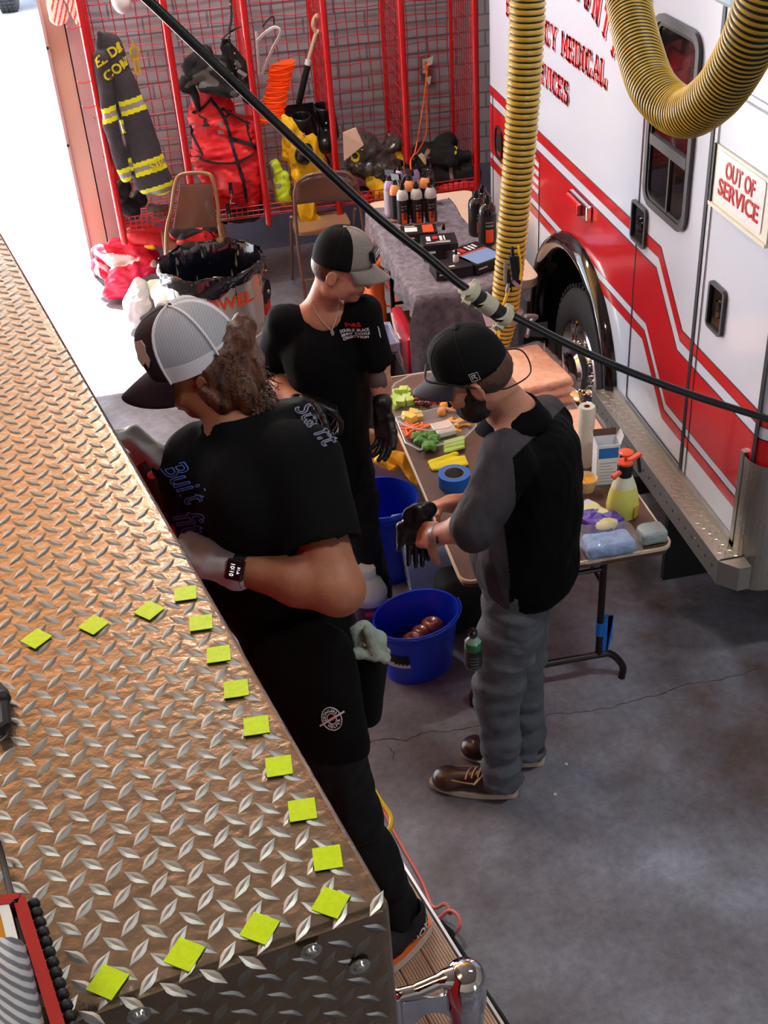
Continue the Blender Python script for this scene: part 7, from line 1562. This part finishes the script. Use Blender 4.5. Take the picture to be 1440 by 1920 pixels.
# blue white pouch and gauge under the table end
b = MB(); p = atz(880,608,.02)+V3((-.02,-.18,0)); b.hexa([p+V3(q) for q in ((-.07,0,0),(.07,.0,0),(.07,.03,0),(-.07,.03,0),(-.015,.02,.17),(.015,.02,.17),(.015,.03,.17),(-.015,.03,.17))]); tag(obj('plastic_pouch', b, mat('bluish white pouch', c(196,222,255), .25, coat=.6), loc=p, smooth=False), 'bluish white pouch standing on the floor under the blanket edge', 'pouch')
# round blue bucket
def bucket(c0, r0, r1, h, lab, m, sx=1., rot=0., nm='bucket'):
    t = thing(nm, lab, 'bucket', c0); Mr = Matrix.Rotation(rot, 3, 'Z'); b = MB()
    b.lathe([(r0,0),(r0+(r1-r0)*.8,h*.8),(r1*.985,h*.86),(r1,h*.86),(r1*1.0,h*.97),(r1*1.035,h*.985),(r1*1.035,h),(r1*.985,h),(r1*.95,h*.8),(r0*.96,.01)], c0, 56, sx=sx, M=Mr, capt=False)
    b.lathe([(r0*.96,.01),(.0001,.011)], c0, 56, sx=sx, M=Mr, capb=False, capt=False); o = obj('shell', b, m, t, angle=35); return t, o
M_bblue = mat('royal blue plastic', c(22,62,224), .3, coat=.3); M_navy = mat('deep blue plastic', c(22,58,196), .35, coat=.2)
t, o = bucket(V3((.665,4.15,0)), .125, .155, .38, 'tall round blue bucket behind the hanging black gloves', M_navy)
b = MB()
for z in (.335,.352): b.lathe([(.154,z-.004),(.160,z),(.154,z+.004)], (.665,4.15,0), 56, capb=False, capt=False)
obj('rim_rib', b, M_navy, t)
b = MB(); cb_ = V3((.665,4.15,.335)); b.tube([cb_+V3((.157*math.cos(a), .157*math.sin(a)-.0, -.055*abs(math.cos(a/2+.9)))) for a in [-.7+1.5*i/12 for i in range(13)]], .0025, 6); obj('handle', b, M_chrome, t)
# oval bucket with sponges
oc = V3((.665,3.50,0)); t, o = bucket(oc, .110, .135, .26, 'wide oval blue bucket holding sponges', M_bblue, sx=1.28, rot=.35)
bvo = bvh_of(o); Mo = Matrix.Rotation(.35, 3, 'Z')
b = MB(); b.tube([oc+Mo @ V3((.145*1.28*math.cos(a), .145*math.sin(a), .262+.008*math.sin(a))) for a in [PI*1.0+.02+PI*.96*i/24 for i in range(25)]], .004, 6); b.tube([oc+Mo @ V3((-.19,-.03,.262)), oc+Mo @ V3((-.19,.03,.262))], .006, 8); obj('handle', b, M_navy, t)
nL = V3((-.75,-.66,0)).normalized(); uxl = V3((0,0,1)).cross(nL)
for (w_, h_, dz, m, nm) in ((.055,.035,.135,M_label,'label'),(.055,.016,.108,M_white,'label')):
    b = MB(); G__ = [[snap(bvo, oc+nL*.2+uxl*(x)+V3((0,0,dz+y)), nL, .0015) for y in (-h_/1.3, 0, h_/1.3)] for x in [-w_+2*w_*i/8 for i in range(9)]]; b.grid(G__); lb2 = obj(nm, b, m, t, smooth=False)
text('THE BUCKET', .013, oc+nL*.2+V3((0,0,.135)), uxl, (0,0,1), M_wtxt, t, surf=bvo, off=.003, width=.07) if False else None
for i, (dx, dy, r1, m, lab) in enumerate(((-.02,-.02,.042,'brown','wet brown round sponge, middle one in the oval bucket'),(.07,.05,.042,'brown','wet brown round sponge at the far side of the oval bucket'),(.02,.02,.036,'brown','small dark brown sponge between the two big ones'),(-.10,-.06,.036,'pink','pink sponge at the left of the oval bucket'))):
    p = oc+V3((dx,dy,.145)); S = Soft(.01); S.ell(p, (r1*1.1,r1*.95,r1*.8)); S.ell(p+V3((0,0,r1*.75)), (r1*.45,r1*.4,r1*.2), sub=True, k=.01)
    tag(soft_obj('sponge', S, [mat('brown wet sponge', c(150,62,34), .3, coat=.6, bump=.3, bscale=80) if m == 'brown' else mat('pink sponge', c(206,110,128), .5)], h=.005, loc=p), lab, 'sponge')
b = MB(); b.lathe([(.118,.10),(.0001,.101)], oc, 40, sx=1.28, M=Matrix.Rotation(.35,3,'Z')); b_ = tag(obj('wash_water', b, mat('dark wash water', c(20,26,90), .05, coat=1), loc=oc+V3((0,0,.1))), 'dark wash water in the oval bucket', 'water', kind='stuff')
# white jug
jp = V3((.525,3.78,0)); t = thing('chemical_jug', 'white jug with a ribbed cap and purple label beside the oval bucket', 'jug', jp)
b = MB(); b.lathe([(.070,0),(.076,.008),(.076,.17),(.079,.176),(.079,.19),(.074,.20),(.060,.235),(.034,.262),(.030,.27)], jp, 36); jb = obj('body', b, mat('milky plastic', c(206,206,190), .35, sss=.2), t)
b = MB(); b.lathe([(.0768,.02),(.0768,.155)], jp, 36, capb=False, capt=False); lbj = obj('label', b, mat('purple label', c(58,36,84), .4), t)
b = MB(); b.lathe([(.034,.265),(.036,.27),(.036,.302),(.033,.31)], jp, 20)
for i in range(20): a = 2*PI*i/20; b.bar(jp+V3((.0365*math.cos(a),.0365*math.sin(a),.27)), jp+V3((.0365*math.cos(a),.0365*math.sin(a),.302)), .003, .003)
obj('cap', b, mat('white cap plastic', c(220,220,210), .4), t)
nJ = V3((-.15,-1,0)).normalized(); uxj = V3((0,0,1)).cross(nJ); b = MB(); b.grid([[jp+nJ.lerp(uxj, s_/1.0).normalized()*.0778+V3((0,0,z)) for z in (.115,.135)] for s_ in (-.35,-.15,.05,.25)]); obj('label_print', b, M_rtxt, lbj)
# paper sack with yellow cloths, plastic bag, translucent bin with wrapped bottles, black kneeler
S = Soft(.03); q = V3((.80,4.44,0)); 
b = MB(); kk = [V3((.66,4.40,0)), V3((.90,4.34,0)), V3((.92,4.56,0)), V3((.68,4.62,0))]; rows = []
for j in range(6):
    z = .44*j/5; rows.append([kk[i % 4].lerp(kk[(i+1) % 4], s_/6)+V3((.008*math.sin(i*3+s_+j*1.3), .008*math.cos(i*2+s_*2+j), z)) for i in range(4) for s_ in range(6)])
for r_w in rows: r_w.append(r_w[0])
b.grid(rows); b.grid([[p*1 for p in rows[0]], [V3((.79,4.48,.002))]*len(rows[0])])
pb_ = obj('paper_sack', b, mat('cream brown paper', c(206,170,140), .8, bump=.3, bscale=20), loc=(.79,4.48,0), angle=60); m_ = pb_.modifiers.new('th', 'SOLIDIFY'); m_.thickness = .003; tag(pb_, 'open cream paper sack under the left edge of the brown table', 'sack')
S = Soft(.02); S.cap(atz(722,852,.48), atz(760,862,.47), .03, .028); S.cap(atz(755,862,.47), atz(785,905,.40), .028, .018, axis=(0,1,0), f=.6); S.cap(atz(715,865,.46), atz(735,880,.44), .025, .02); S.wrinkle(.010, 32, 4).wrinkle(.004, 80, 5)
tag(soft_obj('yellow_rags', S, [mat('golden yellow cloth', c(244,178,22), .7, bump=.4, bscale=60)], h=.005, loc=atz(745,870,.45)), 'golden yellow rags hanging over the paper sack', 'cloth')
S = Soft(.03); S.cap((.49,4.30,.38),(.52,4.28,.15), .05, .08); S.cap((.52,4.28,.15),(.53,4.28,.06), .08, .07); S.wrinkle(.012, 25, 3).wrinkle(.004, 70, 4)
tag(soft_obj('plastic_bag', S, [mat('peach white plastic film', c(228,196,176), .2, coat=.7), mat('blue print on film', c(60,110,210), .2, coat=.7)], h=.006, mfun=lambda C: ((C[:,2] < .2) & (noise3(C, 26, 3) > .1))*1, loc=(.52,4.28,0)), 'peach and blue plastic bag on the floor behind the legs of the slim man', 'bag')
bin_(.70,.93,3.86,4.06,0,.33,M_cbin,'translucent bin under the hanging black gloves','storage_bin',ribs=False)
for i, (dx, dy) in enumerate(((.79,3.93),(.85,3.96),(.82,4.01))):
    b = MB(); p = V3((dx, dy, .008)); b.lathe([(.027,0),(.028,.19),(.024,.20),(.012,.225),(.012,.26)], p, 18); tag(obj('water_bottle', b, mat('clear bluish bottle', c(186,214,246), .08, alpha=.7, coat=1), loc=p), 'clear water bottle in the translucent bin', 'bottle', 'water bottles in the bin')
S = Soft(.02); S.box((.90,3.70,.13), (.11,.09,.13), rnd=.05); tag(soft_obj('black_tool_bag', S, [mat('matt black bag cloth', c(10,10,12), .8)], h=.008, loc=(.90,3.70,0)), 'plain black bag on the floor behind the oval bucket', 'bag')
# ---------------------------------------------------------------- yellow exhaust hoses
M_hy = mat('yellow hose rib', c(196,160,44), .38, coat=.2, noise=.1, nscale=20); M_hb = mat('black hose groove', c(26,22,14), .5)
def hose(path, rad, pitch, nm, lab, n=30, taper=None, parent=None, gr=.42, amp=.055):
    L_ = [0]
    for i in range(1, len(path)): L_.append(L_[-1]+(path[i]-path[i-1]).length)
    T_ = L_[-1]; N_s = int(T_/pitch)*6; pts = []; rs = []; q = 0
    for i in range(N_s+1):
        s_ = T_*i/N_s
        while q < len(L_)-2 and L_[q+1] < s_: q += 1
        t = (s_-L_[q])/max(1e-9, L_[q+1]-L_[q]); pts.append(path[q].lerp(path[q+1], t)); R = rad if taper is None else taper(s_/T_)
        rs.append(R*(1+amp*(1, .82, .2, -.9, -.9, .2)[i % 6]))
    b = MB(); b.tube(pts, rs, n, mfun=lambda i: 1 if (i % 6) in (2, 3) else 0)
    return obj(nm, b, [M_hy, M_hb], parent, loc=pts[0] if parent is None else None, angle=70)
hv = thing('exhaust_hose', 'upright ribbed yellow exhaust hose hanging between the tables and the ambulance', 'hose', aty(960,450,4.5))
P = catmull([aty(u, v, 4.5) for u, v in [(994,-60),(990,0),(985,120),(976,260),(964,400),(957,480),(950,545),(945,590)]], 12)
hose(P, .062, .0235, 'hose_tube', '', parent=hv, taper=lambda t: .066-.008*t)
P2 = catmull([aty(u, v, 4.48) for u, v in [(948,585),(944,610),(938,640),(932,665),(927,690)]], 8)
hose(P2, .06, .020, 'tapered_cuff', '', parent=hv, taper=lambda t: .056-.026*t)
b = MB(); cq = aty(948,588,4.5); b.lathe([(.066,-.02),(.074,-.02),(.074,.015),(.066,.02)], cq, 28, M=Matrix.Rotation(.12,3,'Y')); b.tube(catmull([cq+V3((.06,-.09,.02)), cq+V3((.12,-.05,-.01)), cq+V3((.11,.0,-.06)), cq+V3((.07,-.08,-.08))], 5), .010, 8); obj('clamp_ring', b, mat('dull grey steel clamp', c(150,146,144), .35, metal=.7), hv)
hp_ = thing('quick_release_rig', 'black and silver release valve rig with a yellow air line strapped to the hose', 'valve', aty(962,510,4.40))
b = MB(); g = lambda u, v, y=4.38: aty(u, v, y)
b.bar(g(958,480), g(966,525), .022, .02); b.bar(g(950,505), g(955,545), .018, .02); b.bar(g(968,480), g(972,530), .018, .018); b.bar(g(948,535), g(975,528), .016, .02); b.bar(g(960,462), g(962,485), .012, .012); obj('valve_body', b, M_black, hp_, smooth=False, bevel=.003)
b = MB(); b.bar(g(948,488,4.36), g(947,530,4.36), .008, .012); b.tube([g(962,528,4.36), g(975,540,4.36)], .008, 8); b.bar(g(953,532,4.35), g(950,548,4.35), .012, .01); obj('bracket', b, MATS['dull grey steel clamp'], hp_)
b = MB(); b.tube(catmull([g(972,462), g(976,500), g(975,525,4.36)], 5), .005, 6); b.tube(catmull([g(955,540,4.36), g(948,560,4.36), g(942,580,4.38), g(936,620,4.38), g(933,660,4.38)], 6), .006, 6); obj('air_line', b, mat('bright yellow line', c(250,204,40), .4), hp_)
b = MB(); cg = aty(918,627,4.36); Mg = frame(V3((-.2,-.85,.4)), (0,0,1)); b.lathe([(.026,-.008),(.028,.0),(.026,.008),(.0001,.009)], cg, 20, M=Matrix(((Mg[0][0],Mg[0][2],Mg[0][1]),(Mg[1][0],Mg[1][2],Mg[1][1]),(Mg[2][0],Mg[2][2],Mg[2][1])))); tag(obj('pressure_gauge', b, M_white, loc=cg), 'small white dial gauge peeping over the black cap', 'gauge')
b = MB(); b.hexa([g(903,585), g(915,583), g(922,612), g(912,612), g(905,584,4.40), g(917,582,4.40), g(924,611,4.40), g(914,611,4.40)]); tag(obj('paper_tag', b, mat('pinkish white tag', c(222,196,206), .6), loc=g(912,600), smooth=False), 'pinkish paper tag hanging at the hose end', 'tag')
P = catmull([aty(1172,-150,3.55), aty(1173,-60,3.5), aty(1180,10,3.42), aty(1199,95,3.25), aty(1228,170,3.08), aty(1284,211,2.9), aty(1340,180,2.74), aty(1386,115,2.62), aty(1420,40,2.54), aty(1446,-40,2.5), aty(1462,-130,2.48)], 14)
u_h = thing('exhaust_hose', 'big ribbed yellow exhaust hose looping down in a U at the upper right', 'hose', P[60]); hose(P, .062, .0150, 'hose_tube', '', parent=u_h, n=36, amp=.04)
# black overhead line with a plug connector
P = catmull([aty(255,-18,2.4), aty(280,2,2.4), aty(420,136,2.4), aty(560,270,2.4), aty(700,400,2.4), aty(800,480,2.4), aty(880,545,2.4), aty(1000,612,2.4), aty(1140,680,2.4), aty(1290,738,2.4), aty(1460,792,2.4)], 8)
ol = thing('overhead_cable', 'black overhead cable crossing the picture with a grey and black connector', 'cable', P[40]); b = MB(); b.tube(P, .0095, 12); obj('cable', b, mat('black cable sheath', c(16,16,18), .35, coat=.3), ol)
c0_, c1_ = aty(878,545,2.4), aty(950,598,2.4); ad = (c1_-c0_).normalized(); b = MB()
def ringc(a, e, r0, mi, rr=None): b.tube([c0_.lerp(c1_, a), c0_.lerp(c1_, a)+(c1_-c0_)*.0+ad*0, c0_.lerp(c1_, e)], [r0, r0, rr or r0], 20, mi=mi)
M_gp = mat('pale grey connector plastic', c(176,172,150), .5)
ringc(0, .14, .024, 0); ringc(.14, .34, .020, 1); ringc(.34, .62, .0225, 0); ringc(.62, .86, .020, 1); ringc(.86, 1, .025, 0)
cn = obj('connector', b, [M_gp, M_rubber], ol, angle=40)
for a in (.07, .93):
    b = MB(); p = c0_.lerp(c1_, a); nn = V3((0,-.8,.6)); s_ = ad.cross(nn).normalized()
    b.bar(p-s_*.030, p+s_*.030, .018, .020, up=nn)
    for q in (-1, 1): b.sphere(p+s_*q*.020+nn*.011, .0035, 8, 5)
    obj('clamp_lug', b, M_gp, cn, smooth=False)
# ---------------------------------------------------------------- work platform and cords at lower middle
pd = (atz(936,1920,.3)-atz(784,1675,.3)); pd.z = 0; pd.normalize(); pl_ = V3((-pd.y, pd.x, 0))*-1                       # pd toward the camera, pl_ to the left
if pl_.x > 0: pl_ = -pl_
p0 = atz(784,1675,.3)+pd*-.55; PW, PLn = .40, 1.55
wp_ = thing('work_platform', 'low work platform with tan grooved boards under the leaning person', 'platform', p0+pd*.7+pl_*.2-V3((0,0,.3)))
for i in range(5):
    b = MB(); a = p0+pl_*(PW*i/5+.002); e = p0+pl_*(PW*(i+1)/5-.002); n_g = 9
    for k_ in range(n_g):
        x0 = a.lerp(e, k_/n_g+.01); x1 = a.lerp(e, (k_+.72)/n_g); b.hexa([x0+V3((0,0,-.004)), x1+V3((0,0,-.004)), x1+pd*PLn+V3((0,0,-.004)), x0+pd*PLn+V3((0,0,-.004)), x0, x1, x1+pd*PLn, x0+pd*PLn])
    b.hexa([a+V3((0,0,-.02)), e+V3((0,0,-.02)), e+pd*PLn+V3((0,0,-.02)), a+pd*PLn+V3((0,0,-.02)), a+V3((0,0,-.003)), e+V3((0,0,-.003)), e+pd*PLn+V3((0,0,-.003)), a+pd*PLn+V3((0,0,-.003))])
    obj('deck_board', b, mat('tan composite board', c(190,158,130), .55, noise=.1, nscale=14), wp_, smooth=False)
b = MB(); 
for q in (-.012, PW+.004): b.hexa([p0+pl_*q+V3((0,0,-.05)), p0+pl_*(q+.008)+V3((0,0,-.05)), p0+pl_*(q+.008)+pd*PLn+V3((0,0,-.05)), p0+pl_*q+pd*PLn+V3((0,0,-.05)), p0+pl_*q+V3((0,0,.001)), p0+pl_*(q+.008)+V3((0,0,.001)), p0+pl_*(q+.008)+pd*PLn+V3((0,0,.001)), p0+pl_*q+pd*PLn+V3((0,0,.001))])
obj('side_rail', b, mat('pale aluminium rail', c(206,206,210), .35, metal=.5), wp_, smooth=False)
for s_ in (.06, PLn-.06):
    for q in (.01, PW-.01): b = MB(); b.tube([p0+pd*s_+pl_*q-V3((0,0,.03)), p0+pd*s_+pl_*q+V3((0,0,-.3))], .014, 8); obj('leg', b, M_alu, wp_)
b = MB(); b.tube(catmull([atz(682,1470,.30), atz(694,1472,.31), atz(712,1500,.31), atz(732,1530,.31), atz(733,1548,.31), atz(727,1560,.30)], 5), .0085, 8, flat=1.4); obj('handle', b, mat('yellow plastic handle', c(226,184,40), .4), wp_)
b = MB(); b.tube(catmull([atz(655,1370,.006), atz(672,1425,.006), atz(705,1490,.006), atz(745,1570,.006), atz(790,1650,.006), atz(812,1700,.02), atz(835,1695,.05), atz(845,1715,.04)], 8), .006, 8)
tag(obj('extension_cord', b, mat('salmon pink cord jacket', c(228,120,110), .45), loc=atz(745,1570,0)), 'salmon pink cord running along the floor beside the tan platform', 'cord')
b = MB(); b.tube(catmull([atz(822,1722,.02), atz(842,1708,.05), atz(858,1716,.06), atz(862,1736,.05), atz(850,1752,.02)], 7), .0065, 8)
tag(obj('cord_loop', b, MATS['salmon pink cord jacket'], loc=atz(850,1740,0)), 'salmon cord curled in a loop at the platform corner', 'cord')
b = MB(); b.tube(catmull([atz(750,1695,.36), atz(775,1712,.33), atz(800,1724,.31), atz(830,1740,.16), atz(846,1755,.03), atz(870,1790,.008), atz(905,1850,.008), atz(945,1910,.008), atz(975,1960,.008)], 7), .0062, 8); b.tube([atz(826,1735,.14), atz(846,1752,.05)], .014, 10)
tag(obj('tool_cable', b, M_rubber, loc=atz(850,1760,0)), 'black tool cable trailing from the platform to the bottom of the frame', 'cable')
b = MB(); b.tube([atz(828,1732,.11), atz(852,1744,.06)], .010, 10); tag(obj('plug_collar', b, M_chrome, loc=atz(840,1740,.06)), 'small chrome collar where the cords meet', 'connector')
# chrome rail on the engine corner
hr_ = thing('grab_rail', 'polished chrome grab rail elbow at the bottom centre on the engine corner', 'rail', atz(872,1850,1.75)); zR = 1.75
b = MB(); e0 = atz(738,1866,zR); e1 = atz(872,1836,zR); dl = V3((0,0,-1))
b.tube(catmull([e0+dl*.03, e0+V3((.004,0,-.004)), e0.lerp(e1,.35)+V3((0,0,.0)), e0.lerp(e1,.7)+V3((0,0,.010)), e1+V3((0,0,.004))], 6), [.008]*6+[.009]*6+[.010]*6+[.013+.009*i/6 for i in range(7)], 20); obj('rail_tube', b, M_chrome, hr_)
b = MB(); b.sphere(e1, .029, 28, 16); b.tube([e1, e1+dl*.05, e1+dl*.055, e1+dl*.30], [.029,.029,.025,.025], 28); obj('elbow', b, M_chrome, hr_)
b = MB(); b.tube([e0, e0+dl*.45], .012, 14); obj('corner_trim', b, M_chrome, hr_)
b = MB(); arch = [(-.0,0),(.1,0)]; q0 = e0+dl*.012; q1 = e1+dl*.02; W_ = (q1-q0).length; ux_ = (q1-q0).normalized()
A_ = [(0,0),(0,-.20)]+[(W_/2-(W_/2-.006)*math.cos(a), -.20+.165*math.sin(a)**.6 if 0<math.sin(a) else -.20) for a in [PI*i/16 for i in range(17)]]+[(W_,-.20),(W_,0)]
b.prism(A_[::-1], q0, ux_, (0,0,1), .006); obj('arch_plate', b, M_chrome, hr_, smooth=False)
# vehicle outside
t = thing('parked_car', 'underside and tyre of a vehicle parked outside in the sun at the top left', 'car', (-1.9,17.2,0))
b = MB(); b.lathe([(.2,-.11),(.36,-.12),(.40,-.09),(.405,0),(.40,.09),(.36,.12),(.2,.11)], (-1.66,17.25,.40), 40, M=Matrix(((0,0,1),(1,0,0),(0,1,0))))
for i in range(40):
    a = 2*PI*i/40
    for x in (-.08,-.03,.03,.08): b.box((-.02,-.022,0),(.02,.022,.014), M=Matrix.Translation(V3((-1.66+x,17.25+.402*math.cos(a),.40+.402*math.sin(a)))) @ Matrix.Rotation(a-PI/2,4,'X'))
obj('tyre', b, M_tyre, t)
b = MB(); b.box((-2.6,16.95,.55),(.3,19.0,1.5)); b.box((-1.45,17.0,.28),(.2,19,.6)); obj('car_body', b, mat('blue grey car paint', c(120,130,160), .3, coat=.5), t, smooth=False, bevel=.05)
# tiny litter on the floor by the shoes
for (u, v) in ((1062,1433),(1041,1490)):
    p = atz(u, v, .001); b = MB(); b.lathe([(.006,0),(.006,.003),(.002,.003)], p, 10); tag(obj('bottle_seal', b, M_white, loc=p), 'tiny white ring seal on the floor near the brown boots', 'litter', 'white ring seals on the floor')
b = MB(); b.tube(catmull([atz(700,500,.008), atz(722,528,.008), atz(738,552,.008), atz(752,585,.008), atz(730,572,.008), atz(700,582,.008), atz(680,570,.008)], 7), .006, 6)
tag(obj('extension_cord', b, M_ocord, loc=atz(738,552,0)), 'orange cord looping over the floor between the cardboard box and the translucent bin', 'cord')
